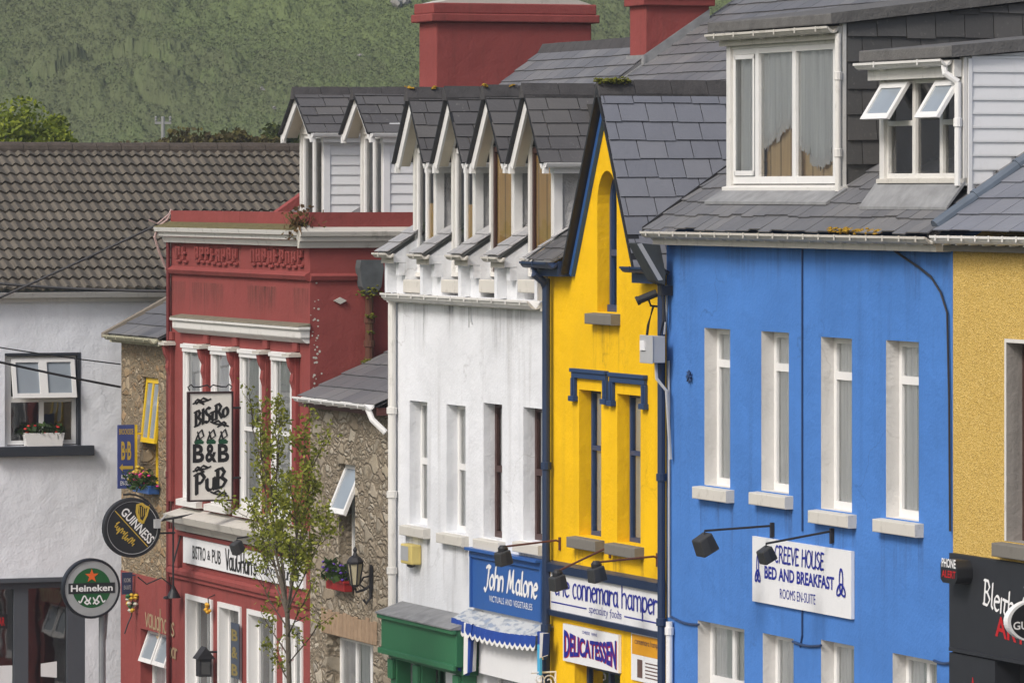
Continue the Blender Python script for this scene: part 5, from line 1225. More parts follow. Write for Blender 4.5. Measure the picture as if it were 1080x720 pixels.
m.part('painted_glasses', flat('dark_green', (.01,.075,.035), .5), t)
# direction plate on the stone house
um = U(152); y1_, y0_ = YI(141.5,um), YI(124,um); z1, z0 = zu(448,um,y0_), zu(515,um,y0_); W_, H_ = y1_-y0_, z1-z0
t = thing('hanging_sign', 'small violet-blue plate with yellow letters and an arrow pointing left on the stone house', 'sign', (um,y1_,z0))
m = MB(); m.box(um-.02, um+.02, y0_, y1_, z0, z1); m.part('panel', flat('violet_plate', (.045,.065,.22), .5), t)
m = MB(); m.box(um-.04, um+.015, y1_+.002, y1_+.05, z0, z1); m.tube([(um,y1_+.05,z1-.15),(um,-.01,z1-.15)], .015, 6); m.part('bracket', M['yframe'], t)
pl = across(um+.02); m = MB()
write(m, pl, 'BROOKSIDE', y0_+W_*.07, y0_+W_*.93, z1-H_*.15, z1-H_*.06, .01); write(m, pl, 'B·B', y0_+W_*.2, y0_+W_*.8, z0+H_*.45, z0+H_*.74, .03)
zz = z0+H_*.33; m.poly(*[pl(y0_+W_*p, zz+H_*q) for p, q in ((.08,0),(.28,.06),(.28,.025),(.92,.025),(.92,-.025),(.28,-.025),(.28,-.06))]); m.part('lettering', M['gold'], t)
m = MB(); write(m, pl, 'ROOMS', y0_+W_*.2, y0_+W_*.85, z0+H_*.15, z0+H_*.22, .01); write(m, pl, 'EN-SUITE', y0_+W_*.15, y0_+W_*.9, z0+H_*.05, z0+H_*.12, .01); m.part('lettering', M['white_ink'], t)
# round stout sign
um = U(213); yc = YI(138.5,um); zc = zu(556,um,yc); rr = 31.5/F*dep(um,yc)
t = thing('hanging_sign', 'round black sign with diagonal white lettering and a gold harp on an iron bracket', 'sign', (um,yc,zc-rr))
m = MB(); m.lathe((um,yc,zc), [(rr*.98,-.07),(rr,-.05),(rr,.05),(rr*.98,.07),(rr*.90,.075),(rr*.89,.06)], 48, 'u'); m.part('case', M['black'], t)
pl = across(um+.061); m = MB()
for i in range(48):
    t0, t1 = 2*math.pi*i/48, 2*math.pi*(i+1)/48
    m.poly(*[pl(yc+q*rr*math.cos(a), zc+q*rr*math.sin(a), .003) for q, a in ((.865,t0),(.865,t1),(.885,t1),(.885,t0))])
m.part('ring', M['grey_plastic'], t)
dd = R(-47); rotp = Pl((um+.061,yc,zc), (0,math.cos(dd),math.sin(dd)), (1,0,0), (0,-math.sin(dd),math.cos(dd)))
m = MB(); write(m, rotp, 'GUINNESS', -rr*.66, rr*.80, rr*.02, rr*.33, .02); m.part('lettering', M['white_ink'], t)
m = MB(); m.poly(rotp(-rr*.84,-rr*.065),rotp(rr*.84,-rr*.065),rotp(rr*.84,-rr*.035),rotp(-rr*.84,-rr*.035))
nib(m, rotp, [(-rr*.5+rr*.95*(i/70+.02*math.sin(i*1.15)), -rr*(.36-(.09+.05*math.cos(i*.33))*math.sin(i*.95)-.05*math.cos(i*.21))) for i in range(71)], .014, .008, .6, .004, CNT)
hx, hz = yc+rr*.36, zc+rr*.46       # harp
nib(m, pl, [(hx-.09,hz+.14),(hx-.02,hz+.16),(hx+.05,hz+.10),(hx+.10,hz+.12)], .035, .03, .4, .005, CNT)
nib(m, pl, [(hx-.09,hz+.14),(hx-.10,hz+.02),(hx-.06,hz-.10),(hx+.0,hz-.14)], .04, .03, .2, .005, CNT); nib(m, pl, [(hx+.10,hz+.12),(hx+.06,hz-.02),(hx+.0,hz-.14)], .025, .025, .2, .005, CNT)
for i in range(4): nib(m, pl, [(hx-.06+.035*i,hz+.12-.012*i),(hx-.05+.03*i,hz-.06+.015*i)], .010, .010, 0, .005, CNT)
m.part('emblem', M['gold'], t)
m = MB(); m.box(um-.02, um+.02, -.05, -.005, zu(545,um)-.08, zu(545,um)+.08); ya = yc+rr
m.tube([(um,ya-.02,zc+.1),(um,-.02,zu(541,um))], .022, 6); m.tube([(um,ya-.02,zc-.1),(um,ya+.25,zc-.1)], .018, 6)
m.tube([(um,yc-.05+rr*1.05*math.cos(q),zc+rr*1.12*math.sin(q)) for q in np.linspace(R(100),R(15),8)], .018, 6); m.tube([(um,ya+.22,zc+.15),(um,ya+.22,zc-1.0)], .016, 6)
m.part('bracket', M['iron'], t)
m = MB(); c = (um+.14, yc+rr*.80, zc+.05); m.box(c[0]-.05, c[0]+.05, c[1]-.04, c[1]+.05, c[2]-.06, c[2]+.08); m.tube([c, (um,ya+.1,zc+.18)], .015, 6); m.part('lamp', M['grey_plastic'], t)
# round green beer sign on its own pole
us_ = -24.2; yc = YI(95.5,us_); zc = zu(620,us_,yc); rr = 31.8/F*dep(us_,yc); yp_ = YI(108,us_-.12)
t = thing('pub_sign', 'round silver and green beer sign with a red star on a grey pole', 'sign', (us_-.12,yp_,zg(us_)))
m = MB(); m.tube([(us_-.13,yp_,zg(us_)-.2),(us_-.13,yp_,zc-rr*.6)], .058, 12); m.lathe((us_-.13,yp_,zg(us_)), [(.13,0),(.12,.04),(.06,.06)], 14); m.box(us_-.14, us_-.075, yp_-.14, yp_+.14, zc-rr*.75, zc-rr*.55); m.tube([(us_-.13,yp_+.09,zc-rr*.6),(us_-.13,yp_+.05,zc-rr-.35)], .02, 6); m.part('pole', M['steel'], t)
m = MB(); m.lathe((us_,yc,zc), [(rr*.97,-.075),(rr,-.05),(rr,.05),(rr*.98,.075),(rr*.93,.08),(rr*.92,.06)], 48, 'u'); m.part('case', flat('navy_black', (.012,.014,.02), .4), t)
pl = across(us_+.061)
m = MB(); disc(m, pl, yc, zc, rr*.915, .002, 48); m.part('face', flat('silver_face', (.42,.44,.45), .4, .2, .3), t)
m = MB(); disc(m, pl, yc, zc+rr*.02, rr*.66, .004, 48); m.part('roundel', flat('beer_green', (.012,.10,.028), .45), t)
m = MB(); m.box(us_+.066, us_+.07, yc-rr*.80, yc+rr*.80, zc-rr*.16, zc+rr*.19); m.part('name_band', M['black'], t)
m = MB(); write(m, pl, 'Heineken', yc-rr*.72, yc+rr*.72, zc-rr*.09, zc+rr*.13, .025, d=.012)
write(m, pl, 'PREMIUM', yc-rr*.3, yc+rr*.3, zc+rr*.23, zc+rr*.28, 0, d=.012) if False else None
for sg in (-1,1):
    nib(m, pl, [(yc+sg*rr*(.05+.40*q), zc-rr*(.30+.10*math.sin(q*9)+.06*q)) for q in np.linspace(0,1,14)], .018, .016, .3, .008, CNT); nib(m, pl, [(yc+sg*rr*x, zc-rr*z) for x, z in ((.05,.5),(.15,.36),(.25,.45),(.16,.52),(.08,.44))], .016, .016, .3, .008, CNT)
m.part('lettering', M['white_ink'], t)
m = MB(); m.poly(*[pl(yc+rr*.24*q*math.cos(R(90+36*i)), zc+rr*.42+rr*.24*q*math.sin(R(90+36*i)), .010) for i in range(10) for q in ((1 if i % 2 == 0 else .40),)]); m.part('star', flat('star_red', (.75,.13,.02), .5), t)
# small blue plate and rosette on the red painted corner
um = U(143.5); y1_, y0_ = YI(139.5,um), YI(128.5,um); z1, z0 = zu(603,um), zu(626,um)
t = thing('plaque', 'small navy plaque projecting from the red painted corner behind the green beer sign', 'plaque', (um,y1_,z0))
m = MB(); m.box(um-.015, um+.015, y0_, y1_, z0, z1); m.tube([(um,y1_,z1-.05),(um,-.01,z1-.05)], .012, 6); m.part('panel', flat('slate_blue_plate', (.03,.045,.10), .5), t)
m = MB(); pl = across(um+.015); write(m, pl, 'ROOMS', y0_+.03, y1_-.03, z0+.2, z0+.27, .01); write(m, pl, 'EN-SUITE', y0_+.03, y1_-.03, z0+.08, z0+.15, .01); m.part('lettering', M['grey_plastic'], t)
um = U(146); y = YI(137.5,um); z = zu(636,um,y)
t = thing('ornament', 'faded green and yellow flower ornament hanging below the navy plaque', 'ornament', (um,y,z-.3))
m = MB(); m.tube([(um,y+.04,z+.2),(um,y+.02,z-.2),(um,y-.05,z-.35),(um,y-.1,z-.5)], .012, 5); m.tube([(um,y+.04,z+.15),(um,-.014,z+.16)], .012, 5); m.part('stem', M['iron'], t)
m = MB()
for _ in range(20):
    c = (um+random.uniform(-.05,.05), y+random.uniform(-.07,.09), z+random.uniform(-.14,.14)); m.mi = random.randrange(3); m.lathe(c, [(.01,-.035),(.045,0),(.02,.03)], 6)
m.part('petals', [flat('leaf_green', (.02,.13,.04), .6), flat('petal_yellow', (.55,.35,.02), .6), flat('petal_white', (.5,.5,.42), .6)], t)
# oval sign at the right edge
um = U(1062)+.2; um = U(1075)+1.0; yc = YI(1092,um); zc = zu(654,um,yc); ry, rz = 35/F*dep(um,yc)/C*C, 22.5/F*dep(um,yc)
t = thing('hanging_sign', 'oval black sign with a white rim over the black shopfront', 'sign', (um,yc,zc-rz))
m = MB(); n = 40
for a, b, mi, u0, u1 in ((1,.0,0,-.06,.06),):
    P = [(yc+ry*math.cos(2*math.pi*i/n), zc+rz*math.sin(2*math.pi*i/n)) for i in range(n)]; m.prism(P, um-.05, um+.05, 'u')
m.part('case', M['signwhite'], t)
m = MB(); disc(m, across(um+.05), yc, zc, rz*.92, .003, 40, ry/rz*.97); m.part('face', M['black'], t)
m = MB(); write(m, across(um+.054), 'GUINNESS', yc-ry*.82, yc+ry*.82, zc-rz*.38, zc-rz*.0, .02); m.part('lettering', M['white_ink'], t)
m = MB(); m.tube([(um,yc,zc+rz-.02),(um,yc,zc+rz+.1),(um,-.06,zc+rz+.14)], .018, 6); m.tube([(um,yc+ry-.03,zc),(um,-.06,zc)], .018, 6); m.part('bracket', M['iron'], t)
# alarm box
a, b = U(1004,-.12), U(1020,-.12); z0, z1 = zp(1010,614,-.1), zp(1010,589,-.1)
t = thing('alarm_box', 'black wall box lettered in white and red at the corner of the black shopfront', 'box', (a,-.05,z0))
m = MB(); m.prism([(a+.02,z0),(b-.06,z0),(b,z0+.06),(b,z1-.08),(b-.06,z1),(a+.02,z1),(a-.04,z1-.06),(a-.04,z0+.04)], -.24, -.052, 'y'); m.part('case', M['black'], t, bevel=.02)
m = MB(); write(m, facade(-.24), 'PHONE', a, b-.03, z0+.17, z0+.27, .02); m.part('lettering', M['white_ink'], t)
m = MB(); write(m, facade(-.24), 'ALERT', a, b-.03, z0+.06, z0+.14, .02); m.part('lettering', M['red_ink'], t)
# yellow alarm box on the white house
a, b = U(425,-.12), U(439,-.12)-.1; z0, z1 = zp(430,594,-.1), zp(430,573,-.1)
t = thing('alarm_box', 'pale yellow wall box below the first window of the white house', 'box', (a,0,z0))
m = MB(); m.box(a, b, -.16, -.004, z0, z1); m.part('case', flat('cream_yellow', (.62,.50,.17), .5), t, bevel=.02)
m = MB(); m.box(a+.03, b-.12, -.166, -.161, z0+.05, z1-.03); m.part('label', M['grey_plastic'], t); m = MB(); m.lathe(((a+b)/2,-.08,z0-.05), [(.03,0),(.06,.02),(.06,.05)], 10); m.part('beacon', M['black'], t)
# meter box and camera by the blue / yellow party line
a, b = U(691,-.1), U(706,-.1)-.05; z0, z1 = zp(698,382,-.1), zp(698,354,-.1)
t = thing('junction_box', 'light grey electrical box over the navy downpipe between yellow and blue walls', 'box', (a,-.15,z0))
m = MB(); m.box(a, b, -.30, -.135, z0, z1); m.box(a-.0, b+.01, -.31, -.30, z0-.01, z1+.01); m.part('case', M['grey_plastic'], t, bevel=.01)
m = MB(); m.box(a+.05, a+.2, -.33, -.311, z1-.18, z1-.06); m.part('switch', M['signwhite'], t); m = MB(); m.tube([(b-.15,-.2,z0),(b-.12,-.2,z0-.2),(b-.04,-.1,z0-.35),(b-.03,-.05,z0-1.2)], .022, 6); m.part('conduit', M['grey_plastic'], t)
um = U(693,-.1); y = YI(684,um); z = zu(313,um,y)
t = thing('security_camera', 'small black security camera bracketed to the navy downpipe', 'camera', (um,y,z))
m = MB(); m.tube([(um+.05,y+.09,z+.05),(um-.02,y-.12,z-.04)], .05, 12); m.tube([(um-.02,y-.12,z-.04),(um-.03,y-.15,z-.055)], .058, 12); m.part('body', M['black'], t); m = MB(); m.tube([(um,y,z-.03),(um,y+.03,z-.11),(um,-.1,z-.12)], .016, 6); m.part('bracket', M['black'], t)
m = MB(); z_ = zu(330,um); m.tube([(um+.02,-.16,z-.12),(um-.12,-.17,z_-.15),(um-.18,-.17,z_-.35),(um-.05,-.17,z_-.45),(um+.15,-.15,z_-.40),(um+.25,-.12,z_-.1),(um+.22,-.1,z_+.4)], .018, 6)
m.solo('loose_cable', M['iron'], 'looped black cable hanging below the security camera', 'cable')
um = U(709); y = YI(689,um); z = zu(276,um,y); t = thing('floodlight', 'big dark weathered floodlight tilted down at the top of the navy downpipe', 'floodlight', (um,y,z))
m = MB(); pts = [(-.30,.22),(.02,-.06),(.10,-.26),(.22,-.30),(.22,.02),(.06,.22)]
m.prism([(y+p*.62-.02, z+q*.8) for p, q in ((-.42,.30),(.10,.26),(.22,-.18),(.20,-.36),(.02,-.30))], um-.16, um+.12, 'u'); m.part('housing', flat('weathered_housing', (.045,.052,.055), .7, .5), t, bevel=.02)
m = MB(); m.mesh([(um+.125,y+p*.62-.02,z+q*.8) for p, q in ((-.40,.28),(-.30,.29),(.16,-.28),(.06,-.29))], [(0,1,2,3)]); m.part('lamp_rim', M['grey_plastic'], t)
m = MB(); m.tube([(um,y+.12,z-.1),(um,-.05,z-.15)], .03, 6); m.tube([(um,y+.1,z-.25),(um,y+.14,z-.5),(um,-.1,z-.75)], .02, 6); m.box(um-.1, um+.02, y+.1, -.0, z-.42, z-.30); m.part('bracket', M['iron'], t)
# arm floodlights
def armlight(name, label, pw, pl_, uoff=0, rod='iron', size=1.0, rise=.03, knob=False, tilt=25):
    """pw: pixel where the arm meets the wall; pl_: pixel of the lamp head centre"""
    u = U(pw[0]); zw = zp(*pw); yL = YI(pl_[0], u+uoff); zl_ = zu(pl_[1], u+uoff, yL)
    t = thing('floodlight', label, 'floodlight', (u,0,zw), 'floodlights on wall arms')
    h = .135*size; ztop = zl_+h*1.15
    m = MB(); m.tube([(u,-.01,zw),(u,-.06,zw+.02),(u+uoff,yL,ztop+.03),(u+uoff,yL,ztop-.04)], .014, 7); m.box(u-.03, u+.03, -.018, -.004, zw-.11, zw+.06)
    if not knob: m.tube([(u,-.03,zw-.12),(u,-.03,zw+.06)], .022, 6)
    m.part('arm', M[rod], t)
    m = MB(); an = R(tilt); c = (u+uoff, yL, zl_)
    def rot(p): return (c[0]+p[0]*1, c[1]+p[1]*math.cos(an)-p[2]*math.sin(an), c[2]+p[1]*math.sin(an)+p[2]*math.cos(an))
    w, d = .15*size, .13*size
    v = [rot(p) for p in ((-w,-d*.8,h*.8),(w,-d*.8,h*.8),(w,d*.9,h),(-w,d*.9,h),(-w*1.05,-d,-h),(w*1.05,-d,-h),(w*1.05,d,-h*.9),(-w*1.05,d,-h*.9))]
    m.mesh(v, [(0,1,2,3),(4,7,6,5),(0,4,5,1),(1,5,6,2),(2,6,7,3),(3,7,4,0)]); m.part('lamp_head', M['lampgrey'], t, bevel=.018)
    m = MB(); v2 = [rot(p) for p in ((w*1.05+.004,d*.8,-h*.75),(w+.004,d*.7,h*.8),(w+.004,d*.1,h*.8),(w*1.05+.004,-d*.05,-h*.8))]; m.mesh(v2, [(0,1,2,3)]); m.part('lamp_side', M['black'], t)
    if knob: m = MB(); m.lathe((u+uoff,yL,ztop-.02), [(.03,-.06),(.065,-.02),(.07,.03),(.04,.07)], 12); m.part('knuckle', M['black'], t)
armlight('a', 'grey box floodlight on a long arm over the blue wall left of the white board', (816,556), (743,574), 0, 'iron', .86)
armlight('b', 'grey box floodlight hanging in front of the white board on the blue wall', (879,562), (808,585), 0, 'iron', .66)
armlight('c', 'dark floodlight with rusty arm hanging in front of the blue name board', (591,571), (530.5,588), 0, 'rusty', .74, knob=True, tilt=12)
armlight('d', 'dark floodlight overlapping the left end of the long white name board', (644,579), (588,614), 0, 'rusty', .74, knob=True, tilt=12)
armlight('e', 'dark floodlight at the middle of the long white name board', (694,588), (629,605), 0, 'rusty', .74, knob=True, tilt=12)
armlight('f', 'small grey floodlight above the bistro fascia board on the red house', (292,563), (250,577), 0, 'iron', .72)
# spotlight on red corner
um = U(193); y = YI(183,um); z = zu(628,um,y)
t = thing('spotlight', 'black spotlight with dangling cable at the foot of the stone house', 'spotlight', (um,y,z))
m = MB(); m.lathe((um,y,z), [(.02,.16),(.05,.10),(.09,.03),(.12,-.03)], 14); m.lathe((um,y-.12,z-.03), [(.03,-.02),(.06,0),(.03,.03)], 10); m.part('shade', M['black'], t); m = MB(); m.tube([(um,y,z+.14),(um,y-.01,z+.5),(um,-.03,z+1.0)], .015, 6); m.tube([(um,y+.02,z+.12),(um,y-.2,z+.3),(um,y-.45,z+.2),(um,y-.6,z+.32)], .012, 6); m.part('cable', M['iron'], t)
# bracket lantern on the brown stone house
um = U(393); y = YI(374.5,um); z = zu(600,um,y)
t = thing('wall_lantern', 'black iron lantern with glass panes on a scrolled bracket, brown stone house', 'lantern', (um,0,z-.3))
m = MB(); m.lathe((um,y,z), [(.04,-.26),(.06,-.24),(.065,-.22)], 8); m.lathe((um,y,z), [(.125,.08),(.13,.11),(.09,.17),(.04,.20),(.022,.25),(.035,.28),(.01,.33)], 8)
for k in range(6):
    a = math.pi/3*k; m.tube([(um+.066*math.cos(a),y+.066*math.sin(a),z-.23),(um+.118*math.cos(a),y+.118*math.sin(a),z+.09)], .011, 5)
m.part('frame', M['iron'], t)
m = MB(); m.lathe((um,y,z), [(.060,-.22),(.112,.08)], 6); m.part('panes', flat('old_glass', (.42,.38,.26), .2), t)
m = MB(); m.tube([(um,y,z-.27),(um,y+.02,z-.33),(um,y+.14,z-.30),(um,-.03,z-.24)], .02, 7); m.tube([(um,-.03,z+.06),(um,-.03,z-.42),(um,-.10,z-.50),(um,-.14,z-.44)], .022, 7); m.tube([(um,-.03,z-.10),(um,-.14,z-.12),(um,-.20,z-.22),(um,-.12,z-.28)], .014, 6); m.box(um-.04, um+.04, -.03, -.004, z-.3, z+.05); m.part('bracket', M['iron'], t)
# bird-house lantern by the red shop windows
um = U(229); y = -.22; z = zu(694,um,y)
t = thing('wall_lantern', 'small dark lantern with a pitched roof between the red shop windows', 'lantern', (um,0,z-.3))
m = MB(); m.box(um-.10, um+.10, y-.10, y+.10, z-.28, z); m.prism([(y-.15,z),(y,z+.19),(y+.15,z)], um-.13, um+.13, 'u'); m.tube([(um,y,z+.1),(um,-.005,z+.1)], .02, 6); m.part('body', M['iron'], t); m = MB(); m.box(um+.101, um+.104, y-.07, y+.07, z-.24, z-.04); m.part('panes', flat('smoky_glass', (.08,.08,.08), .2), t)
um = U(227); z = zp(227, 640)
t = thing('hanging_flower', 'yellow flower ornament on a small hook between the red shop windows', 'ornament', (um,-.1,z-.1))
m = MB()
for _ in range(14): m.lathe((um+random.uniform(-.05,.05),-.14+random.uniform(-.04,.04),z+random.uniform(-.08,.06)), [(.005,-.03),(.032,0),(.01,.03)], 6)
m.part('petals', flat('petal_orange', (.62,.34,.015), .6), t); m = MB(); m.tube([(um,-.1,z),(um,-.12,z+.15),(um,-.005,z+.2)], .01, 5); m.part('hook', M['iron'], t)
# window banner with letters, ring sign
um0, um1 = U(248), U(256.5); z1, z0 = zp(250,656), zp(250,714); y_ = -.06
t = thing('banner', 'narrow blue grey banner with gold letters at the second red shop window', 'banner', (um0,y_,z0))
m = MB(); m.box(um0, um1, y_-.012, y_, z0, z1); m.part('cloth', flat('banner_blue', (.055,.07,.10), .8), t); m = MB(); pl = facade(y_-.012)
for i, chh in enumerate('B&B'): write(m, pl, chh, um0+.05, um1-.05, z1-.28-.27*i, z1-.10-.27*i, .03)
m.part('lettering', flat('dull_gold', (.22,.17,.05), .6), t)
um = U(319); z = zp(319, 682); t = thing('hanging_sign', 'small white ring sign at the right end of the red shopfront', 'sign', (um,-.3,z-.2))
m = MB(); pts = [(um,-.22+.13*math.cos(R(q)),z+.2*math.sin(R(q))) for q in range(50,320,15)]; m.tube(pts, .026, 7); m.part('ring', M['upvc'], t); m = MB(); m.tube([(um,-.2,z+.17),(um,-.005,z+.22)], .012, 5); m.part('hook', M['iron'], t)
# window boxes
M['petal_red'] = flat('petal_red', (.55,.02,.02), .6); M['petal'] = flat('petal_violet', (.09,.03,.30), .6); M['petal_pink'] = flat('petal_pink', (.60,.03,.18), .6); M['petal_white'] = flat('petal_white', (.7,.7,.68), .6)
M['leafdark'] = leafmat('pot_leaves', (.025,.05,.015), (.04,.08,.02), (.06,.11,.025))
def flowers(t, lo, hi, n, petal, leaf='leafdark', nf=24):
    m = MB()
    for _ in range(n):
        p = [random.uniform(lo[i], hi[i]) for i in range(3)]; s = .05; a = [random.gauss(0,s) for _ in range(3)]; b = [random.gauss(0,s*.6) for _ in range(3)]
        m.poly(p, tuple(p[i]+a[i]*.5+b[i] for i in range(3)), tuple(p[i]+a[i] for i in range(3)), tuple(p[i]+a[i]*.5-b[i] for i in range(3)))
    m.part('leaves', M[leaf], t); m = MB()
    for _ in range(nf): m.lathe([random.uniform(lo[i], hi[i]) for i in range(3)], [(.006,-.02),(.032,0),(.015,.02)], 6)
    m.part('flowers', M[petal], t)
a, b = wa[0]-.1, wa[1]+.0; y1_ = -.04; y0_ = YI(363,b); z1 = zu(613,b,-.1); z0 = zu(624,b,-.1)
t = thing('window_box', 'red window box with violet flowers under the brown stone house window', 'planter', (a,y1_,z0))
m = MB(); m.box(a, b, y0_, y1_, z0, z1); m.box(a-.015, b+.015, y0_-.015, y1_+.005, z1-.04, z1+.005); m.part('trough', paint('red_trough', (.26,.014,.014)), t, bevel=.01); flowers(t, (a,y0_-.08,z1), (b,y1_-.03,z1+.24), 200, 'petal', nf=22)
a, b = wy[0]+.05, wy[1]+.1; z1 = wy[2]+.02
t = thing('window_box', 'flower box with pink and yellow blooms under the yellow window frame', 'planter', (a,-.04,z1-.2))
m = MB(); m.box(a, b, -.20, -.01, z1-.14, z1); m.part('trough', flat('blue_trough', (.03,.10,.30), .5), t, bevel=.01); flowers(t, (a-.05,-.36,z1-.05), (b+.05,-.05,z1+.2), 260, 'petal_pink', nf=26)
m = MB()
for _ in range(14): m.lathe([random.uniform(a,b),random.uniform(-.3,-.05),z1+random.uniform(.05,.3)], [(.006,-.03),(.05,0),(.02,.03)], 6)
m.part('flowers', M['gold'], t)
y0_, y1_ = YI(24,ue), YI(66,ue); z0 = win_[2]; z1 = z0+.22
t = thing('window_box', 'white trough with green plants and red flowers on the navy sill of the pale house', 'planter', (ue+.05,y0_,z0))
m = MB(); m.prism([(y0_+.04,z0),(y1_-.04,z0),(y1_,z1),(y0_,z1)], ue-.04, ue+.13, 'u'); m.part('trough', M['upvc'], t, bevel=.008); flowers(t, (ue-.03,y0_,z1-.02), (ue+.12,y1_,z1+.13), 190, 'petal_red', nf=14)
# awning over the white shop
def fadedcloth():
    t = NT('faded_awning'); f = t.ramp(t.noise(5, 5, t.mp((1,2.5,2.5))), (.48, 0), (.56, 1))
    return t.out(t.mix(f, (.46,.48,.49), t.mix(t.noise(9,4), (.16,.24,.40), (.36,.36,.33))), .9)
yw = -.25; a, b = U(477,yw), U(566,yw); z1 = zu(651,a,yw); zback = zp(505,643)
t = thing('awning', 'blue shop awning with a white scalloped hem, half furled over the white shop', 'awning', ((a+b)/2,0,z1-.3))
m = MB(); n = 40
for i in range(n):
    x0, x1 = a+(b-a)*i/n, a+(b-a)*(i+1)/n; sag0 = -.06*math.sin(math.pi*i/n)+.012*math.sin(i*1.3); sag1 = -.06*math.sin(math.pi*(i+1)/n)+.012*math.sin((i+1)*1.3)
    m.mi = 2
    m.poly((x0,yw,z1+sag0),(x1,yw,z1+sag1),(x1,-.01,z1+.12+sag1*.3),(x0,-.01,z1+.12+sag0*.3))
m.mi = 0
m.part('canopy', [M['awning'], M['awn_white'], fadedcloth()], t)
m = MB(); sc = 17
for i in range(sc):
    x0, x1 = a+(b-a)*i/sc, a+(b-a)*(i+1)/sc; sA = -.06*math.sin(math.pi*(i+.5)/sc)
    pts = [(x0+(x1-x0)*q, -.10-.05*math.sin(math.pi*q)) for q in np.linspace(0,1,7)]
    for (pa, pb) in zip(pts, pts[1:]):
        m.mi = 0; m.poly((pa[0],yw-.012,z1+sA+.01),(pb[0],yw-.012,z1+sA+.01),(pb[0],yw-.02,z1+sA+pb[1]),(pa[0],yw-.02,z1+sA+pa[1]))
        m.mi = 1; m.poly((pa[0],yw-.02,z1+sA+pa[1]),(pb[0],yw-.02,z1+sA+pb[1]),(pb[0],yw-.024,z1+sA+pb[1]-.045),(pa[0],yw-.024,z1+sA+pa[1]-.045))
m.part('valance', [M['awning'], M['awn_white']], t)
def drape(x0, x1, zt_, zb_, n, y_, nm='side_curtain'):
    m = MB()
    for i in range(n):
        q0, q1 = i/n, (i+1)/n; m.mi = 1 if i in (5, 6, 9, 12) else 0
        k = .72
        P = lambda q, z, kk: (x0+(x1-x0)*(.15+q*kk if kk < 1 else q), y_+.07*math.sin(q*17), z)
        m.poly(P(q0,zb_+.04*math.sin(q0*9),k), P(q1,zb_+.04*math.sin(q1*9),k), P(q1,zt_,1), P(q0,zt_,1))
    m.part(nm, [M['awning'], M['awn_white']], t)
drape(a+.0, a+.85, z1-.02, zu(706,a,yw), 14, yw+.04); drape(b-.12, b+.26, z1+.06, zu(692,b,yw), 9, yw+.06)
m = MB(); m.box(b+.02, b+.12, yw+.0, yw+.03, z1-.5, z1-.1); m.part('side_flap', flat('sky_blue_cloth', (.06,.36,.60), .8), t)
# wrought-iron bracket at the yellow house corner
um = U(583,-.05); z = zu(708,um); t = thing('iron_bracket', 'white scrolled wrought-iron bracket at the foot of the yellow house corner', 'bracket', (um,0,z-.3))
m = MB(); y = -.33; m.tube([(um,-.005,z),(um,-.36,z)], .014, 6); m.tube([(um,-.01,z),(um,-.01,z-.5)], .014, 6)
for cy, cz, r in ((-.11,-.12,.09),(-.24,-.09,.07),(-.09,-.3,.07)): m.tube([(um,cy+r*(1-q/26)*math.cos(q*.42),z+cz+r*(1-q/26)*math.sin(q*.42)) for q in range(22)], .010, 5)
m.part('scrolls', M['signwhite'], t)
# anchor star on blue wall
um = U(729); z = zp(729, 397); m = MB()
for k in range(4): m.tube([(um+.08*math.cos(R(45*k)),-.03,z+.08*math.sin(R(45*k))),(um-.08*math.cos(R(45*k)),-.03,z-.08*math.sin(R(45*k)))], .012, 5)
m.lathe((um,-.004,z), [(.04,0),(.03,-.05)], 8, 'y'); m.solo('wall_anchor', M['navyblue'], 'little star-shaped iron anchor on the blue wall left of the windows', 'wall anchor')
# cables
m = MB(); P = [(940,262),(954,272),(968,281),(982,292),(992,308),(999,330),(1001,420),(1002,560)]
m.tube([(U(x,-.03),-.03,zp(x,y,-.03)) for x, y in P], .014, 6); m.solo('loose_cable', M['iron'], 'thin black cable drooping from the gutter down the right end of the blue wall', 'cable')
for k, (x0, y0, x1, y1) in enumerate(((708,650,737,658),(836,676,866,680),(985,696,1006,697))):
    m = MB(); n = 8; pts = []
    for i in range(n+1):
        q = i/n; x = x0+(x1-x0)*q; y = y0+(y1-y0)*q+2.5*math.sin(math.pi*q); pts.append((U(x,-.02),-.02,zp(x,y,-.02)))
    m.tube(pts, .016, 6); m.solo('wall_cable', M['navyblue'], ['slack blue cable left of the first lower window of the blue house','slack blue cable between the second and third lower windows of the blue house','slack blue cable by the right edge of the blue house'][k], 'cable')
def span(p0, p1, sag, r, label):
    m = MB(); n = 20
    m.tube([tuple(p0[i]+(p1[i]-p0[i])*q/n-(sag*4*(q/n)*(1-q/n) if i == 2 else 0) for i in range(3)) for q in range(n+1)], r, 6); m.solo('overhead_cable', M['iron'], label, 'cable', group='overhead cables')
def far(px, py, y): # point on the pole line left of the frame
    u = -20.0; return (u, y, 0)
def pt(px, py, u): y = YI(px, u); return (u, y, zu(py, u, y))
span(pt(166,237,rL-.05), pt(-60,340,-26.0), .02, .022, 'black cable rising to the top left corner of the red house')
span(pt(176,307,rL-.08), pt(-60,293,-27.0), .05, .026, 'thick black cable running level below the tiled roof edge')
span(pt(127,384,aL_-.02), pt(-50,358,-27.5), .02, .012, 'thin cable crossing above the pale house window to the stone corner')
span(pt(127,408,aL_-.02), pt(-50,370,-27.5), .02, .022, 'lowest black cable slanting across the pale house window')
um = rL-.02; m = MB(); 
m.tube([pt(181,221,um),pt(176,232,um),pt(168,238,um),pt(163,250,um),pt(168,266,um),pt(176,285,um),pt(179,310,um),pt(179,345,um)], .022, 6); m.tube([pt(178,226,um),pt(166,236,um),pt(157,232,um)], .014, 6)
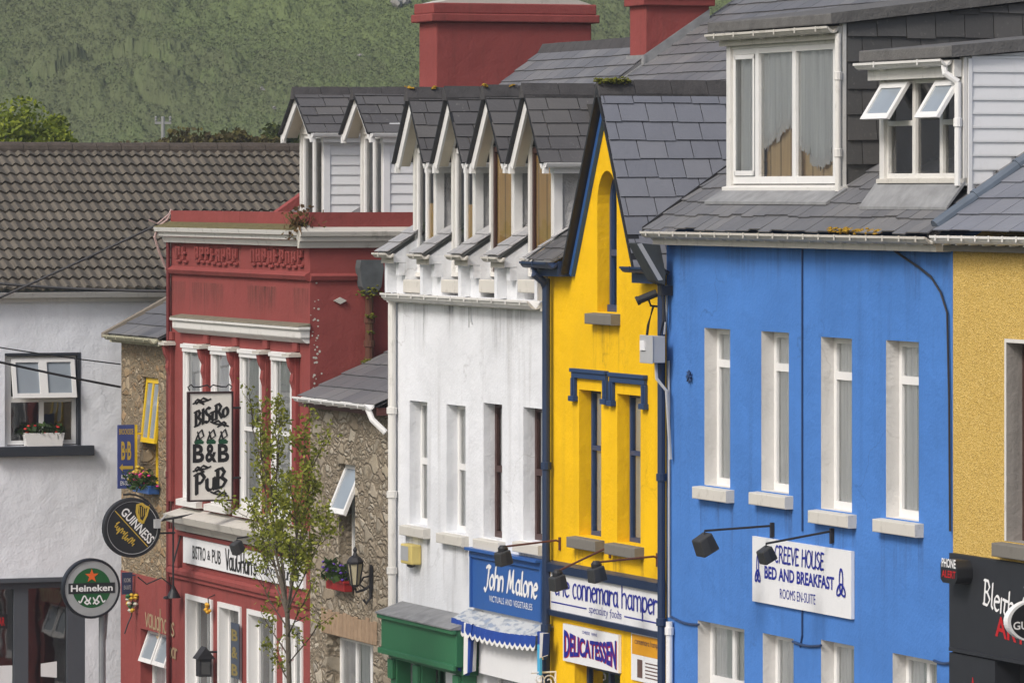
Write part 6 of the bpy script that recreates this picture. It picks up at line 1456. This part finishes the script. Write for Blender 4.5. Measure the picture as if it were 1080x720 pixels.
m.solo('loose_cable', paint('white_red_cable', (.42,.30,.28)), 'tangle of pale cable at the left end of the red parapet', 'cable')
# weed on the cornice
c = (rR-.12, -.12, cz1+.05); m = MB()
for _ in range(130):
    p = Vector(c)+Vector((random.gauss(0,.08),random.gauss(0,.10),0)); d = Vector((random.gauss(0,.5),random.gauss(0,.6),random.uniform(-.9,1.1))).normalized()*random.uniform(.1,.34); s = Vector((random.gauss(0,.012),random.gauss(0,.012),0))
    m.poly(tuple(p-s), tuple(p+s), tuple(p+d))
for _ in range(160):
    p = Vector(c)+Vector((random.gauss(0,.10),random.gauss(0,.13),random.uniform(-.22,.30))); a, b = [Vector((random.gauss(0,.02),random.gauss(0,.02),random.gauss(0,.02))) for _ in range(2)]
    m.poly(tuple(p-a), tuple(p+b), tuple(p+a), tuple(p-b))
m.solo('weed', M['weed'], 'withered weed growing on the corner of the red house cornice', 'weed')
# ================================================================== STREET, TREES, HILL
yk = -2.1
m = MB(); us = list(np.linspace(-34, 62, 25))
for a, b in zip(us, us[1:]): m.poly((a,yk,zg(a)),(b,yk,zg(b)),(b,.02,zg(b)),(a,.02,zg(a)))
def paving():
    t = NT('concrete_paving'); b = t.n('ShaderNodeTexBrick'); b.inputs['Scale'].default_value = 1; b.inputs['Brick Width'].default_value = .9; b.inputs['Row Height'].default_value = .6; b.inputs['Mortar Size'].default_value = .012
    b.inputs['Color1'].default_value = (.25,.24,.225,1); b.inputs['Color2'].default_value = (.31,.30,.28,1); b.inputs['Mortar'].default_value = (.09,.085,.08,1); t.l(t.tc, b.inputs[0])
    return t.out(t.mix(.4, b.outputs[0], t.mix(t.noise(2,6), (.16,.155,.14), (.34,.33,.31))), .9)
m.solo('pavement', paving(), 'grey paved footway along the house fronts', 'pavement', (0,0,-7.5), kind='structure')
m = MB()
for a, b in zip(us, us[1:]):
    m.mesh([(a+.004,yk-.14,zg(a)-.3),(b-.004,yk-.14,zg(b)-.3),(b-.004,yk-.005,zg(b)-.3),(a+.004,yk-.005,zg(a)-.3),(a+.004,yk-.14,zg(a)),(b-.004,yk-.14,zg(b)),(b-.004,yk-.005,zg(b)),(a+.004,yk-.005,zg(a))], [(4,5,6,7),(0,1,5,4),(1,2,6,5),(3,0,4,7)])
m.solo('kerb', flat('kerb_stone', (.30,.29,.27), .9, .3), 'stone kerb between road and footway', 'kerb', (0,0,-7.5), kind='structure')
m = MB()
for a, b in zip(us, us[1:]): m.poly((a,-10,zg(a)-.12),(b,-10,zg(b)-.12),(b,yk-.10,zg(b)-.12),(a,yk-.10,zg(a)-.12))
m.solo('road', flat('asphalt', (.05,.05,.052), .9, .25, bump=.01), 'grey asphalt street sloping away', 'road', (0,0,-7.5), kind='structure')
m = MB()
for i in range(18): a = -30+i*5; m.poly((a,-6.1,zg(a)-.116),(a+2.2,-6.1,zg(a+2.2)-.116),(a+2.2,-6.0,zg(a+2.2)-.116),(a,-6.0,zg(a)-.116))
m.solo('road_marking', flat('road_paint', (.75,.75,.72), .8), 'white dashed centre line on the street', 'marking', (0,0,-7.5), kind='structure')
def world_mesh(name, v, f, mat, kind='structure', label=None, cat=None):
    me = bpy.data.meshes.new(name); me.from_pydata(v, [], f); me.materials.append(mat)
    o = bpy.data.objects.new(name, me); COL.objects.link(o); return tag(o, label, cat, None, kind)
G0 = zg(-34)+ZE-.35
v = []; f = []
xs = np.linspace(-900, 900, 19); ys = np.linspace(-200, 1500, 18)
for y in ys:
    for x in xs: v.append((x, y, G0))
n = len(xs)
# the ground under the row follows the slope of the street
def gz(x, y):
    u = S*(x-X0)-C*(y-Y0); return (zg(u)+ZE-.2 if u > -34 else G0)-.15
gx = np.linspace(-70, 70, 29); gy = np.linspace(-60, 130, 39); v = [(x, y, gz(x, y)) for y in gy for x in gx]; n = len(gx)
f = [(j*n+i, j*n+i+1, (j+1)*n+i+1, (j+1)*n+i) for j in range(len(gy)-1) for i in range(n-1)]
b = len(v); L = 3000
v += [(-L,-L,G0-4),(L,-L,G0-4),(L,L,G0-4),(-L,L,G0-4)]; f.append((b,b+1,b+2,b+3))
grass = flat('meadow', (.045,.075,.02), .95, .4, bump=.05, sc=.3)
world_mesh('ground', v, f, grass, label='grassy ground around the houses', cat='ground')
# ------------------------------------------------------------------ hill
from mathutils import noise as mnoise
def hz(x, y):
    t = max(0, min(y, 430)-298)
    z = -2.4+.43*t*min(1, .35+t/30)+.02*max(0, y-430)
    z += (2.2*mnoise.noise(Vector((x*.03+3, y*.03, 0)))+.9*mnoise.noise(Vector((x*.09, y*.09, 5))))*min(1, t/12)
    return z+ZE
hx = np.linspace(-170, 190, 121); hy = np.linspace(125, 900, 241); v = [(x, y, hz(x, y)) for y in hy for x in hx]; n = len(hx)
f = [(j*n+i, j*n+i+1, (j+1)*n+i+1, (j+1)*n+i) for j in range(len(hy)-1) for i in range(n-1)]
t = NT('hill_pasture'); pn = t.ramp(t.noise(.05, 6, rough=.7), (.48, 0), (.7, .8)); pc = t.mix(t.noise(.5, 6, rough=.7), (.075,.125,.030), (.11,.16,.05))
pm = t.out(t.mix(pn, pc, t.mix(t.noise(.8, 6, rough=.7), (.085,.078,.055), (.13,.125,.075))), .95, t.bump(t.noise(.6, 6), .8), spec=.1)
hl = world_mesh('hill', v, f, pm, label='green brown hillside rising behind the town', cat='hill'); hl.data.polygons.foreach_set('use_smooth', [True]*len(f))
def cloud(n, rad, leaf, sq=.7):
    q = rng.normal(size=(n,3)); q /= np.linalg.norm(q, axis=1)[:,None]; p = q*(rng.random(n)**.45)[:,None]*rad; p[:,2] *= sq
    a = rng.normal(size=(n,3)); a /= np.linalg.norm(a, axis=1)[:,None]; b = np.cross(a, rng.normal(size=(n,3))); b /= np.linalg.norm(b, axis=1)[:,None]
    L = leaf*(.6+.8*rng.random(n))[:,None]
    return np.stack([p-a*L, p+b*L*.6, p+a*L, p-b*L*.6], 1)
def quads(name, Q, mat, colid=None):
    V = Q.reshape(-1,3); n = len(V)//4; me = bpy.data.meshes.new(name); me.vertices.add(len(V)); me.vertices.foreach_set('co', V.ravel().astype('f4'))
    me.loops.add(len(V)); me.loops.foreach_set('vertex_index', np.arange(len(V), dtype='i4')); me.polygons.add(n)
    me.polygons.foreach_set('loop_start', np.arange(0, 4*n, 4, dtype='i4')); me.polygons.foreach_set('loop_total', np.full(n, 4, dtype='i4'))
    if colid is not None:
        at = me.attributes.new('tone', 'FLOAT', 'FACE'); at.data.foreach_set('value', colid.astype('f4'))
    me.materials.append(mat); me.update(); me.validate(); o = bpy.data.objects.new(name, me); COL.objects.link(o); return o
# scrub: a fine mat of leaves over the slope, thicker where bushes grow; one object
def vnoise(x, y, seed):
    g = np.random.default_rng(seed).random((256,256)); xi = np.floor(x).astype(int); yi = np.floor(y).astype(int); fx = x-xi; fy = y-yi
    fx = fx*fx*(3-2*fx); fy = fy*fy*(3-2*fy); A = lambda i, j: g[(xi+i) % 256, (yi+j) % 256]
    return (A(0,0)*(1-fx)+A(1,0)*fx)*(1-fy)+(A(0,1)*(1-fx)+A(1,1)*fx)*fy
def fbm(x, y, sc, seed, o=3): return sum(vnoise(x*sc*2**i, y*sc*2**i, seed+i)*.5**i for i in range(o))/sum(.5**i for i in range(o))
GX, GY = np.meshgrid(np.arange(-100, 101, 1.0), np.arange(150, 760, 1.0)); GZ = np.array([[hz(x, y) for x in GX[0]] for y in GY[:,0]])
def gzi(x, y):
    fx = (x+100)/1; fy = (y-150)/1; i = np.clip(np.floor(fx).astype(int), 0, GX.shape[1]-2); j = np.clip(np.floor(fy).astype(int), 0, GX.shape[0]-2); fx -= i; fy -= j
    return (GZ[j,i]*(1-fx)+GZ[j,i+1]*fx)*(1-fy)+(GZ[j+1,i]*(1-fx)+GZ[j+1,i+1]*fx)*fy
def cells(x, y, sc, seed):
    """distance to the nearest of a set of scattered bush centres, and that bush's own random value"""
    g = np.random.default_rng(seed).random((128,128,3)); x = x*sc; y = y*sc; xi = np.floor(x).astype(int); yi = np.floor(y).astype(int); best = np.full(x.shape, 9.); val = np.zeros(x.shape)
    for i in (-1,0,1):
        for j in (-1,0,1):
            q = g[(xi+i) % 128, (yi+j) % 128]; d = np.hypot(xi+i+q[:,0]-x, yi+j+q[:,1]-y); m_ = d < best; best[m_] = d[m_]; val[m_] = q[m_,2]
    return best, val
def slope(X, Y):
    dist, val = cells(X, Y, .40, 5); d2, v2 = cells(X, Y, .95, 9); d3, v3 = cells(X, Y, 2.6, 13)
    big = fbm(X, Y, .085, 21); bushy = np.clip((big-.42)*5, 0, 1)
    dome = np.clip(1-(dist/(.42+.38*val))**2, 0, 1)**.5; dm2 = np.clip(1-(d2/.62)**2, 0, 1)**.5; dm3 = np.clip(1-(d3/.6)**2, 0, 1)**.5
    H = dome*(.3+1.2*val)*bushy+dm2*(.10+.50*v2)*(.35+.65*bushy)+dm3*.20
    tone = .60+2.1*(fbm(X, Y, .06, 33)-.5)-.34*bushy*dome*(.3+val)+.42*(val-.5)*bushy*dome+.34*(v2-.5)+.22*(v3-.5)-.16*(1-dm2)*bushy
    return H, tone
nr, nc = 560, 700
Yr = np.linspace(292, 362, nr); Xc = np.linspace(-.122, .05, nc)
Yg, Cg = np.meshgrid(Yr, Xc, indexing='ij'); Yf = (Yg+rng.normal(size=Yg.shape)*.03).ravel(); Xf = (Cg*Yg+rng.normal(size=Yg.shape)*.02).ravel()
Hf, Tf = slope(Xf, Yf); Zf = gzi(Xf, Yf)+Hf+rng.normal(size=Xf.size)*(.012+.03*np.clip(Hf,0,1.5))-.03
idx = np.arange(nr*nc).reshape(nr, nc); Fq = np.stack([idx[:-1,:-1], idx[:-1,1:], idx[1:,1:], idx[1:,:-1]], -1).reshape(-1,4)
N = 620000
Y = 292+70*rng.random(N); X = (rng.random(N)*.172-.122)*Y
Hh, Tl = slope(X, Y); fr = rng.random(N); Z = gzi(X, Y)+Hh*(.75+.45*fr)+.02; Tl = Tl+.30*(fr-.55)  # lower leaves darker: shade at the bush foot put into the tone
a = rng.normal(size=(N,3)); a[:,2] = np.abs(a[:,2])*1.2; a /= np.linalg.norm(a, axis=1)[:,None]; bq = np.cross(a, rng.normal(size=(N,3))); bq /= np.linalg.norm(bq, axis=1)[:,None]
Ls = (.035+.055*rng.random(N))[:,None]; P = np.stack([X,Y,Z],1)
Qh = np.stack([P-a*Ls, P+bq*Ls*.55, P+a*Ls, P-bq*Ls*.55], 1).reshape(-1,3)
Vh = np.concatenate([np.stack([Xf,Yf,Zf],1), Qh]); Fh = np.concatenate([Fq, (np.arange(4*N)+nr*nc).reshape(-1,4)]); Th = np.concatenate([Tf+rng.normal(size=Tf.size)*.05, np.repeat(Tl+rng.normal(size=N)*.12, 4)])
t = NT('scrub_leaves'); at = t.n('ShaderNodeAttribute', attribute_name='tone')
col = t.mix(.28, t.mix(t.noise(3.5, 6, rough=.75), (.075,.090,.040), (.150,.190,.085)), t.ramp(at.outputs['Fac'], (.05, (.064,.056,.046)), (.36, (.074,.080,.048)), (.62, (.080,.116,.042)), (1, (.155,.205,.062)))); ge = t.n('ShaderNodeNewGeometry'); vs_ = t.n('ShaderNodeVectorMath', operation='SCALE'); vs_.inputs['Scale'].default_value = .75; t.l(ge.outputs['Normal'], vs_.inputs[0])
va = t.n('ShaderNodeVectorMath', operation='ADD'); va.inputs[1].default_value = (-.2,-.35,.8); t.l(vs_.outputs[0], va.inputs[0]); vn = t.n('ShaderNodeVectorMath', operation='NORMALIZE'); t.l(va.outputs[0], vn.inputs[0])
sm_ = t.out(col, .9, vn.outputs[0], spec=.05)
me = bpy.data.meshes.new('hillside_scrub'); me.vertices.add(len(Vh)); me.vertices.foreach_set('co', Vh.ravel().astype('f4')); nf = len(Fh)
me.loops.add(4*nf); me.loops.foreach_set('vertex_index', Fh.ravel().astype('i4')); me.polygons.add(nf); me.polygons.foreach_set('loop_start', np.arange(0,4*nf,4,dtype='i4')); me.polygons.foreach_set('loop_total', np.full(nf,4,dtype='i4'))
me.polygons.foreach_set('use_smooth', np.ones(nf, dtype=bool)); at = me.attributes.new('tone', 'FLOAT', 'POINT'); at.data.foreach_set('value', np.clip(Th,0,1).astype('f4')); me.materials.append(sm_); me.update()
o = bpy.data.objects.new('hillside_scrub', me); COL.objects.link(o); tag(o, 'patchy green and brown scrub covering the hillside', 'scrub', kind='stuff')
# pale boulders on the hill
bm_ = MB(); 
def boulder(px, py, s):
    # stand it on the hillside where that sight line meets the slope
    for Y in np.arange(285, 420, .25):
        X = (px-CX)/F*Y; z = hz(X, Y)
        if (YH-py)/F*Y+ZE <= z: break
    me = bpy.data.meshes.new('boulder'); vs = []; fs = []; n1, n2 = 6, 8
    for i in range(n1+1):
        for j in range(n2):
            a, b = math.pi*i/n1, 2*math.pi*j/n2; q = s*(.6+.75*random.random()); vs.append((q*math.sin(a)*math.cos(b)*1.2, q*math.sin(a)*math.sin(b), q*math.cos(a)*.7))
    for i in range(n1):
        for j in range(n2): fs.append((i*n2+j, i*n2+(j+1)%n2, (i+1)*n2+(j+1)%n2, (i+1)*n2+j))
    me.from_pydata(vs, [], fs); me.materials.append(BM); o = bpy.data.objects.new('boulder', me); COL.objects.link(o); o.location = (X, Y, z+s*.55); o.rotation_euler = (random.random(), random.random(), random.random()*6)
    return tag(o, 'pale grey boulder showing through the hillside scrub', 'boulder', 'boulders on the hillside')
BM = flat('pale_rock', (.22,.215,.20), .95, .3)
for px, py, s in ((80,80,.24),(72,75,.2),(70,96,.26),(40,99,.22),(49,98,.24),(277,98,.16),(289,116,.16),(380,62,.22),(418,9,.45),(428,6,.4)): boulder(px, py, s)
# ------------------------------------------------------------------ trees
M['bark'] = flat('grey_bark', (.10,.085,.065), .95, .4, bump=.02, sc=12)
def leafs(mb, p, n, spread, size):
    for _ in range(n):
        c = Vector(p)+Vector((random.gauss(0,spread),random.gauss(0,spread),random.gauss(0,spread)))
        a = Vector((random.gauss(0,1),random.gauss(0,1),random.gauss(0,1))).normalized(); b = a.cross(Vector((random.gauss(0,1),random.gauss(0,1),random.gauss(0,1)))).normalized(); L = size*random.uniform(.6,1.3)
        mb.poly(tuple(c-a*L), tuple(c+b*L*.55-a*L*.2), tuple(c+a*L), tuple(c-b*L*.55-a*L*.1))
yt = -2.0-.55; ut = U(304, yt); zt0 = zg(ut)
st_ = thing('street_tree', 'slender young tree with sparse yellow-green leaves in front of the red house', 'tree', (ut,yt,zt0))
tr = MB(); tw = MB(); lf = MB()
zf_ = zu(638, ut, yt)
trunk = [(ut,yt,zt0-.2),(ut+.03,yt+.02,zt0+.9),(ut-.02,yt,zf_-.3),(ut-.02,yt-.01,zf_)]
tr.tube(trunk, .040, 10, .032)
def branch(p, d, L, r, lev):
    pts = [Vector(p)]; d = Vector(d).normalized(); n = 6
    for i in range(n):
        d = (d+Vector((random.gauss(0,.06),random.gauss(0,.06),.05 if lev < 2 else .0))).normalized(); pts.append(pts[-1]+d*(L/n))
    (tr if lev == 0 else tw).tube([tuple(q) for q in pts], r, 6 if lev == 0 else 4, r*.35)
    if lev >= 1:
        for q in pts[2:]:
            if random.random() < .78: leafs(lf, q, random.randint(1, 4), .05, .033)
    if lev < 2:
        for i in range(2, n+1):
            for _ in range(2 if lev == 0 else random.choice((1,1,2))):
                ax = Vector((random.gauss(0,1),random.gauss(0,1),random.gauss(0,.4))).normalized(); dd = (d*.9+ax*.75+Vector((0,0,.25))).normalized()
                branch(pts[i], dd, L*random.uniform(.16,.28), r*.42, lev+1)
def ptree(px, py, yo=0): y = yt+yo; u = U(px, y); return Vector((u, y, zu(py, u, y)))
fork = Vector(trunk[-1])
for px, py, yo, r in ((266,505,-.1,.022),(280,470,.35,.022),(297,432,-.2,.026),(312,468,.3,.022),(328,482,-.15,.020),(336,528,.25,.018),(262,548,.2,.013),(328,565,-.4,.015)):
    # limbs spread in depth along the street as well as across it
    tgt = ptree(px, py); tgt = tgt+Vector((random.uniform(-.6,.6),0,0)); tgt.y += -random.uniform(-.3,.3); 
    u_ = tgt.x; y_ = YI(px, u_); tgt = Vector((u_, y_, zu(py, u_, y_)))
    d = tgt-fork; s0 = fork+Vector((0,0,random.uniform(-.25,.0))); branch(s0, d, d.length, r, 0)
for px0, py0, px1, py1 in ((303,672,335,628),(302,660,272,620),(303,700,330,668),(303,690,280,655),(303,715,283,692)):
    a = ptree(px0, py0); b = ptree(px1, py1); branch(a, b-a, (b-a).length, .014, 1)
tr.part('trunk', M['bark'], st_); tw.part('twigs', flat('twig_bark', (.055,.04,.028), .95), st_)
lf.part('crown', leafmat('spring_leaves', (.115,.140,.018), (.20,.225,.028), (.33,.34,.05)), st_)
def crown_tree(name, label, px, py_top, Yd, rx, rzz, mat, n=16, dens=420, leaf=.09, cat='tree', group=None):
    """broad-leaved tree: trunk, limbs, and a crown of leaf clumps; px/py_top: where the crown top shows"""
    X = (px-CX)/F*Yd; zt = (YH-py_top)/F*Yd+ZE; zc = zt-rzz
    zb = hz(X, Yd) if Yd > 125 else G0
    e = bpy.data.objects.new(name, None); COL.objects.link(e); e.location = (X, Yd, zb); tag(e, label, cat, group); ORG[e.name] = (0,0,0)
    t = MB(); H = zc-zb
    t.tube([(0,0,-.2),(.1,.05,H*.5),(0,0,H)], .22*rx/2, 8, .12*rx/2)
    cl = []
    for i in range(n):
        q = rng.normal(size=3); q /= np.linalg.norm(q); q *= (.55+.35*rng.random()); c = np.array([q[0]*rx, q[1]*rx, q[2]*rzz+H]); 
        t.tube([(0,0,H*.75),(c[0]*.5,c[1]*.5,(H*.75+c[2])/2+.1),tuple(c)], .06*rx/2, 5, .02)
        cl.append(cloud(dens, rx*.42*(.7+.5*rng.random()), leaf, .75)+c)
    t.part('trunk', M['bark'], e)
    o = quads('crown', np.concatenate(cl), mat); o.parent = e
    return e
lm = leafmat('fresh_leaves', (.10,.14,.014), (.18,.225,.022), (.28,.32,.035))
crown_tree('broadleaf_tree', 'bright yellow-green tree rising behind the tiled roof at the far left', 22, 106, 108, 1.25, 1.5, lm, 22, 420, .06)
crown_tree('broadleaf_tree', 'smaller green tree crown close to the right of the bright tree behind the tiled roof', 52, 113, 112, .6, .9, lm, 12, 300, .055)
lm2 = leafmat('russet_leaves', (.06,.045,.02), (.10,.085,.025), (.13,.12,.03))
for px, py, r in ((150,146,.8),(168,144,.7),(186,145,.7),(205,139,1.0),(222,146,.7),(240,143,.8),(256,141,.9),(274,145,.7)): crown_tree('shrub', 'russet brown shrub showing over the tiled roof ridge', px, py, 132, r, r*.6, lm2, 9, 160, .08, 'shrub', 'russet shrubs behind the roof ridge')
lm3 = leafmat('hedge_leaves', (.045,.06,.018), (.07,.09,.022), (.11,.13,.03))
crown_tree('shrub', 'green bush behind the left red house dormer', 296, 128, 140, 1.0, 1.1, lm3, 12, 260, .08, 'shrub')
# utility pole with insulators
Yp = 240; X = (172-CX)/F*Yp; zb = hz(X, Yp); zt = (YH-123)/F*Yp+ZE
e = bpy.data.objects.new('utility_pole', None); COL.objects.link(e); e.location = (X, Yp, zb); ORG[e.name] = (0,0,0); tag(e, 'pale utility pole with insulators standing on the hillside', 'pole')
m = MB(); m.tube([(0,0,-.3),(0,0,zt-zb)], .11, 8, .09); m.part('pole', flat('pale_pole', (.24,.24,.24), .7), e)
m = MB(); m.box(-.38, .38, -.06, .06, zt-zb-.35, zt-zb-.24)
for q in (-.33, 0, .33): m.lathe((q,0,zt-zb-.24), [(.03,0),(.07,.06),(.05,.13),(.07,.2),(.02,.26)], 8)
m.part('crossarm', flat('pale_arm', (.22,.22,.22), .7), e)
# ------------------------------------------------------------------ light, air, camera
SUNV = Vector((-.62, -.66, .82)).normalized()
sl = bpy.data.lights.new('sun', 'SUN'); sl.energy = 1.5; sl.angle = R(18); sl.color = (1, .975, .95)
so = bpy.data.objects.new('sun', sl); COL.objects.link(so); so.rotation_euler = (-SUNV).to_track_quat('-Z', 'Y').to_euler(); so.location = (0,0,60)
w = bpy.data.worlds.new('World'); SC.world = w; w.use_nodes = True; nt = w.node_tree
sk = nt.nodes.new('ShaderNodeTexSky'); sk.sky_type = 'NISHITA'; sk.sun_disc = False; sk.sun_elevation = math.asin(SUNV.z); sk.sun_rotation = math.atan2(SUNV.x, SUNV.y) % (2*math.pi)
sk.dust_density = 4; sk.air_density = 1.0; sk.ozone_density = .6
nt.links.new(sk.outputs[0], nt.nodes['Background'].inputs[0]); nt.nodes['Background'].inputs[1].default_value = .092
if HAZE:
    m = bpy.data.materials.new('haze_air'); m.use_nodes = True; t = m.node_tree; t.nodes.remove(t.nodes['Principled BSDF'])
    pv = t.nodes.new('ShaderNodeVolumePrincipled'); pv.inputs['Color'].default_value = (.86,.90,.95,1); pv.inputs['Density'].default_value = HAZE; pv.inputs['Anisotropy'].default_value = .2
    t.links.new(pv.outputs[0], t.nodes['Material Output'].inputs['Volume'])
    b = MB(); b.box(-1100, 1100, -120, 1000, -20, 75)
    me = bpy.data.meshes.new('haze'); me.from_pydata(b.v, [], b.f); me.materials.append(m); o = bpy.data.objects.new('haze', me); COL.objects.link(o); tag(o, 'thin pale haze in front of the hillside', 'haze', kind='stuff')
cam = bpy.data.cameras.new('camera'); co = bpy.data.objects.new('camera', cam); COL.objects.link(co); SC.camera = co
co.location = (0,0,ZE); co.rotation_euler = (R(90),0,0); cam.sensor_width = 36; cam.lens = F/1080*36; cam.shift_y = -(360-YH)/1080; cam.clip_start = 1; cam.clip_end = 6000
vs = SC.view_settings; vs.view_transform = 'Standard'; vs.look = 'None'; vs.exposure = EXPO; vs.gamma = 1
SC.render.resolution_x, SC.render.resolution_y = 1024, 682
